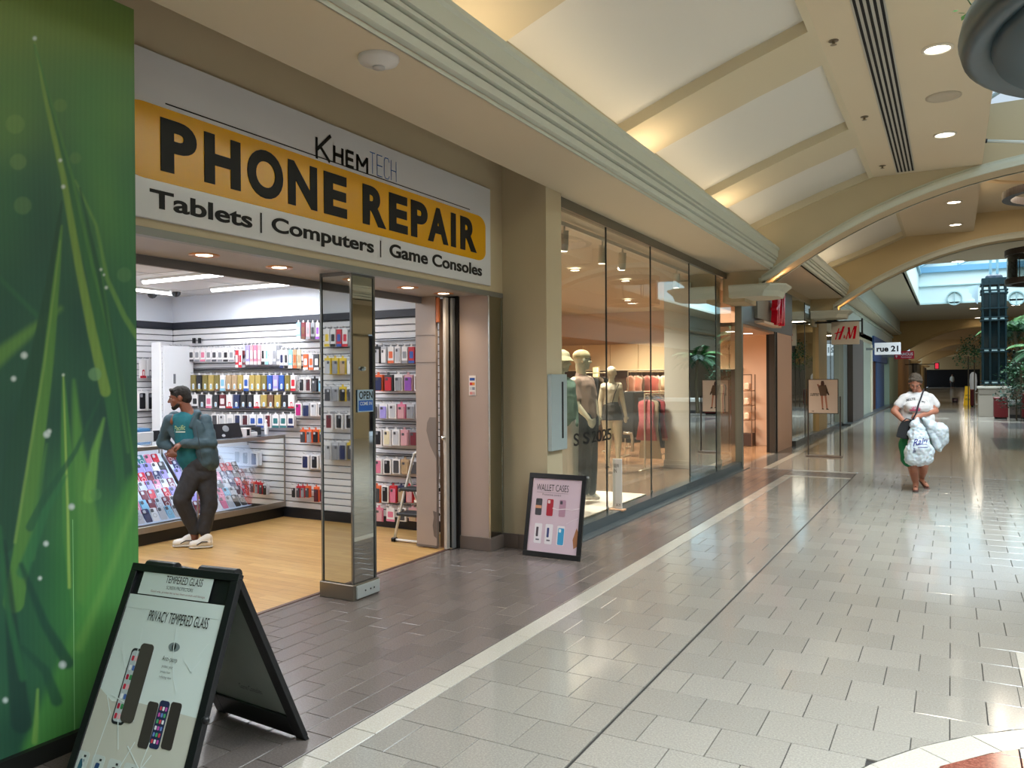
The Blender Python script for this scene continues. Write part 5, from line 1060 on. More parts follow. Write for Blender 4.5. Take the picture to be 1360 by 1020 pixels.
def head(par, c, fwd, up, s, skin, name='head', hair=None, hm=None, beard=None, mann=False, b=None, lipc='#8a4a3c', browc=None):
    """c: centre of the skull; s: head height.  Adds head volumes to b (the body) and returns the parts to add later"""
    S, Fd, Up = frame_from(fwd, up); c = Vector(c); M = (S, Fd, Up); k = s/.23
    def at(a, f, u): return c+S*a*k+Fd*f*k+Up*u*k
    ell(b, at(0, -.008, .022), (.074*k, .094*k, .086*k), M); ell(b, at(0, .03, -.03), (.058*k, .062*k, .072*k), M)         # cranium, face
    cap(b, at(-.042, .005, -.06), .022*k, at(0, .062, -.092), .022*k); cap(b, at(.042, .005, -.06), .022*k, at(0, .062, -.092), .022*k)  # jaw
    ell(b, at(0, .066, -.090), (.020*k, .018*k, .017*k), M)
    cap(b, at(0, .086, .006), .009*k, at(0, .106, -.030), .0135*k); ell(b, at(-.012, .092, -.034), (.009*k, .010*k, .008*k), M); ell(b, at(.012, .092, -.034), (.009*k, .010*k, .008*k), M)  # nose
    cap(b, at(-.036, .076, .016), .010*k, at(-.010, .086, .014), .010*k); cap(b, at(.036, .076, .016), .010*k, at(.010, .086, .014), .010*k)   # brow ridge
    cap(b, at(-.02, .082, -.060), .007*k, at(.02, .082, -.060), .007*k); cap(b, at(-.016, .083, -.069), .0075*k, at(.016, .083, -.069), .0075*k)  # lips
    ell(b, at(-.044, .062, -.028), (.02*k, .018*k, .018*k), M); ell(b, at(.044, .062, -.028), (.02*k, .018*k, .018*k), M)
    for sx in (-1, 1): ell(b, at(sx*.076, -.008, -.012), (.010*k, .020*k, .032*k), (S, (Fd+Up*.1).normalized(), Up))
    def finish():
        if mann: return
        for sx in (-1, 1):
            e = B(); ell(e, at(sx*.032, .0775, -.002), (.0115*k, .009*k, .0055*k), M); e.build('eye', mat('#9c8f84', .3), par, smooth=True)
            e = B(); ell(e, at(sx*.031, .0885, -.002), (.0055*k, .0025*k, .0058*k), M); e.build('iris', mat('#20140e', .1), par, smooth=True)
            e = B(); cap(e, at(sx*.047, .078, .020), .0035*k, at(sx*.018, .093, .024), .0045*k, Up, .7); e.build('eyebrow', mat(browc or '#1c1512', .8), par, smooth=True)
        e = B(); cap(e, at(-.02, .0885, -.0645), .0028*k, at(.02, .0885, -.0645), .0028*k); e.build('mouth_line', mat(lipc, .5), par, smooth=True)
    return at, M, k, finish
# ---------------------------------------------------------------- man at the counter
D1 = 7.80
def m1(x, y, w=0): return atd(x, y, D1-w)
man = thing('person', 'man in a grey-blue open jacket and teal shirt leaning on the display case', 'person', tuple(fl(262, 722)))
SK1 = mat('#7a4a36', .45, bump=.1, bscale=200); tow = -_F.copy(); tow.z = 0; tow.normalize(); rgt = Vector((_R.x, _R.y, 0)).normalized()
bd = B(); fwd = (-rgt*.93+tow*.30+Vector((0, 0, -.12))).normalized(); upv = Vector((0, 0, 1))-rgt*.16
hc = m1(238.5, 528, .02); at1, M1, k1, fin1 = head(man, hc, fwd, upv, .222, SK1, b=bd)
neck = m1(250, 548, 0); cap(bd, at1(0, -.03, -.06), .050, neck, .058); cap(bd, neck, .058, m1(254, 556), .07)
sl, sr = m1(226, 558, .02), m1(272, 558, -.02); cap(bd, sl, .055, sr, .06); cap(bd, m1(254, 562), .10, m1(258, 600), .095, tow, .8); cap(bd, m1(258, 600), .095, m1(265, 628), .10, tow, .85)
hl, hr_ = m1(257, 628, .03), m1(273, 628, -.03); kl, kr = m1(241, 664, .13), m1(278, 668, .02); al, ar = m1(258, 706, .06), m1(272, 707, .06)
for h_, kn, an in ((hl, kl, al), (hr_, kr, ar)): cap(bd, h_, .085, kn, .058); cap(bd, kn, .056, an, .04)
# far arm rests on the counter, near forearm crosses it
el, wl_1 = m1(216, 588, -.06), m1(236, 604, .06); er, wr_1 = m1(281, 590, .04), m1(243, 589, .16)
cap(bd, sl, .05, el, .04); cap(bd, el, .038, wl_1, .026); cap(bd, sr, .052, er, .042); cap(bd, er, .042, wr_1, .028)
hand(bd, wr_1, -rgt+Vector((0, 0, -.35)), tow*.5+Vector((0, 0, 1)), 1.0, 1.1, 1); hand(bd, wl_1, -rgt*.9+Vector((0, 0, .25))+tow*.2, tow*.9+Vector((0, 0, .3)), 1.0, 1.2, -1)
for an, dx in ((al, 0), (ar, 0)): cap(bd, an, .04, an+Vector((0, 0, -.06)), .04)
fuse('body', bd, SK1, man, .0065, 2); fin1()
hb = B(); ell(hb, at1(0, -.016, .040), (.080*k1, .100*k1, .082*k1), M1); ell(hb, at1(0, -.055, -.01), (.068*k1, .062*k1, .07*k1), M1); cap(hb, at1(-.05, .062, .075), .018*k1, at1(.05, .062, .075), .018*k1); cap(hb, at1(-.02, .07, .085), .018*k1, at1(.03, .07, .085), .018*k1)
for sx in (-1, 1): cap(hb, at1(sx*.070, .03, .05), .012*k1, at1(sx*.073, .018, .0), .006*k1)
fuse('hair', hb, mat('#17130f', .8, bump=.5, bscale=220), man, .006, 2, .006, .02)
bb = B(); cap(bb, at1(-.05, .02, -.075), .019*k1, at1(0, .066, -.104), .019*k1); cap(bb, at1(.05, .02, -.075), .019*k1, at1(0, .066, -.104), .019*k1); ell(bb, at1(0, .076, -.094), (.022*k1, .014*k1, .016*k1), M1); cap(bb, at1(-.018, .0915, -.052), .004*k1, at1(.018, .0915, -.052), .004*k1)
fuse('beard', bb, mat('#1c1612', .9, bump=.5, bscale=220), man, .005, 2)
ts = B(); cap(ts, m1(247, 562, .015), .122, m1(251, 606, .03), .118, tow, .86); cap(ts, m1(236, 557, .02), .062, m1(258, 557), .07); cap(ts, m1(250, 606, .03), .115, m1(256, 618, .02), .105, tow, .85)
shirt = fuse('t_shirt', ts, mat('#12646f', .8), man, .009, 3, .014, .1)
# open jacket: back and two fronts leaving the shirt free
JK = mat('#3a525d', .7, bump=.12, bscale=40); jb = B()
cap(jb, m1(266, 561, -.03), .080, m1(276, 604, -.02), .098, tow, .95); cap(jb, m1(258, 556, -.09), .09, m1(266, 600, -.1), .12); cap(jb, m1(262, 566, .075), .060, m1(273, 612, .085), .066, tow, .45); cap(jb, m1(274, 600, .02), .105, m1(277, 614, .0), .10)
cap(jb, m1(226, 560, -.01), .062, m1(232, 575, .01), .048); cap(jb, m1(226, 566, .03), .045, m1(236, 588, .05), .030, tow, .6); cap(jb, m1(232, 555, -.07), .07, m1(250, 598, -.1), .09)
cap(jb, m1(262, 550, -.01), .045, m1(245, 553, -.07), .04); cap(jb, m1(262, 549, .05), .03, m1(254, 566, .085), .028)       # collar, turned down
cap(jb, sl+Vector((0, 0, .004)), .060, el, .055); cap(jb, el, .060, m1(227, 594, 0), .045); cap(jb, sr, .064, m1(281, 589, .05), .058); cap(jb, m1(281, 589, .05), .058, m1(246, 589, .145), .046); cap(jb, m1(250, 589, .14), .047, m1(244, 589, .155), .041)
jacket = fuse('jacket', jb, JK, man, .0085, 3, .022, .09)
cap_ = B(); cap_.tube([m1(261, 566, .155), m1(268, 612, .165)], .0035, 6); cap_.build('zip', mat('#22303a', .5), man)
tb = B()
for h_, kn, an, dx in ((hl, kl, al, 0), (hr_, kr, ar, 0)): cap(tb, h_, .105, kn, .083); cap(tb, kn, .083, an+Vector((0, 0, .02)), .060)
cap(tb, m1(259, 616), .118, m1(271, 618), .115, tow, .95); cap(tb, m1(262, 628), .11, m1(270, 630), .11)
fuse('trousers', tb, mat('#2c2c30', .8), man, .009, 3, .02, .08)
SHW = mat('#e3ded6', .55)
for x0, x1, y_, w_ in ((256, 235, 714.5, .05), (276, 257, 718, .12)):
    sb = B(); a_, c_ = m1(x0, y_-4, w_), m1(x1, y_+1, w_+.04); a_.z = .055; c_.z = .042; d_ = (c_-a_)
    cap(sb, a_, .050, c_, .042, Vector((0, 0, 1)), .85); cap(sb, a_+Vector((0, 0, .035)), .046, a_+d_*.4+Vector((0, 0, .02)), .04); o = fuse('shoe', sb, SHW, man, .007, 2)
    so = B(); a2, c2_ = a_.copy(), c_.copy(); a2.z = c2_.z = .014; cap(so, a2, .052, c2_, .046, Vector((0, 0, 1)), .28); s_ = fuse('sole', so, mat('#cfc9c0', .6), man, .007, 1)
    st = B(); sdir = d_.cross(Vector((0, 0, 1))).normalized(); sdir = sdir if sdir.dot(tow) > 0 else -sdir
    st.tube([a_+sdir*.052+Vector((0, 0, .012)), a_+d_*.4+sdir*.050+Vector((0, 0, .018)), a_+d_*.75+sdir*.044+Vector((0, 0, -.005))], .005, 6); st.build('side_stripe', mat('#23242a', .5), man)
def project(o, polys, m, par, name, h=.003):
    """flat print laid on a garment: polygons in measured coordinates pressed onto its surface"""
    bv = bvh_of(o); b = B()
    for v, f in polys:
        n0 = len(b.v); ok = True; hit = []
        for x, y in v:
            d = ray(x, y).normalized(); loc, nr, _, dist = bv.ray_cast(CAMP, d)
            if loc is None: ok = False; break
            hit.append(loc-d*h)
        if not ok: continue
        b.v += [tuple(p) for p in hit]; b.f += [tuple(n0+i for i in q) for q in f]
    if b.f: return b.build(name, m, par)
def txt_poly(t, x0, y0, x1, y1, bold=0., shear=0., rot=0., curve=0.):
    vv, ff = text_geo(t, bold, shear); cx, cy = (x0+x1)/2, (y0+y1)/2; out = []
    for u, v in vv:
        X = x0+(x1-x0)*u-cx; Y = y1+(y0-y1)*v-cy-curve*(1-(2*u-1)**2); out.append((cx+X*math.cos(rot)-Y*math.sin(rot), cy+X*math.sin(rot)+Y*math.cos(rot)))
    return (out, ff)
def grid_poly(x0, y0, x1, y1, nx=4, ny=3, sk=0):
    v = [(x0+(x1-x0)*i/nx+sk*j/ny, y0+(y1-y0)*j/ny) for j in range(ny+1) for i in range(nx+1)]; f = [(j*(nx+1)+i, j*(nx+1)+i+1, (j+1)*(nx+1)+i+1, (j+1)*(nx+1)+i) for j in range(ny) for i in range(nx)]; return (v, f)
project(shirt, [txt_poly('Pacific', 231, 565, 246, 571.5, .0, .3, -.10)], mat('#b9cf8a', .7), man, 'shirt_print'); project(shirt, [grid_poly(231, 573, 246, 574.3, 6, 1, 0)], mat('#dfe8e0', .7), man, 'shirt_print')
# ---------------------------------------------------------------- woman walking towards the camera
D2 = 11.36
def w2(x, y, w=0): return atd(x, y, D2-w)
wm = thing('person', 'woman with short grey hair and white T-shirt walking with white plastic bags', 'person', tuple(fl(1217, 650)))
SK2 = mat('#a8705a', .5); bw = B(); fw = (tow*.80-rgt*.42+Vector((0, 0, -.62))).normalized(); uv = Vector((0, 0, 1))+tow*.5-rgt*.12
at2, M2, k2, fin2 = head(wm, w2(1215.5, 508, .04), fw, uv, .235, SK2, b=bw, browc='#6a5a4c')
nk = w2(1218.5, 521, -.02); cap(bw, at2(0, -.03, -.05), .055, nk, .062); cap(bw, nk, .058, w2(1218.5, 528, -.02), .06)
SL, SR = w2(1200.5, 528.5, 0), w2(1236, 528.5, 0); cap(bw, SL, .045, SR, .045); cap(bw, w2(1218.5, 537), .11, w2(1218, 556), .13, tow, .8); cap(bw, w2(1218, 560), .14, w2(1218, 580), .14, tow, .85)
HL, HR = w2(1209, 585, 0), w2(1229, 585, 0); KL, KR = w2(1212, 618, .05), w2(1226, 617, -.02); AL, AR = w2(1216.5, 642, 0), w2(1224, 634, -.30)
cap(bw, HL, .105, KL, .075); cap(bw, KL, .070, w2(1213.5, 627, .0), .062); cap(bw, w2(1213.5, 627, .0), .062, AL, .040); cap(bw, HR, .105, KR, .074); cap(bw, KR, .070, w2(1226, 625, -.12), .062); cap(bw, w2(1226, 625, -.12), .062, AR, .040)
EL, WL = w2(1187.5, 546, .02), w2(1200, 559, .20); ER, WR = w2(1242, 546, .03), w2(1221, 553, .24)
cap(bw, SL, .050, EL, .046); cap(bw, EL, .047, WL, .030); cap(bw, SR, .050, ER, .048); cap(bw, ER, .048, WR, .031)
hand(bw, WL, rgt*.7+Vector((0, 0, -.6))+tow*.1, tow, .95, .5, 1); hand(bw, WR, -rgt*1+Vector((0, 0, -.15))+tow*.05, tow+Vector((0, 0, .3)), .95, 1.4, -1)
# bare feet in sandals
fa, fb = w2(1216, 647, .02), w2(1216, 650.5, .20); fa.z = .05; fb.z = .03; cap(bw, AL, .038, fa, .038); cap(bw, fa, .036, fb, .032, Vector((0, 0, 1)), .6)
ga, gb = w2(1224.5, 637, -.26), w2(1231, 645, -.10); cap(bw, AR, .038, ga, .036); cap(bw, ga, .036, gb, .033, Vector((.3, 0, 1)).normalized(), .6)
fuse('body', bw, SK2, wm, .0075, 2); fin2()
hb = B(); ell(hb, at2(0, -.022, .036), (.086*k2, .098*k2, .088*k2), M2); ell(hb, at2(0, -.06, -.01), (.076*k2, .066*k2, .078*k2), M2); cap(hb, at2(-.045, .050, .074), .020*k2, at2(.05, .045, .076), .022*k2); cap(hb, at2(.0, .0, .095), .03*k2, at2(.03, -.04, .09), .035*k2); 
for sx in (-1, 1): cap(hb, at2(sx*.076, .02, .05), .018*k2, at2(sx*.078, -.01, -.01), .014*k2)
fuse('hair', hb, mat('#4a4036', .85, noise=.55, nscale=45, bump=.8, bscale=90), wm, .007, 2, .014, .03)
tb = B(); cap(tb, w2(1209, 534, 0), .10, w2(1208, 556, .04), .13, tow, .85); cap(tb, w2(1228, 534, 0), .10, w2(1229, 556, .04), .13, tow, .85); cap(tb, w2(1218, 537, .03), .14, w2(1218, 558, .05), .17, tow, .85); cap(tb, SL+Vector((.02, 0, .005)), .062, SR+Vector((-.02, 0, .005)), .062); cap(tb, w2(1208, 524.5, 0), .05, w2(1229, 524.5, 0), .05); cap(tb, w2(1210, 541, .12), .09, w2(1226, 541, .12), .09)
cap(tb, SL, .062, w2(1193, 538, .01), .062); cap(tb, SR, .062, w2(1242, 538, .01), .062); ell(tb, w2(1217, 561, .03), (.19, .15, .08), (rgt, tow, Vector((0, 0, 1))))
tee = fuse('t_shirt', tb, mat('#cbc8c8', .85), wm, .010, 3, .022, .12)
sk_ = B(); v = []; 
pet = []
for i in range(9):
    a = math.radians(-8-164*i/8); L = 9.5-(abs(i-4))*.25; cx, cy = 1215.5, 544.5; px_, py_ = math.cos(a), math.sin(a)*.62
    v = [(cx, cy), (cx+px_*L*.5-py_*1.4, cy+py_*L*.5+px_*1.4), (cx+px_*L, cy+py_*L), (cx+px_*L*.5+py_*1.4, cy+py_*L*.5-px_*1.4)]; pet.append((v, [(0, 1, 2, 3)]))
pet.append(grid_poly(1208, 543.5, 1222, 546, 5, 1)); project(tee, pet, mat('#c9607e', .8), wm, 'shirt_print'); project(tee, [txt_poly('ALLTE', 1203, 529.5, 1216, 532.5, .02, 0, -.18, .6), txt_poly('ME', 1224, 532.5, 1229, 535, .02, 0, .2), txt_poly('LOVE', 1207, 548, 1214, 550, .02, 0, .2)], mat('#26262c', .8), wm, 'shirt_print')
tb = B(); cap(tb, HL, .13, w2(1209, 606, .05), .105); cap(tb, HR, .13, w2(1229, 604, 0), .105); cap(tb, w2(1211, 576), .14, w2(1227, 576), .14); cap(tb, w2(1207, 590, .02), .14, w2(1207, 610, .05), .108)
fuse('green_shorts', tb, mat('#14754a', .8), wm, .011, 3, .02, .1)
b = B(); b.tube([w2(1227, 517, .0), w2(1224, 526, .17), w2(1220, 537, .24), w2(1217, 548, .26), w2(1210, 562, .24)], .011, 6); b.build('shoulder_strap', mat('#1a1b2a', .6), wm)
for p_, q_, tl in ((fa, fb, 0), (ga, gb, 1)):
    so = B(); d_ = (q_-p_).normalized(); up_ = Vector((0, 0, 1)); off = Vector((0, 0, -.034)); A_, C_ = p_+off-d_*.03, q_+off+d_*.035
    if not tl: A_.z = C_.z = .012
    cap(so, A_, .036, C_, .042, Vector((0, 0, 1)), .3); s_ = fuse('sandal', so, mat('#4a2f2a', .6), wm, .006, 1)
    st = B(); mid = p_.lerp(q_, .55); sd2 = d_.cross(up_).normalized(); st.tube([mid-sd2*.040+Vector((0, 0, -.02)), mid+Vector((0, 0, .030))+d_*.03, mid+sd2*.040+Vector((0, 0, -.02))], .006, 6); st.build('toe_strap', mat('#5c2f2c', .6), wm)
# things she carries
PLB = bpy.data.materials.new('thin_plastic'); PLB.use_nodes = True; p_ = PLB.node_tree.nodes['Principled BSDF']; p_.inputs['Base Color'].default_value = (*lin('#c3ced6'), 1); p_.inputs['Roughness'].default_value = .3; p_.inputs['Subsurface Weight'].default_value = .15
bag = thing('plastic_bag', 'full white plastic bag with blue script hanging before her legs', 'bag', tuple(w2(1222, 600, .3)))
b = B(); cap(b, w2(1218, 556, .27), .025, w2(1219, 572, .27), .09, tow, .6); cap(b, w2(1219, 572, .27), .11, w2(1220, 594, .28), .15, tow, .7); cap(b, w2(1220, 582, .28), .135, w2(1221, 592, .28), .15, tow, .7); cap(b, w2(1213, 600, .28), .12, w2(1212, 608, .28), .11); cap(b, w2(1229, 600, .28), .12, w2(1230, 608, .28), .10); cap(b, w2(1220, 596, .3), .15, w2(1221, 607, .3), .13); cap(b, w2(1214, 570, .27), .05, w2(1206, 577, .25), .02); cap(b, w2(1219, 556, .26), .02, w2(1214, 564, .27), .06)
bagm = fuse('film', b, PLB, bag, .010, 2, .035, .05)
BLU = mat('#2a2e78', .5); project(bagm, [txt_poly('Rain', 1211.5, 582, 1232, 591, .02, .5, -.18), txt_poly('bow', 1213, 592, 1217, 602, .01, 0, .2)], BLU, bag, 'blue_lettering', .004); project(bagm, [grid_poly(1218, 589.6, 1232, 590.4, 8, 1), grid_poly(1219, 593.6, 1232, 594.6, 8, 1)], BLU, bag, 'blue_swoosh', .004)
bag2 = thing('plastic_bag', 'bulging white and pinkish plastic bag hanging at her left side', 'bag', tuple(w2(1248, 600, .1)))
b = B(); cap(b, w2(1226, 556, .22), .03, w2(1236, 568, .18), .07); cap(b, w2(1236, 566, .18), .09, w2(1247, 575, .15), .12); cap(b, w2(1247, 573, .15), .13, w2(1250, 584, .14), .10); cap(b, w2(1248, 585, .14), .09, w2(1247, 596, .14), .045); cap(b, w2(1236, 572, .2), .05, w2(1244, 592, .18), .06); fuse('film', b, PLB, bag2, .010, 2, .03, .06)
bag3 = thing('handbag', 'black handbag hanging at her hip beneath her right hand', 'bag', tuple(w2(1200, 580, .2)))
b = B(); b.loft([[w2(x, y, .20+dz) for x, y in ((1197, 560), (1213, 557), (1214, 566), (1212, 584), (1200, 583), (1190, 580), (1193, 568))] for dz in (-.05, .0, .03)], True); b.build('body', mat('#121316', .7, bump=.2, bscale=60), bag3, bevel=.012)
b = B(); b.tube([w2(1198, 560, .23), w2(1204, 556, .25), w2(1211, 558, .23)], .008, 6); b.build('handle', mat('#16171a', .6), bag3)
# ---------------------------------------------------------------- mannequins
MC = mat('#d8ccb0', .4)
def mannequin(nm_label, D, hx, top, foot, facing, parts):
    e = thing('mannequin', nm_label, 'mannequin', tuple(atd(hx, foot, D)), 'shop window mannequins'); return e
# polo mannequin, facing right
D3 = 9.75
def q3(x, y, w=0): return atd(x, y, D3-w)
e = mannequin('mannequin in a brown polo shirt, black trousers, cap and dark glasses', D3, 785, 465, 662, 0, 0)
b = B(); fm = (rgt*.86-tow*.25+Vector((0, 0, .02))).normalized(); a3, M3, k3, _ = head(e, q3(773, 478), fm, Vector((0, 0, 1)), .25, MC, mann=True, b=b)
cap(b, a3(0, -.03, -.06), .055, q3(772, 497), .06); cap(b, q3(763, 508, .1), .07, q3(781, 506, -.12), .07); cap(b, q3(773, 514), .13, q3(776, 548), .12); cap(b, q3(777, 552), .13, q3(778, 560), .13)
for dx, dw in ((-4, .08), (5, -.06)): cap(b, q3(778+dx, 562, dw), .09, q3(778+dx*.9, 608, dw), .07); cap(b, q3(778+dx*.9, 608, dw), .07, q3(779+dx*.9, 655, dw), .045); cap(b, q3(779+dx, 655, dw), .045, q3(786+dx*1.2, 660.5, dw+.02), .035)
cap(b, q3(763, 508, .1), .055, q3(766, 538, .14), .045); cap(b, q3(766, 538, .14), .045, q3(781, 556, .16), .032); cap(b, q3(783, 508, -.12), .05, q3(789, 534, -.1), .042); cap(b, q3(789, 534, -.1), .042, q3(793, 552, -.05), .03)
hand(b, q3(781, 556, .16), rgt*.4+Vector((0, 0, -1)), tow, .9, .4, 1); hand(b, q3(793, 552, -.05), rgt*.15+Vector((0, 0, -1)), tow, .9, .4, 1)
fuse('body', b, MC, e, .009, 2)
b = B(); ell(b, a3(0, -.008, .045), (.082*k3, .104*k3, .075*k3), M3); fuse('cap', b, mat('#d6c69a', .8), e, .008, 2)
b = B(); cap(b, a3(-.05, .085, .028), .012, a3(.05, .085, .028), .012, Vector((0, 0, 1)), .4); cap(b, a3(-.035, .088, .004), .014, a3(.035, .088, .004), .014, fm, .4); b.tube([a3(-.078, -.01, .012), a3(-.066, .08, .008)], .004, 6); b.tube([a3(.078, -.01, .012), a3(.066, .08, .008)], .004, 6); fuse('sunglasses', b, mat('#22201e', .25), e, .005, 1)
b = B(); cap(b, q3(764, 509, .09), .085, q3(781, 508, -.12), .085); cap(b, q3(773, 514), .155, q3(777, 550), .15, tow, .95); cap(b, q3(762, 510, .11), .072, q3(765, 529, .13), .068); cap(b, q3(783, 510, -.12), .07, q3(787, 526, -.11), .064); cap(b, q3(771, 501), .072, q3(772, 505), .085)
polo = fuse('polo_shirt', b, mat('#a5897a', .75), e, .010, 3, .02, .12)
b = B()
for dx, dw in ((-3.5, .07), (5, -.05)): cap(b, q3(778+dx, 556, dw), .115, q3(778+dx, 608, dw), .105); cap(b, q3(778+dx, 608, dw), .105, q3(777+dx, 650, dw), .095)
fuse('trousers', b, mat('#202326', .8), e, .011, 2, .012, .2)
for dx, dw in ((-4, .10), (5, -.04)): b = B(); cap(b, q3(779+dx, 659, dw), .05, q3(787+dx*1.1, 661, dw+.03), .04, Vector((0, 0, 1)), .8); fuse('shoe', b, mat('#e3ded6', .5), e, .009, 2)
# hat mannequin half behind the pillar
D4 = 9.15
def q4(x, y, w=0): return atd(x-6, y, D4-w)
e = mannequin('mannequin in a cream bucket hat and green denim jacket, partly behind the beige pillar', D4, 757, 463, 690, 0, 0)
b = B(); a4, M4, k4, _ = head(e, q4(751, 480), rgt*.9-tow*.2, Vector((0, 0, 1)), .25, MC, mann=True, b=b); cap(b, a4(0, -.03, -.06), .055, q4(750, 500), .06); cap(b, q4(742, 510, .1), .06, q4(760, 510, -.1), .06); cap(b, q4(751, 515), .13, q4(754, 560), .13)
for dx in (-3, 6): cap(b, q4(755+dx, 565), .09, q4(757+dx, 615), .07); cap(b, q4(757+dx, 615), .07, q4(758+dx, 668), .045); cap(b, q4(758+dx, 668), .045, q4(766+dx, 674), .035)
fuse('body', b, MC, e, .010, 2)
b = B(); ell(b, a4(0, 0, .055), (.09*k4, .10*k4, .075*k4), M4); b2 = a4(0, 0, .035); b.lathe(tuple(b2), [(.09, .03), (.15, -.035), (.145, -.04), (.08, .0)], 20); fuse('bucket_hat', b, mat('#ddd4ae', .8), e, .008, 2)
b = B(); cap(b, q4(742, 512, .1), .085, q4(762, 512, -.1), .08); cap(b, q4(752, 518), .165, q4(755, 556), .16, tow, .9); cap(b, q4(762, 514, -.08), .07, q4(768, 548, -.02), .06); cap(b, q4(768, 548, -.02), .06, q4(769, 563, .05), .05); fuse('denim_jacket', b, mat('#7d9a8a', .8, noise=.25, nscale=14), e, .010, 3, .02, .1)
b = B()
for dx in (-3, 6): cap(b, q4(755+dx, 562), .12, q4(757+dx, 615), .10); cap(b, q4(757+dx, 615), .10, q4(757+dx, 662), .085)
fuse('trousers', b, mat('#d8d5ca', .8), e, .011, 2, .015, .2)
# woman mannequin seen from behind
D5 = 13.6
def q5(x, y, w=0): return atd(x, y, D5-w)
e = mannequin('mannequin seen from behind in a white top, dark short skirt and cross strap', D5, 815, 486, 622, 0, 0)
b = B(); a5, M5, k5, _ = head(e, q5(812, 495), -tow+rgt*.2, Vector((0, 0, 1)), .25, MC, mann=True, b=b); cap(b, a5(0, -.02, -.06), .05, q5(812, 509), .055); cap(b, q5(802, 513), .06, q5(822, 512), .06); cap(b, q5(812, 518), .11, q5(812, 535), .10); cap(b, q5(813, 540), .12, q5(812, 552), .14, tow, .8)
for x0, x1, x2 in ((806, 808, 807), (819, 821, 821)): cap(b, q5(x0, 556), .10, q5(x1, 585), .065); cap(b, q5(x1, 585), .062, q5(x2, 614), .035); cap(b, q5(x2, 614), .035, q5(x2+1, 620), .035)
cap(b, q5(823, 514), .05, q5(827, 533), .042); cap(b, q5(827, 533), .042, q5(831, 552, .05), .03); hand(b, q5(831, 552, .05), Vector((0, 0, -1)), tow, .9, .3, 1); cap(b, q5(801, 514), .05, q5(797, 533), .042); cap(b, q5(797, 533), .042, q5(798, 552, .05), .03)
fuse('body', b, MC, e, .011, 2)
b = B(); cap(b, q5(803, 515), .075, q5(821, 515), .075); cap(b, q5(812, 518), .135, q5(811, 537), .125, tow, .9); fuse('top', b, mat('#cfc5ae', .8), e, .011, 2, .015, .1)
b = B(); cap(b, q5(812, 540), .14, q5(812, 546), .155); b.loft([[q5(812, 540)+(rgt*math.cos(t)*.15+tow*math.sin(t)*.12) for t in [i*math.pi/10 for i in range(20)]], [q5(812, 558)+(rgt*math.cos(t)*.215+tow*math.sin(t)*.16) for t in [i*math.pi/10 for i in range(20)]]], True); fuse('skirt', b, mat('#45413e', .8), e, .011, 2, .01, .1)
b = B(); b.tube([q5(822, 510, .1), q5(816, 524, .14), q5(813, 536, .14)], .008, 6); b.build('strap', mat('#201c1a', .6), e)
for x in (806.5, 821.5): b = B(); cap(b, q5(x, 620), .045, q5(x+1, 621, -.12), .04, Vector((0, 0, 1)), .6); fuse('shoe', b, mat('#5c5650', .6), e, .010, 1)
# ================================================================== CLOTHES SHOP
pf = thing('display_platform', 'low white platform behind the glass carrying the mannequins', 'platform', (-4.1, 8.2, 0)); B().cbox(-5.2, 7.25, 0, -3.50, 9.95, .10, .004).build('deck', mat('#ece3d8', .5), pf)
# window vinyl
vn = thing('window_lettering', 'black S S 2025 lettering on the clothes shop glass', 'lettering', (-3.33, 8.1, 1.15)); GV = Panel((-3.372, 0, 0), (0, 1, 0), (0, 0, 1), (1, 0, 0))
def gtext(t, x0, x1, yt0, yb0, yt1, yb1):
    a, c = onx(x0, (yt0+yb0)/2, -3.37), onx(x1, (yt1+yb1)/2, -3.37); z0, z1 = onx((x0+x1)/2, (yb0+yb1)/2, -3.37).z, onx((x0+x1)/2, (yt0+yt1)/2, -3.37).z
    GV.text(B(), t, a.y, z0, c.y, z1, .001, .015).build('letters', K, vn)
gtext('S', 762, 769, 576, 593, 575, 592); gtext('S', 775, 783, 574, 590, 573, 589); gtext('2025', 786, 812, 572, 588, 569, 584)
si = thing('price_stand', 'small white card stand on a wooden foot on the window platform', 'stand', (-3.75, 8.6, .1)); pa = onx(821, 655, -3.75)
Y_ = 8.55; p0, p1 = ony(813.5, 609, Y_), ony(826, 652, Y_)
B().cbox(p0.x, Y_, .115, p1.x, Y_+.012, p0.z, .002).build('card', mat('#dfe3e6', .4), si); B().cbox(p0.x-.03, Y_-.05, .10, p1.x+.03, Y_+.06, .118, .003).build('foot', mat('#c99a78', .5), si)
P_ = Panel((p0.x, Y_, .115), (p1.x-p0.x, 0, 0), (0, 0, p0.z-.115), (0, -1, 0)); P_.text(B(), 'NEW', .15, .82, .7, .9, .002).build('lettering', K, si); P_.text(B(), 'IN', .15, .72, .45, .8, .002).build('lettering', K, si); P_.text(B(), '20.25', .35, .06, .85, .11, .002).build('lettering', K, si)
y0_, y1_ = onx(731, 550, -3.27).y, onx(751.5, 550, -3.27).y; zt_, zl_ = onx(740, 497, -3.27).z, onx(740, 598, -3.27).z
ip = thing('wall_console', 'pale metal panel with a black slot on the mall side of the beige pillar', 'panel', (-3.28, 6.9, 1.3)); B().cbox(-3.30, y0_, zl_, -3.255, y1_, zt_, .004).build('housing', mat('#b4c4c6', .3, .3), ip); yy_ = onx(747.3, 545, -3.255).y; B().box(-3.256, yy_-.018, onx(747, 582, -3.255).z, -3.2535, yy_+.018, onx(747, 507, -3.255).z).build('slot', K, ip)
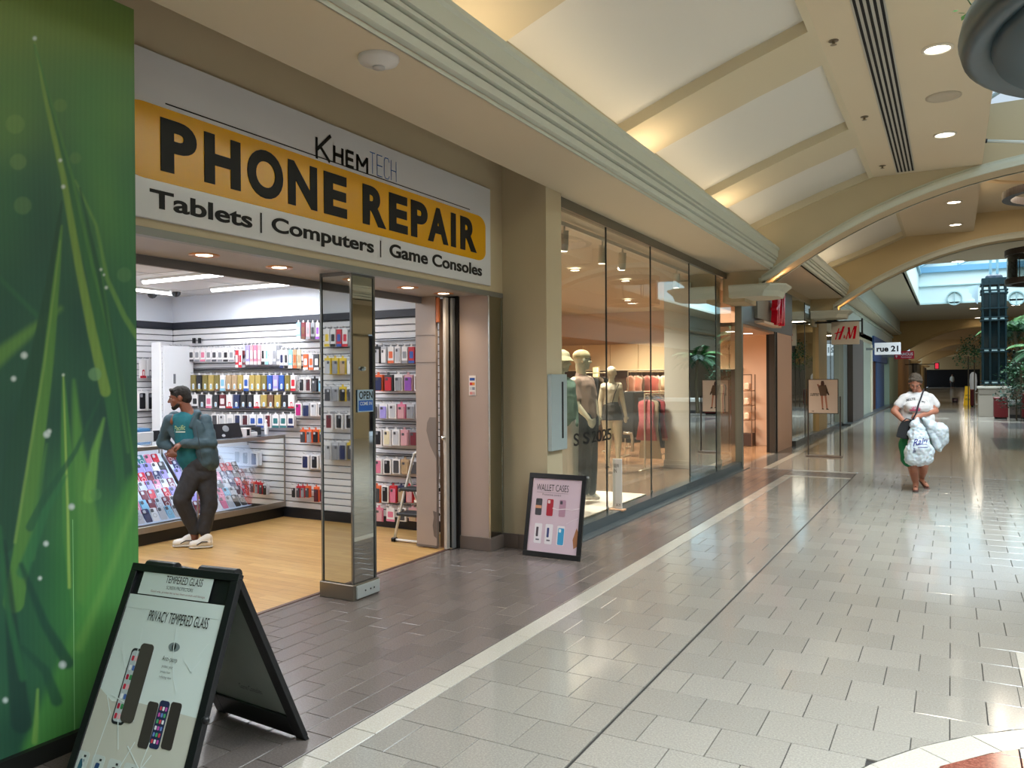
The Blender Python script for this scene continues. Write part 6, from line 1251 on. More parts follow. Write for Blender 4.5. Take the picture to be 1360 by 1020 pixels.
# white column
c0, c1 = fl(883, 621), fl(932, 630)
hc_ = struct('trim_19', B().box(c0.x, c0.y+.0, 0, c1.x, c0.y+.55, 3.34), mat('#dcd9cf', .7)); struct('trim_20', B().cbox(c0.x-.02, c0.y-.02, 0, c1.x+.02, c0.y+.57, .14, .004), mat('#d3d0c6', .6))
# wall panels at the back, light shelf, hanging garments
bp = thing('wall_cladding', 'cream wall panels above the garment rails at the back of the shop', 'panel', (-6.5, 19.7, 2.2))
for i in range(9): B().cbox(-11.0+i*.78, 19.66, 1.86, -11.0+i*.78+.765, 19.74, 2.52, .004).build('panel', mat('#ecd2aa', .6), bp)
B().cbox(-11.0, 19.5, 1.83, -4.4, 19.74, 1.86, .003).build('ledge', mat('#f4e3c4', .5), bp)
struct('wall_left', B().box(-11.0, 19.70, 0, -4.5, 19.745, 1.83), mat('#5b4636', .8)); struct('wall_left', B().box(-4.5, 19.6, 0, -3.42, 19.76, 3.3), mat('#e0c4ac', .75))
GARM = {}
def garment_mesh(c, L, wd, kind):
    k = (c, L, wd, kind)
    if k in GARM: return GARM[k]
    b = B(); rings = []; n = 14
    for z, w_, d in ((0, .05, .02), (-.04, wd*.9, .03), (-.10, wd, .035), (-L*.5, wd*.85, .04), (-L, wd*(1.25 if kind == 'dress' else .9), .05)):
        rings.append([(d*math.cos(2*math.pi*j/n)*(1+.25*math.sin(5*2*math.pi*j/n)), w_/2*math.sin(2*math.pi*j/n), z) for j in range(n)])
    b.loft(rings, True); o = b.build('cloth', mat(c, .85), smooth=True); m1_ = o.data; bpy.data.objects.remove(o)
    b = B().tube([(0, -wd*.42, -.03), (0, 0, .02), (0, wd*.42, -.03)], .006, 5); b.tube([(0, 0, .02), (0, 0, .07), (0, .015, .09)], .004, 5); o = b.build('hanger', mat('#8d7a66', .4), smooth=True); m2_ = o.data; bpy.data.objects.remove(o)
    GARM[k] = (m1_, m2_); return GARM[k]
def rack(x0, y0, x1, y1, z, cols, L, label, grp, kind='top', legs=True, wd=.42):
    t = thing('clothes_rail', label, 'clothes rail', ((x0+x1)/2, (y0+y1)/2, 0))
    B().tube([(x0, y0, z), (x1, y1, z)], .014, 8).build('rail', mat('#d8c6a4', .3, .5), t)
    if legs:
        for x, y in ((x0, y0), (x1, y1)): B().tube([(x, y, z), (x, y, .015)], .014, 8).build('leg', mat('#cbbfa8', .3, .5), t); B().cbox(x-.03, y-.25, 0, x+.03, y+.25, .02, .004).build('foot', mat('#cbbfa8', .3, .5), t)
    n = len(cols); d = Vector((x1-x0, y1-y0, 0)); ang_ = math.atan2(d.y, d.x)
    for i, c in enumerate(cols):
        me = garment_mesh(c, L if not isinstance(L, (list, tuple)) else L[i % len(L)], wd, kind); e = bpy.data.objects.new('garment', me[0]); COL.objects.link(e)
        e.location = (x0+d.x*(i+.5)/n, y0+d.y*(i+.5)/n, z-.10); e.rotation_euler = (0, 0, ang_+.3*math.sin(i*2.1)); nm_ = {'#': ''}
        tag(e, '%s garment, %s from the left on %s' % (CW.get(c, 'coloured'), ORD[i], grp), 'clothing', grp)
        q = bpy.data.objects.new('hanger', me[1]); COL.objects.link(q); q.parent = e
CW = {'#f0b8a0': 'peach', '#eed7b8': 'cream', '#e9cfb0': 'pale beige', '#e88f80': 'coral', '#7d6a58': 'brown', '#1c1a1c': 'black', '#2b2a30': 'charcoal', '#c26a6c': 'dusty red', '#e0a898': 'pink', '#22304a': 'navy', '#cbb79a': 'sand', '#b04a50': 'red'}
a_, b__ = atd(834, 498, 18.6), atd(884, 498, 19.6)
rack(a_.x, a_.y, b__.x+.6, b__.y-.2, 1.78, ['#f0b8a0', '#f0b8a0', '#7d6a58', '#e88f80', '#e88f80', '#eed7b8', '#eed7b8', '#e9cfb0', '#eed7b8', '#e9cfb0', '#eed7b8'], .42, 'upper garment rail of pale tops below the cream wall panels', 'the upper back rail', legs=True)
a_, b__ = atd(830, 520, 16.5), atd(884, 520, 17.0)
rack(a_.x, a_.y, b__.x, b__.y, 1.34, ['#1c1a1c', '#2b2a30', '#1c1a1c', '#1c1a1c', '#2b2a30', '#1c1a1c', '#1c1a1c', '#22304a', '#1c1a1c', '#2b2a30'], .95, 'garment rail of black clothes in the middle of the clothes shop', 'the dark rail')
a_, b__ = atd(856, 522, 14.0), atd(884, 522, 14.6)
rack(a_.x, a_.y, b__.x, b__.y, 1.34, ['#c26a6c', '#cbb79a', '#1c1a1c', '#b04a50', '#e0a898', '#22304a'], [.72, 1.05, .8, .7, .75, .9], 'near garment rail with a dusty red dress beside the white column', 'the near rail', 'dress', wd=.34)
a_, b__ = atd(778, 520, 17.5), atd(806, 520, 17.8)
rack(a_.x, a_.y, b__.x, b__.y, 1.75, ['#1c1a1c', '#2b2a30', '#1c1a1c', '#7d6a58', '#1c1a1c', '#2b2a30'], .8, 'dark garment rail behind the mannequins', 'the rail behind the mannequins')
a_, b__ = atd(946, 512, 15.6), atd(952, 512, 16.3)
rack(a_.x, a_.y, b__.x, b__.y, 1.62, ['#e9cfb0', '#b04a50', '#eed7b8', '#2b2a30'], .6, 'short garment rail between the white column and the entrance', 'the rail by the entrance')
lb = thing('light_box', 'tall glowing cream panel between the garment rails', 'light', tuple(atd(791, 500, 19))); p, q = atd(788.5, 488, 19), atd(795, 512, 19); B().cbox(p.x, p.y-.05, q.z, q.x, p.y+.05, p.z, .005).build('panel', mat('#ffe2a0', .5, emit=2.2), lb); B().cbox(p.x-.02, p.y+.05, q.z-.02, q.x+.02, p.y+.08, p.z+.02, .004).build('back', mat('#d8c39a', .5), lb)
dk = thing('dark_fixture', 'dark grey display block with a curved rail in the clothes shop', 'display', tuple(fl(835, 598))); p, q = atd(822, 520, 15.2), atd(846, 582, 15.2); B().cbox(p.x, p.y, q.z, q.x, p.y+.6, p.z, .02).build('block', mat('#3b3a3a', .6), dk); p = fl(833, 592); B().tube([atd(828, 575, 14.6), atd(838, 576, 14.6), atd(840, 584, 14.6), atd(840, 600, 14.6)], .03, 8).build('curved_rail', mat('#b9ab96', .3, .5), dk, smooth=True)
# ceiling tracks and spots of the clothes shop
tr = thing('light_track', 'long ceiling track with cylindrical spotlights behind the shop glass', 'light track', (-3.72, 10.5, 3.3)); B().box(-3.74, 7.2, 3.285, -3.70, 13.8, 3.33).build('track', mat('#cfcdc4', .4), tr)
for y, dx in ((7.95, 0), (9.05, .0), (9.72, 0), (12.05, 0)):
    t = thing('track_spotlight', 'white cylinder spotlight on the ceiling track, %s from the left' % ORD[[7.95, 9.05, 9.72, 12.05].index(y)], 'light', (-3.72, y, 3.2), 'track spotlights')
    B().tube([(-3.72, y, 3.29), (-3.72, y, 3.22)], .012, 6).build('stem', mat('#cfcdc4', .4), t); B().tube([(-3.72, y, 3.24), (-3.74, y+.02, 3.02)], .05, 14).build('cylinder', mat('#d3d1c8', .4), t); d_ = B(); d_.lathe((-3.741, y+.021, 3.016), [(.001, 0), (.042, 0)], 14); d_.build('lens', mat('#fff0d8', .4, emit=6), t)
for i, (x, y) in enumerate(((-6, 10.4), (-5.0, 13.2), (-7.2, 14), (-5.2, 11.5), (-6.2, 16.5))):
    t = thing('ceiling_spot', 'small glowing ceiling spot inside the clothes shop, %s from the front' % ORD[[1, 2, 3, 0, 4][i]], 'light', (x, y, 3.33), 'clothes shop ceiling spots'); B().lathe((x, y, 3.325), [(.001, 0), (.07, 0)], 16).build('lens', mat('#fff0d0', .4, emit=8), t); B().lathe((x, y, 3.33), [(.09, 0), (.085, -.01), (.07, -.006)], 16).build('ring', mat('#cfcdc4', .4), t)
# entrance shelf unit and ceiling lights
es = thing('wall_shelf', 'thin open shelf unit with pale folded stacks inside the entrance', 'shelf', tuple(fl(992, 600)))
Ye = 19.3; xl, xr = ony(984, 500, Ye).x, ony(1001, 500, Ye).x
for x in (xr,): B().box(x-.02, Ye-.2, 0, x+.0, Ye-.18, 1.7).box(x-.02, Ye+.18, 0, x, Ye+.2, 1.7).build('post', mat('#6b5342', .4), es)
B().box(xl, Ye-.2, 1.68, xr, Ye-.18, 1.7).build('top_rail', mat('#6b5342', .4), es)
for z in (1.3, .95, .6): B().cbox(xl, Ye-.2, z, xr-.02, Ye+.2, z+.02, .003).build('shelf', mat('#8a6a52', .5), es); B().cbox(xl+.1, Ye-.15, z+.02, xr-.08, Ye+.15, z+.2, .03).build('folded_stack', mat('#eed3bb', .8), es)
B().box(xl, Ye-.2, .02, xr-.02, Ye+.2, .3).build('base', mat('#3c2b26', .6), es)
for x, y, s_ in ((-3.9, 16.2, 'nearer the glass'), (-3.75, 17.1, 'nearer the door jamb')):
    t = thing('entrance_light', 'small flat ceiling light inside the shop entrance, '+s_, 'light', (x, y, 2.58)); B().box(x-.08, y-.08, 2.545, x+.08, y+.08, 2.553).build('lens', mat('#fff4e4', .4, emit=5), t); B().box(x-.1, y-.1, 2.553, x+.1, y+.1, 2.56).build('frame', mat('#d8c8b8', .5), t)
# red 3D letters over the entrance
rl = thing('store_sign', 'red three-dimensional H&M letters on a backing above the shop entrance', 'sign', (-3.2, 16.9, 2.98)); RED = mat('#d4082c', .22)
RP = Panel((-3.22, 0, 0), (0, 1, 0), (0, 0, 1), (1, 0, 0))
def hm(P, b, u0, v0, u1, v1, h, th, sh=.22):
    w_, hh_ = u1-u0, v1-v0
    def st(a, c, w):
        (x0, y0), (x1, y1) = a, c; P.poly(b, [(u0+(x0-w/2)*w_, v0+y0*hh_), (u0+(x0+w/2)*w_, v0+y0*hh_), (u0+(x1+w/2)*w_, v0+y1*hh_), (u0+(x1-w/2)*w_, v0+y1*hh_)], h, th)
    st((.04, .0), (.20, .86), .055); st((.21, .0), (.42, 1.0), .10); P.poly(b, [(u0+.0*w_, v0+.42*hh_), (u0+.40*w_, v0+.60*hh_), (u0+.42*w_, v0+.68*hh_), (u0+.0*w_, v0+.50*hh_)], h+.0002, th)
    st((.52, .0), (.68, .86), .045); st((.69, .06), (.645, .92), .09); st((.70, .06), (.90, 1.0), .05); st((.87, .03), (.955, 1.0), .11)
    P.text(b, '&', u0+.40*w_, v0+.08*hh_, u0+.50*w_, v0+.34*hh_, h, .02, th)
b = B(); hm(RP, b, 16.55, 2.68, 17.5, 3.36, .16, .12); b.build('letters', RED, rl); B().box(-3.30, 15.6, 2.76, -3.24, 17.4, 3.15).build('backing', mat('#8b8f88', .5), rl); B().box(-3.3, 15.6, 2.66, -3.12, 17.4, 2.71).build('bracket', mat('#c9b9a9', .5), rl)
# hanging H&M blade sign
def blade(name, lab, x0, y0, x1, y1, Y, colr, depth=.12, hang=3.0, emit=0):
    a, c = ony(x0, y0, Y), ony(x1, y1, Y); t = thing(name, lab, 'sign', ((a.x+c.x)/2, Y, (a.z+c.z)/2)); 
    B().cbox(a.x, Y, c.z, c.x, Y+depth, a.z, .008).build('box', mat(colr, .4, emit=emit), t); return t, Panel((a.x, Y, c.z), (c.x-a.x, 0, 0), (0, 0, a.z-c.z), (0, -1, 0)), a, c
t, P_, a, c = blade('hanging_sign', 'square pale hanging sign with slanted red H&M letters', 1104, 428, 1141, 457, 23.2, '#cfc6ba', .14)
b = B(); hm(P_, b, .12, .22, .92, .80, .006, .006); b.build('letters', RED, t)
b = B().box(a.x-.03, 23.22, a.z, c.x+.05, 23.32, a.z+.03); b.box(c.x+.05, 23.22, c.z+.25, c.x+.09, 23.32, a.z+.08).box(-3.32, 23.24, a.z-.02, a.x-.0, 23.30, a.z+.03); b.build('bracket', mat('#1b1c1e', .5), t)
t, P_, a, c = blade('hanging_sign', 'white rectangular hanging sign reading rue 21', 1161.5, 455.5, 1196, 470.5, 37, '#dfe4ea', .2, emit=.35); P_.text(B(), 'rue 21', .08, .24, .92, .74, .01, .035).build('letters', K, t); B().box(-3.3, 37.05, c.z+.2, a.x, 37.15, c.z+.3).build('bracket', mat('#8c9196', .4), t)
t, P_, a, c = blade('hanging_sign', 'red hanging sign reading FAMOUS in white behind the white sign', 1188, 466.5, 1214, 476.5, 46, '#8e1626', .2, emit=.25); P_.text(B(), 'FAMOUS', .22, .42, .94, .8, .01, .03).build('letters', mat('#e8e4e6', .5), t); P_.text(B(), 'footwear', .34, .15, .9, .34, .01, .01).build('letters', mat('#e8e4e6', .5), t)
P_.poly(B(), [(.06, .3), (.1, .12), (.14, .3), (.16, .5), (.04, .5)], .01, .004).build('mark', mat('#e8e4e6', .5), t); B().box(-3.3, 46.05, c.z+.1, a.x, 46.15, c.z+.2).build('bracket', mat('#8c9196', .4), t)
# floor-standing poster holder
ps2 = thing('poster_stand', 'slim floor-standing poster frame outside the clothes shop, woman pictured', 'poster', tuple(fl(1093, 606))); Y = 17.2
xa, xb = ony(1073.5, 600, Y).x, ony(1116, 600, Y).x; zt, zm = ony(1090, 503.5, Y).z, ony(1090, 549.5, Y).z; DM = mat('#4c4744', .35, .5)
for x in (xa, xb): B().cbox(x-.012, Y, .02, x+.012, Y+.03, zt if x == xa else zt-.35, .003).build('post', DM, ps2)
B().cbox(xa-.03, Y-.13, 0, xb+.03, Y+.16, .03, .004).build('base', mat('#7c7068', .4, .3), ps2); B().cbox(xa, Y-.01, zm, xb-.03, Y+.03, zt, .004).build('frame', DM, ps2)
P_ = Panel((xa+.015, Y-.011, zm+.015), (xb-xa-.06, 0, 0), (0, 0, zt-zm-.03), (0, -1, 0)); P_.rect(B(), 0, 0, 1, 1, .001, .001).build('sheet', mat('#cdbfb4', .4), ps2)
for pts, cc in (([(.44, .97), (.52, .97), (.55, .88), (.53, .82), (.43, .82), (.42, .9)], '#4a2c24'), ([(.38, .84), (.6, .85), (.66, .7), (.62, .52), (.4, .52), (.36, .68), (.33, .78)], '#5a4637'), ([(.62, .74), (.7, .6), (.72, .54), (.67, .54), (.6, .66)], '#4d3b30'), ([(.33, .78), (.29, .86), (.33, .88), (.39, .8)], '#8a5a48'), ([(.42, .52), (.5, .52), (.51, .14), (.46, .14)], '#a8705a'), ([(.55, .52), (.62, .52), (.66, .14), (.61, .14)], '#a8705a'), ([(.46, .14), (.51, .14), (.54, .11), (.46, .11)], '#2a1f1c'), ([(.61, .14), (.66, .14), (.71, .10), (.61, .1)], '#2a1f1c')): P_.poly(B(), pts, .003).build('printed_figure', mat(cc, .6), ps2)
P_.text(B(), 'SUMMER', .06, .56, .38, .6, .003, .01).build('lettering', K, ps2); P_.text(B(), 'NEW IN', .06, .51, .34, .55, .003, .01).build('lettering', K, ps2); P_.text(B(), 'H&M', .1, .04, .18, .07, .003, .01).build('lettering', K, ps2)
# ================================================================== STOREFRONTS BEYOND THE ENTRANCE
def XY(x): return float(onx(x, 500, -3.3).y)
def blk(x0, x1, z0, z1, m, dx=0., dep=.3, name='wall_left'):
    return struct(name, B().box(-3.3+dx, XY(x0), z0, -3.3+dx-dep, XY(x1), z1), m)
GL2 = glass_mat('far_shop_glass', '#d3dfdb', 1.6, .01, .12)
struct('trim_12', B().box(-3.36, 19.7, 0, -3.22, XY(1115), .12), mat('#4b5458', .25))
def pane(x0, x1, z1=3.57):
    o = B().quad((-3.32, XY(x0)+.01, .12), (-3.32, XY(x1)-.01, .12), (-3.32, XY(x1)-.01, z1), (-3.32, XY(x0)+.01, z1)).build('pane', GL2, wn); B().box(-3.33, XY(x0)-.015, .12, -3.31, XY(x0)+.015, z1).build('joint', mat('#5a605f', .3), wn)
pane(1052.5, 1070); pane(1070, 1084); pane(1096, 1104); pane(1104, 1115); pane(1136, 1143, 3.0)
struct('wall_left', B().box(-3.4, 13.95, 3.56, -3.28, YA2+.4, 3.72).box(-3.4, YA2+.4, 3.02, -3.28, XY(1175), 3.5), BEIGE)
blk(1084.5, 1095.5, 0, 3.36, mat('#b3986a', .7), .06, .4); blk(1115, 1120.5, 0, 3.05, mat('#9aa3a0', .4, .4), .12); blk(1120.5, 1135.5, 0, 3.05, mat('#5d5551', .6), .30, .6)
blk(1143, 1152, 0, 3.1, mat('#a8b0a2', .6), .12, .5); blk(1152, 1154, 0, 3.1, mat('#e6dfc8', .6), .16, .5); blk(1154.5, 1163, 0, 2.4, mat('#5a3222', .5), .0, .3); blk(1158, 1176, 2.4, 3.6, mat('#3f5f96', .5), .10, .3); blk(1163, 1173, 0, 2.4, mat('#4f6f9f', .5), .05, .3)
blk(1176, 1188, 0, 3.4, mat('#a9bda6', .6), .2, .8); blk(1188, 1205, 0, 3.4, mat('#a87f4e', .6), .1, .6)
bk = struct('wall_left', B().box(-3.9, 20.2, 0, -9, 20.3, 3.4).box(-8.2, 20, 0, -8.1, XY(1150), 3.4), mat('#847a68', .8)); struct('ceiling', B().box(-9, 20, 3.3, -3.4, XY(1150), 3.35), mat('#b5aa95', .8))
area('far_store_light', (-5.5, 26, 3.2), (2, 8), 240, (1, .93, .82))
# floating kerb under the far storefronts
struct('trim_21', B().box(-3.35, XY(1115), 0, -2.95, XY(1205), .06), mat('#4f575b', .3))
for i, (x0, x1, h_, c) in enumerate(((1205.5, 1211, 3.2, '#776f63'), (1211, 1216, 3.2, '#191b1e'), (1216, 1221, 3.2, '#8d8578'), (1221, 1226, 3.1, '#c0a878'), (1226, 1229, 3.0, '#14171a'), (1229, 1231.5, 3.0, '#7f5a3c'))):
    struct('wall_left', B().box(-3.25+.1*(i % 2), XY(x0), 0, -3.8, min(XY(x1), 130), h_), mat(c, .6))
# upper walls beside the atrium, beyond the second arch
PALE = mat('#d5dcd4', .7); AQ = mat('#d3e6e8', .7); AY0, AY1, AX = 28.3, 44.0, -1.38
for s in (1, -1):
    wn4 = 'wall_left' if s > 0 else 'wall_right'
    struct(wn4, B().quad((side(-2.83, s), YA2+.4, 4.42), (side(-2.83, s), 56, 4.42), (side(-2.83, s), 56, FC2), (side(-2.83, s), YA2+.4, FC2)).box(side(-3.35, s), YA2+.4, 3.3, side(-3.28, s), 56, 4.36), PALE)
    struct('ceiling', B().box(side(-3.4, s), YA2+.4, 4.30, side(-2.83, s), 56, 4.36).quad((side(-2.83, s), YA2+.4, FC2), (side(AX, s), YA2+.4, FC2), (side(AX, s), 56, FC2), (side(-2.83, s), 56, FC2)), SOFF)
    struct('trim_22', B().box(side(-2.86, s), YA2+.4, 4.36, side(-2.74, s), 56, 4.46).box(side(-2.85, s), YA2+.4, 4.50, side(-2.79, s), 56, 4.54).box(side(-3.3, s), YA2+.4, 4.1, side(-3.2, s), 56, 4.2).box(side(AX, s), AY0, FC2-.03, side(AX+.07, s), AY1, FC2+.07), TRIMG)
    struct(wn4, B().box(side(AX, s), AY0, FC2, side(AX-.08, s), AY1, 6.7), AQ)
struct('ceiling', B().quad((AX, YA2+.4, FC2), (mir(AX), YA2+.4, FC2), (mir(AX), AY0, FC2), (AX, AY0, FC2)).quad((AX, AY1, FC2), (mir(AX), AY1, FC2), (mir(AX), 56.2, FC2), (AX, 56.2, FC2)), SOFF)
struct('ceiling', B().quad((-3.4, 56.2, 4.95), (6.9, 56.2, 4.95), (6.9, 152, 4.95), (-3.4, 152, 4.95)), FARB)
struct('wall_back', B().quad((AX, AY1, FC2), (mir(AX), AY1, FC2), (mir(AX), AY1, 7.3), (AX, AY1, 7.3)), AQ); struct('wall_front', B().quad((AX, AY0, FC2), (mir(AX), AY0, FC2), (mir(AX), AY0, 6.9), (AX, AY0, 6.9)), AQ)
struct('trim_23', B().box(AX, AY1-.12, 6.72, mir(AX), AY1, 7.0), mat('#6fa6c8', .6)); struct('trim_23', B().box(AX, AY1-.08, 6.05, mir(AX), AY1, 6.10).box(AX, AY1-.08, FC2, mir(AX), AY1, FC2+.08), mat('#b9d3d4', .6))
b = B(); n_ = 9
for y in [AY0+i*(AY1-AY0)/(n_-1) for i in range(n_)]:
    for xx in (AX, mir(AX)-.1): b.box(xx, y-.04, 6.7, xx+.1, y+.04, 7.7)
    b.tube([(AX, y, 7.65), (XC, y, 8.7), (mir(AX), y, 7.65)], .045, 6)
b.box(AX-.04, AY0, 6.65, AX+.1, AY1, 6.78).box(AX-.04, AY0, 7.6, AX+.1, AY1, 7.7); b.tube([(XC, AY0, 8.7), (XC, AY1, 8.7)], .06, 6)
for x0_, x1_ in ((AX, .3), (.3, XC+.4)): b.tube([(x0_, AY1-.1, 7.0), (x1_, AY1-.1, 7.7)], .035, 6)
b.tube([(.3, AY1-.1, 7.0), (.3, AY1-.1, 7.9)], .035, 6); struct('window_4', b, mat('#8fbccf', .5))
for px_ in (1267.5, 1350):
    p = ony(px_, 396, AY1-.1); t = thing('round_ornament', 'round medallion on the pale wall above the atrium, %s of two' % ('left' if px_ < 1300 else 'right'), 'ornament', tuple(p), 'atrium wall medallions')
    B().lathe((p.x, p.y, p.z), [(.34, .05), (.34, -.05), (.29, -.05), (.29, .05)], 32, 'y').build('ring', mat('#9fbcbe', .6), t); B().lathe((p.x, p.y+.04, p.z), [(.29, -.02), (.001, -.02)], 32, 'y').build('disc', mat('#cfe2e2', .7), t); B().box(p.x-.018, p.y-.04, p.z-.3, p.x+.018, p.y+.03, p.z+.3).build('bar', mat('#9fbcbe', .6), t)
# ornamental scalloped plate left of tower
sc_ = thing('scalloped_plate', 'pale blue scalloped metal plate beside the glazed tower', 'ornament', (.75, 38.2, 5.4)); b = B(); pts = [(1299, 378), (1299, 406)] + [(1299-2*i-2.5*(i % 2), 404-3.2*i) for i in range(8)]
b.loft([[ony(x, y, 38.2) for x, y in pts], [ony(x, y, 38.3) for x, y in pts]], True); b.build('plate', mat('#c2dcea', .5), sc_)
# far end
struct('wall_far', B().box(-8, 150, 2.9, 12, 150.3, 5.2).box(4.1, 150, 0, 12, 150.3, 3.0), mat('#b59b70', .8)); struct('wall_far', B().box(-8, 151.5, 0, 4.3, 151.8, 3.0), mat('#0d0e12', .9)); struct('wall_right', B().box(6.9, 21, 0, 7.1, 150, 5), mat('#7a7466', .8))
# ================================================================== GLAZED TOWER
tw = thing('glazed_tower', 'dark green steel and glass clock-like tower on a stone plinth', 'tower', (1.5, 38, 0)); SG = mat('#1c3238', .4, .3); xL, xR = ony(1304, 500, 37.6).x, ony(1338, 500, 37.6).x; W_ = xR-xL; yA, yB = 37.6, 37.6+W_
zb0 = ony(1320, 509, 37.6).z; zt0 = ony(1320, 372, 37.6).z
B().cbox(xL-.12, yA-.15, 0, xR+.08, yB+.1, ony(1320, 524, 37.6).z, .01).build('plinth', mat('#a79d90', .6), tw, label='stone plinth'); B().cbox(xL-.12, yA-.17, ony(1320, 524, 37.6).z, xR+.12, yB+.1, ony(1320, 516, 37.6).z, .01).build('plinth_band', mat('#8d8478', .6), tw); B().cbox(xL-.16, yA-.2, ony(1320, 516, 37.6).z, xR+.14, yB+.15, ony(1320, 513, 37.6).z, .01).build('plinth_cap', mat('#cfcabd', .5), tw)
xs = [xL+W_*f for f in (.05, .33, .67, .95)]; rails = [509, 490.5, 446, 420, 395.5, 372]; zr = [ony(1320, y, 37.6).z for y in (510, 506, 467, 463, 425, 421, 409, 389, 385, 377)]
for x in xs:
    for y in (yA, yB): B().tube([(x, y, zr[0]), (x, y, zt0)], .035, 8).build('mullion', SG, tw)
for z in zr: B().box(xL-.04, yA-.05, z-.025, xR+.04, yB+.05, z+.025).build('ring_beam', SG, tw)
for z0_, z1_ in ((zr[0], zr[1]), (zr[2], zr[3]), (zr[4], zr[5]), (zr[7], zr[8])): 
    for a, c in zip(xs[:-1], xs[1:]): B().box(a+.05, yA-.03, min(z0_, z1_)+.03, c-.05, yA-.01, max(z0_, z1_)-.03).build('pale_panel', mat('#b8d4d8', .4), tw)
TG = mat('#0b1d22', .12, .2)
for a, c in zip(xs[:-1], xs[1:]): B().box(a, yA+.08, zr[0], c, yA+.1, zr[8]).build('glass_panel', TG, tw)
for y in (yA, yB): B().box(xs[0]-.01, y-.01, zr[0], xs[0]+.01, y+.01, zt0).build('side_glass', TG, tw)
B().box(xs[0], yB-.02, zr[0], xs[-1], yB, zr[8]).build('rear_glass', TG, tw); B().box(xL, yA, zr[9]-.02, xR, yB, zt0+.1).build('cap', SG, tw); B().box(xs[1], yA+.3, zr[0], xs[2], yA+.6, zr[8]).build('core', mat('#0c1e24', .4), tw)
for x in (xs[0]+.28, xs[-1]-.28): B().lathe((x, yA+.3, zt0+.1), [(.2, 0), (.18, .1), (.1, .16), (.03, .18)], 14).build('finial', mat('#2c3a48', .4), tw); B().tube([(x, yA+.3, zt0+.2), (x, yA+.3, 6.4)], .05, 8).build('rod', mat('#7fa8b8', .4), tw)
# ================================================================== PLANTING
LEAF = [mat(c, .6, rnd=.25) for c in ('#22502a', '#2c6434', '#17402a', '#4a7c3c')]
def palm(px_, py_top, py_bot, Y, n, L, lab, lean=0.):
    top, bot = ony(px_, py_top, Y), ony(px_+lean, py_bot, Y); t = thing('palm_tree', lab, 'palm', tuple(bot), 'palms in the planter')
    B().tube([bot, bot.lerp(top, .5)+Vector((.06, 0, 0)), top], [.09, .07, .055], 8).build('trunk', mat('#6f6450', .8, bump=.4, bscale=20), t); rn = random.Random(int(px_*7))
    for i in range(n):
        a = 2*math.pi*i/n+rn.uniform(-.2, .2); el_ = rn.uniform(.15, 1.15); b = B(); pts = []; p = top.copy(); d = Vector((math.cos(a)*math.cos(el_), math.sin(a)*math.cos(el_), math.sin(el_)))
        for k in range(9): pts.append(p.copy()); p = p+d*(L/8); d = (d+Vector((0, 0, -.20))).normalized()
        b.tube(pts, .010, 4, False)
        for k in range(1, 9):
            dd = (pts[k]-pts[k-1]).normalized(); s_ = dd.cross(Vector((0, 0, 1))).normalized(); ll = L*.36*(1-.6*abs(k-3.5)/5)
            for q in (0, .25, .5, .75):
                o_ = pts[k-1].lerp(pts[k], q)
                for sg_ in (-1, 1):
                    tip = o_+s_*sg_*ll+dd*ll*.7+Vector((0, 0, -.35*ll)); mid = o_.lerp(tip, .45)+Vector((0, 0, .05*ll)); w_ = dd*.020
                    b.f.append(tuple(range(len(b.v), len(b.v)+4))); b.v += [tuple(o_), tuple(mid+w_), tuple(tip), tuple(mid-w_)]
        b.build('frond', LEAF[i % 4], t)
palm(1347, 440, 552, 40.6, 22, 1.5, 'tall palm with arching green fronds right of the glazed tower', 13); palm(1385, 470, 556, 34, 14, 1.2, 'palm at the right edge of the picture, behind the white bench'); palm(1340, 500, 552, 41, 13, 1.2, 'low palm beneath the tall palm by the tower')

def shrub(px_, py_, Y, r, lab, seed, cc=1, zs=.9):
    c = ony(px_, py_, Y); t = thing('shrub', lab, 'shrub', (c.x, c.y, max(0, c.z-r)), 'shrubs in the planter'); rn = random.Random(seed); b = B()
    for i in range(520):
        v = Vector((rn.gauss(0, 1), rn.gauss(0, 1), rn.gauss(0, 1))).normalized()*r*rn.uniform(.5, 1.0); v.z *= zs; p = c+v; d = Vector((rn.uniform(-1, 1), rn.uniform(-1, 1), rn.uniform(-.6, .6))).normalized(); s_ = d.cross(Vector((rn.uniform(-1, 1), 0, 1))).normalized(); l = rn.uniform(.07, .17)
        n = len(b.v); b.v += [tuple(p), tuple(p+d*l*.5+s_*l*.28), tuple(p+d*l), tuple(p+d*l*.5-s_*l*.28)]; b.f.append((n, n+1, n+2, n+3))
    b.build('foliage', LEAF[cc], t, kind='stuff'); B().tube([(c.x, c.y, 0), c], .03, 6).build('stem', mat('#4d4232', .8), t)
shrub(1350, 527, 34.5, .75, 'dense dark shrub behind the white bench', 1, 2, .7); shrub(1356, 498, 36, .8, 'shrub under the palm at the right edge', 2, 0); shrub(1330, 500, 40.5, .8, 'shrub directly behind the tower base', 3, 2); shrub(1345, 480, 41.5, .7, 'upper shrub mass right of the tower', 5, 2); shrub(1286, 473, 46.5, .75, 'leafy plant left of the tower beside the far mall', 6, 1); shrub(1294, 458, 46.8, .7, 'upper leafy crown left of the tower', 7, 0); shrub(1360, 455, 42, .9, 'high shrub crown behind the tall palm', 8, 2)
pn = thing('planter_wall', 'low stone planter wall with pale cap right of the red bin', 'planter', tuple(ony(1350, 552, 36.5))); a, c = ony(1341, 552, 36.5), ony(1400, 552, 36.5); zc_ = ony(1350, 533, 36.5).z
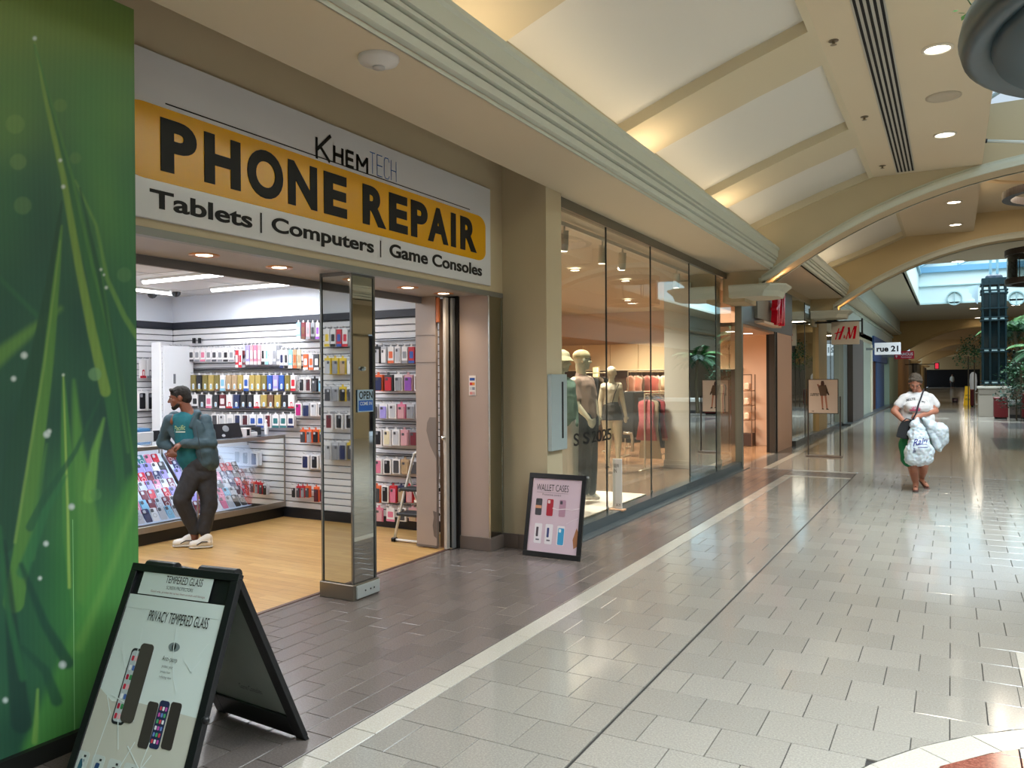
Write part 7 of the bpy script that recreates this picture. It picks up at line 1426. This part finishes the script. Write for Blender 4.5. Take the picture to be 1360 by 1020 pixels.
B().box(a.x, 36.5, 0, c.x+3, 36.8, zc_-.12).build('wall', mat('#8a8078', .6), pn); B().cbox(a.x-.05, 36.4, zc_-.12, c.x+3, 36.95, zc_+.05, .01).build('cap', mat('#d8dad6', .4), pn); B().box(a.x, 36.45, 0, c.x+3, 36.5, .14).build('kick', mat('#3a3838', .5), pn)
# ================================================================== SMALL THINGS FAR DOWN THE MALL
def bin_(x0, x1, yt, Y, lab):
    a, c = ony(x0, yt, Y), ony(x1, yt, Y); t = thing('litter_bin', lab, 'bin', ((a.x+c.x)/2, Y+.3, 0), 'dark red litter bins'); B().cbox(a.x+.03, Y+.03, 0, c.x-.03, Y+.55, .06, .005).build('base', K, t); B().cbox(a.x, Y, .06, c.x, Y+.6, a.z-.06, .02).build('body', mat('#6e1a20', .4), t); B().cbox(a.x-.01, Y-.01, a.z-.06, c.x+.01, Y+.61, a.z, .015).build('lid', mat('#7d2a2c', .4), t)
bin_(1320, 1339, 528, 35.6, 'dark red square litter bin before the tower plinth'); bin_(1288.5, 1294, 517, 50, 'dark red litter bin behind the yellow floor sign'); bin_(1357.5, 1385, 523, 35.6, 'red brown bin cut by the right edge of the picture')
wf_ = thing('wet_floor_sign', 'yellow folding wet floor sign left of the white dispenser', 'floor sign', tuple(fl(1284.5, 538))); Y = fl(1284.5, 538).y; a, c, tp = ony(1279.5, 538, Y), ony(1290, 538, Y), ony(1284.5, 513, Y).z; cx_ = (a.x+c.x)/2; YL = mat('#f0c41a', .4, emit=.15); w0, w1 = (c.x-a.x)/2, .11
for dy, nm in ((-.28, 'front_leaf'), (.28, 'rear_leaf')):
    B().loft([[(cx_-w0, Y+dy, 0), (cx_+w0, Y+dy, 0), (cx_+w0, Y+dy+.03, 0), (cx_-w0, Y+dy+.03, 0)], [(cx_-w1, Y, tp), (cx_+w1, Y, tp), (cx_+w1, Y+.03, tp), (cx_-w1, Y+.03, tp)]], True).build(nm, YL, wf_)
P_ = Panel((cx_-w0, Y-.285, 0), (2*w0, 0, 0), (0, .28, tp), (0, -1, .2)); P_.text(B(), 'CAUTION', .25, .48, .75, .56, .01, .02).build('lettering', K, wf_); P_.text(B(), 'WET FLOOR', .2, .26, .8, .35, .01, .02).build('lettering', K, wf_)
sd_ = thing('sanitiser_stand', 'slim white sanitiser dispenser stand left of the tower plinth', 'dispenser', tuple(fl(1294, 537))); p = fl(1294, 537); Y = p.y; tz = ony(1292, 494, Y).z
B().cbox(p.x-.2, Y-.15, 0, p.x+.2, Y+.15, .03, .005).build('base', mat('#e8ecee', .4), sd_); B().cbox(p.x-.05, Y-.03, .03, p.x+.05, Y+.03, tz-.6, .006).build('post', mat('#eef1f3', .4, emit=.1), sd_); b = B(); b.lathe((p.x-.05, Y-.05, tz-1.15), [(.08, 0), (.17, .12), (.2, .6), (.17, 1.0), (.08, 1.13), (.001, 1.15)], 18); b.build('dispenser', mat('#dfe6ee', .35, emit=.1), sd_, smooth=True); B().cbox(p.x-.2, Y-.16, tz-1.25, p.x+.2, Y+.05, tz-1.2, .005).build('drip_tray', mat('#f0f2f4', .4), sd_)
ts_ = thing('small_floor_poster', 'small dark-framed poster standing on the floor behind the woman', 'poster', tuple(fl(1268, 534))); p = fl(1268, 534); Y = p.y; a, c = ony(1264.5, 528.5, Y), ony(1272.5, 528.5, Y); z_ = a.z; B().cbox(a.x, Y, .0, c.x, Y+.06, z_, .01).build('frame', mat('#3c2a34', .5), ts_); B().box(a.x+.06, Y-.012, .07, c.x-.06, Y-.002, z_-.07).build('sheet', mat('#a0707c', .5), ts_); B().box(a.x+.13, Y-.02, .16, c.x-.13, Y-.012, z_-.2).build('printed_patch', mat('#d8d4d8', .5), ts_)
# far kiosk table and tiny walker
kt = thing('cafe_table', 'small round pale table far down the left side of the mall', 'table', (-2.2, 62, 0)); B().lathe((-2.2, 62, .9), [(.001, 0), (.5, 0), (.5, -.05), (.001, -.05)], 20).build('top', mat('#d8c9a8', .5), kt); B().lathe((-2.2, 62, 0), [(.3, 0), (.3, .03), (.04, .05), (.04, .86)], 12).build('pedestal', K, kt)
dp = thing('person', 'distant person in pale clothes at the far dark end of the mall', 'person', tuple(fl(1264.5, 514.5))); Dp = 124.
def qd(x, y): return atd(x, y, Dp)
b = B(); ell(b, qd(1264.5, 498.5), (.11, .11, .13)); cap(b, qd(1264.5, 500.5), .09, qd(1264.5, 501.5), .1); cap(b, qd(1264.5, 502), .2, qd(1264.5, 506), .18); cap(b, qd(1263.6, 507), .12, qd(1263.4, 515), .08); cap(b, qd(1265.5, 507), .12, qd(1265.8, 515), .08); cap(b, qd(1262.6, 502), .08, qd(1262.2, 508), .06); cap(b, qd(1266.4, 502), .08, qd(1266.9, 508), .06); fuse('body', b, mat('#8f6a58', .7), dp, .035, 2)
b = B(); cap(b, qd(1264.5, 501.6), .25, qd(1264.5, 506), .24); cap(b, qd(1262.9, 501.6), .12, qd(1262.4, 505), .1); cap(b, qd(1266.1, 501.6), .12, qd(1266.6, 505), .1); fuse('shirt', b, mat('#c9d0cc', .8), dp, .035, 2); b = B(); cap(b, qd(1263.7, 507), .17, qd(1263.5, 513), .13); cap(b, qd(1265.4, 507), .17, qd(1265.6, 513), .13); fuse('trousers', b, mat('#33363a', .8), dp, .035, 2)
rs = thing('small_red_sign', 'small glowing red shop sign far down the left side', 'sign', tuple(ony(1244.5, 487, 70))); a, c = ony(1242, 482.5, 70), ony(1246.5, 489.5, 70); B().cbox(a.x, 70, c.z, c.x, 70.1, a.z, .02).build('box', mat('#e0344a', .4, emit=.8), rs); B().box(a.x-.05, 70.02, c.z-.05, c.x+.05, 70.12, a.z+.05).build('frame', K, rs); B().box(-3.3, 70.04, a.z-.1, a.x, 70.1, a.z-.04).build('bracket', K, rs)
# ================================================================== RING PENDANTS
def ringmesh(b, c, R0, prof, n=64): b.lathe(c, [(R0+r, h) for r, h in prof]+[(R0+prof[0][0], prof[0][1])], n)
pd = thing('ring_pendant', 'large dark teal ring pendant with amber centre at the top right corner', 'pendant', (1.62, 5.75, 3.7)); TL_ = mat('#2f4750', .35, coat=.2)
c_ = (1.62, 5.75, 3.62); b = B(); ringmesh(b, c_, 1.40, [(0, 0), (.10, -.05), (.16, -.02), (.18, .06), (.16, .15), (.10, .19), (.0, .16)], 72); b.build('outer_ring', TL_, pd, smooth=True)
b = B(); ringmesh(b, c_, 1.02, [(0, -.02), (.36, -.06), (.38, -.0), (.36, .05), (.0, .04)], 72); b.build('inner_band', mat('#3f5660', .4), pd, smooth=True)
b = B(); ringmesh(b, c_, .92, [(0, -.10), (.12, -.12), (.14, -.03), (0, -.02)], 64); b.build('inner_rim', mat('#22363c', .4), pd, smooth=True)
AM = bpy.data.materials.new('amber_glass'); AM.use_nodes = True; nt = AM.node_tree; p_ = nt.nodes['Principled BSDF']; nz_ = nt.nodes.new('ShaderNodeTexNoise'); nz_.inputs['Scale'].default_value = 5; cr_ = nt.nodes.new('ShaderNodeValToRGB'); cr_.color_ramp.elements[0].color = (*lin('#4a3418'), 1); cr_.color_ramp.elements[0].position = .4; cr_.color_ramp.elements[1].color = (*lin('#c9a05a'), 1); cr_.color_ramp.elements[1].position = .62
nt.links.new(nz_.outputs['Fac'], cr_.inputs[0]); nt.links.new(cr_.outputs[0], p_.inputs['Base Color']); nt.links.new(cr_.outputs[0], p_.inputs['Emission Color']); p_.inputs['Emission Strength'].default_value = .6; p_.inputs['Roughness'].default_value = .2
B().lathe((c_[0], c_[1], c_[2]-.03), [(.001, 0), (.95, 0)], 48).build('amber_disc', AM, pd)
for a in range(4): x, y = c_[0]+1.3*math.cos(a*math.pi/2+.6), c_[1]+1.3*math.sin(a*math.pi/2+.6); B().tube([(x, y, c_[2]+.1), (c_[0]+(x-c_[0])*.8, y, 5.7)], .008, 6).build('cable', mat('#556066', .3, .8), pd)
hp = thing('hanging_plant', 'trailing green plant sprig above the ring pendant', 'plant', tuple(fl(1318, 4, 4.3))); c = fl(1318, 2, 4.3); rn = random.Random(4); b = B()
for i in range(46):
    v = Vector((rn.gauss(0, .12), rn.gauss(0, .12), rn.gauss(0, .07))); p = c+v; d = Vector((rn.uniform(-1, 1), rn.uniform(-1, 1), -.4)).normalized(); s_ = d.cross(Vector((0, 0, 1))).normalized(); l = .07; n = len(b.v); b.v += [tuple(p), tuple(p+d*l*.5+s_*l*.3), tuple(p+d*l), tuple(p+d*l*.5-s_*l*.3)]; b.f.append((n, n+1, n+2, n+3))
b.build('foliage', LEAF[3], hp, kind='stuff'); B().tube([c+Vector((-.18, 0, .1)), c+Vector((-.1, 0, -.05)), c+Vector((.02, 0, -.12))], .006, 5).build('stem', mat('#4c5a34', .7), hp)
B().tube([c+Vector((0, 0, .05)), c+Vector((0, 0, 1.2))], .004, 5).build('cord', K, hp)
def drum(x0, Y, zl, zu, lab, R=None, glassy=True):
    lx = ony(x0, 400, Y).x; R = R or XC-lx; c = (lx+R, Y, zl); t = thing('drum_pendant', lab, 'pendant', c, 'ring pendants'); DB = mat('#3a3432', .4, .3)
    for z in ((zl, zu) if zu else (zl,)): b = B(); ringmesh(b, (c[0], Y, z), R-.14, [(0, 0), (.14, 0), (.14, .14), (.0, .14)], 56); b.build('ring', DB, t, smooth=False)
    if zu:
        b = B(); b.lathe((c[0], Y, 0), [(R-.05, zl+.1), (R-.05, zu)], 56); b.build('glass_drum', glass_mat('drum_glass', '#b9bdb9', 1.4, .05), t, smooth=True)
        B().lathe((c[0], Y, zl+.06), [(.001, 0), (.16, 0), (.16, .04)], 20).build('lamp', mat('#fff1dc', .4, emit=8), t)
        for k in range(8): a = k*math.pi/4; B().tube([(c[0]+(R-.06)*math.cos(a), Y+(R-.06)*math.sin(a), zl+.1), (c[0]+(R-.06)*math.cos(a), Y+(R-.06)*math.sin(a), zu)], .012, 6).build('rod', DB, t)
    for k in range(3): a = k*2.09; B().tube([(c[0]+(R-.08)*math.cos(a), Y+(R-.08)*math.sin(a), (zu or zl)+.1), (c[0], Y, 5.6 if Y < 21 else 5.17)], .006, 5).build('cable', DB, t)
    return t
zl = ony(1334, 374, 23.8).z; zu = ony(1334, 336, 23.8).z; drum(1334, 23.8, zl-.1, zu-.1, 'dark drum pendant of two rings with clear glass near the second arch', .85)
drum(1331, 17.6, ony(1331, 262, 17.6).z-.07, None, 'single dark ring pendant under the lit ceiling recess', .95)
rc = struct('ceiling', B().lathe((1.75, 18.2, 5.599), [(1.35, 0), (1.30, -.03), (1.18, -.03), (1.15, 0)], 48), mat('#d8c09a', .7))
sl_ = thing('slot_diffuser', 'short dark slot vent in the ceiling below the single ring pendant', 'vent', (1.8, 20.3, 5.3)); a, c = fl(1325, 286.5, 5.58), fl(1380, 281, 5.58); B().box(a.x, a.y, 5.58, c.x, a.y+.35, 5.599).build('frame', mat('#4a4038', .5), sl_); [B().box(a.x+.03, a.y+q_, 5.574, c.x, a.y+q_+.07, 5.58).build('slot', K, sl_) for q_ in (.05, .2)]
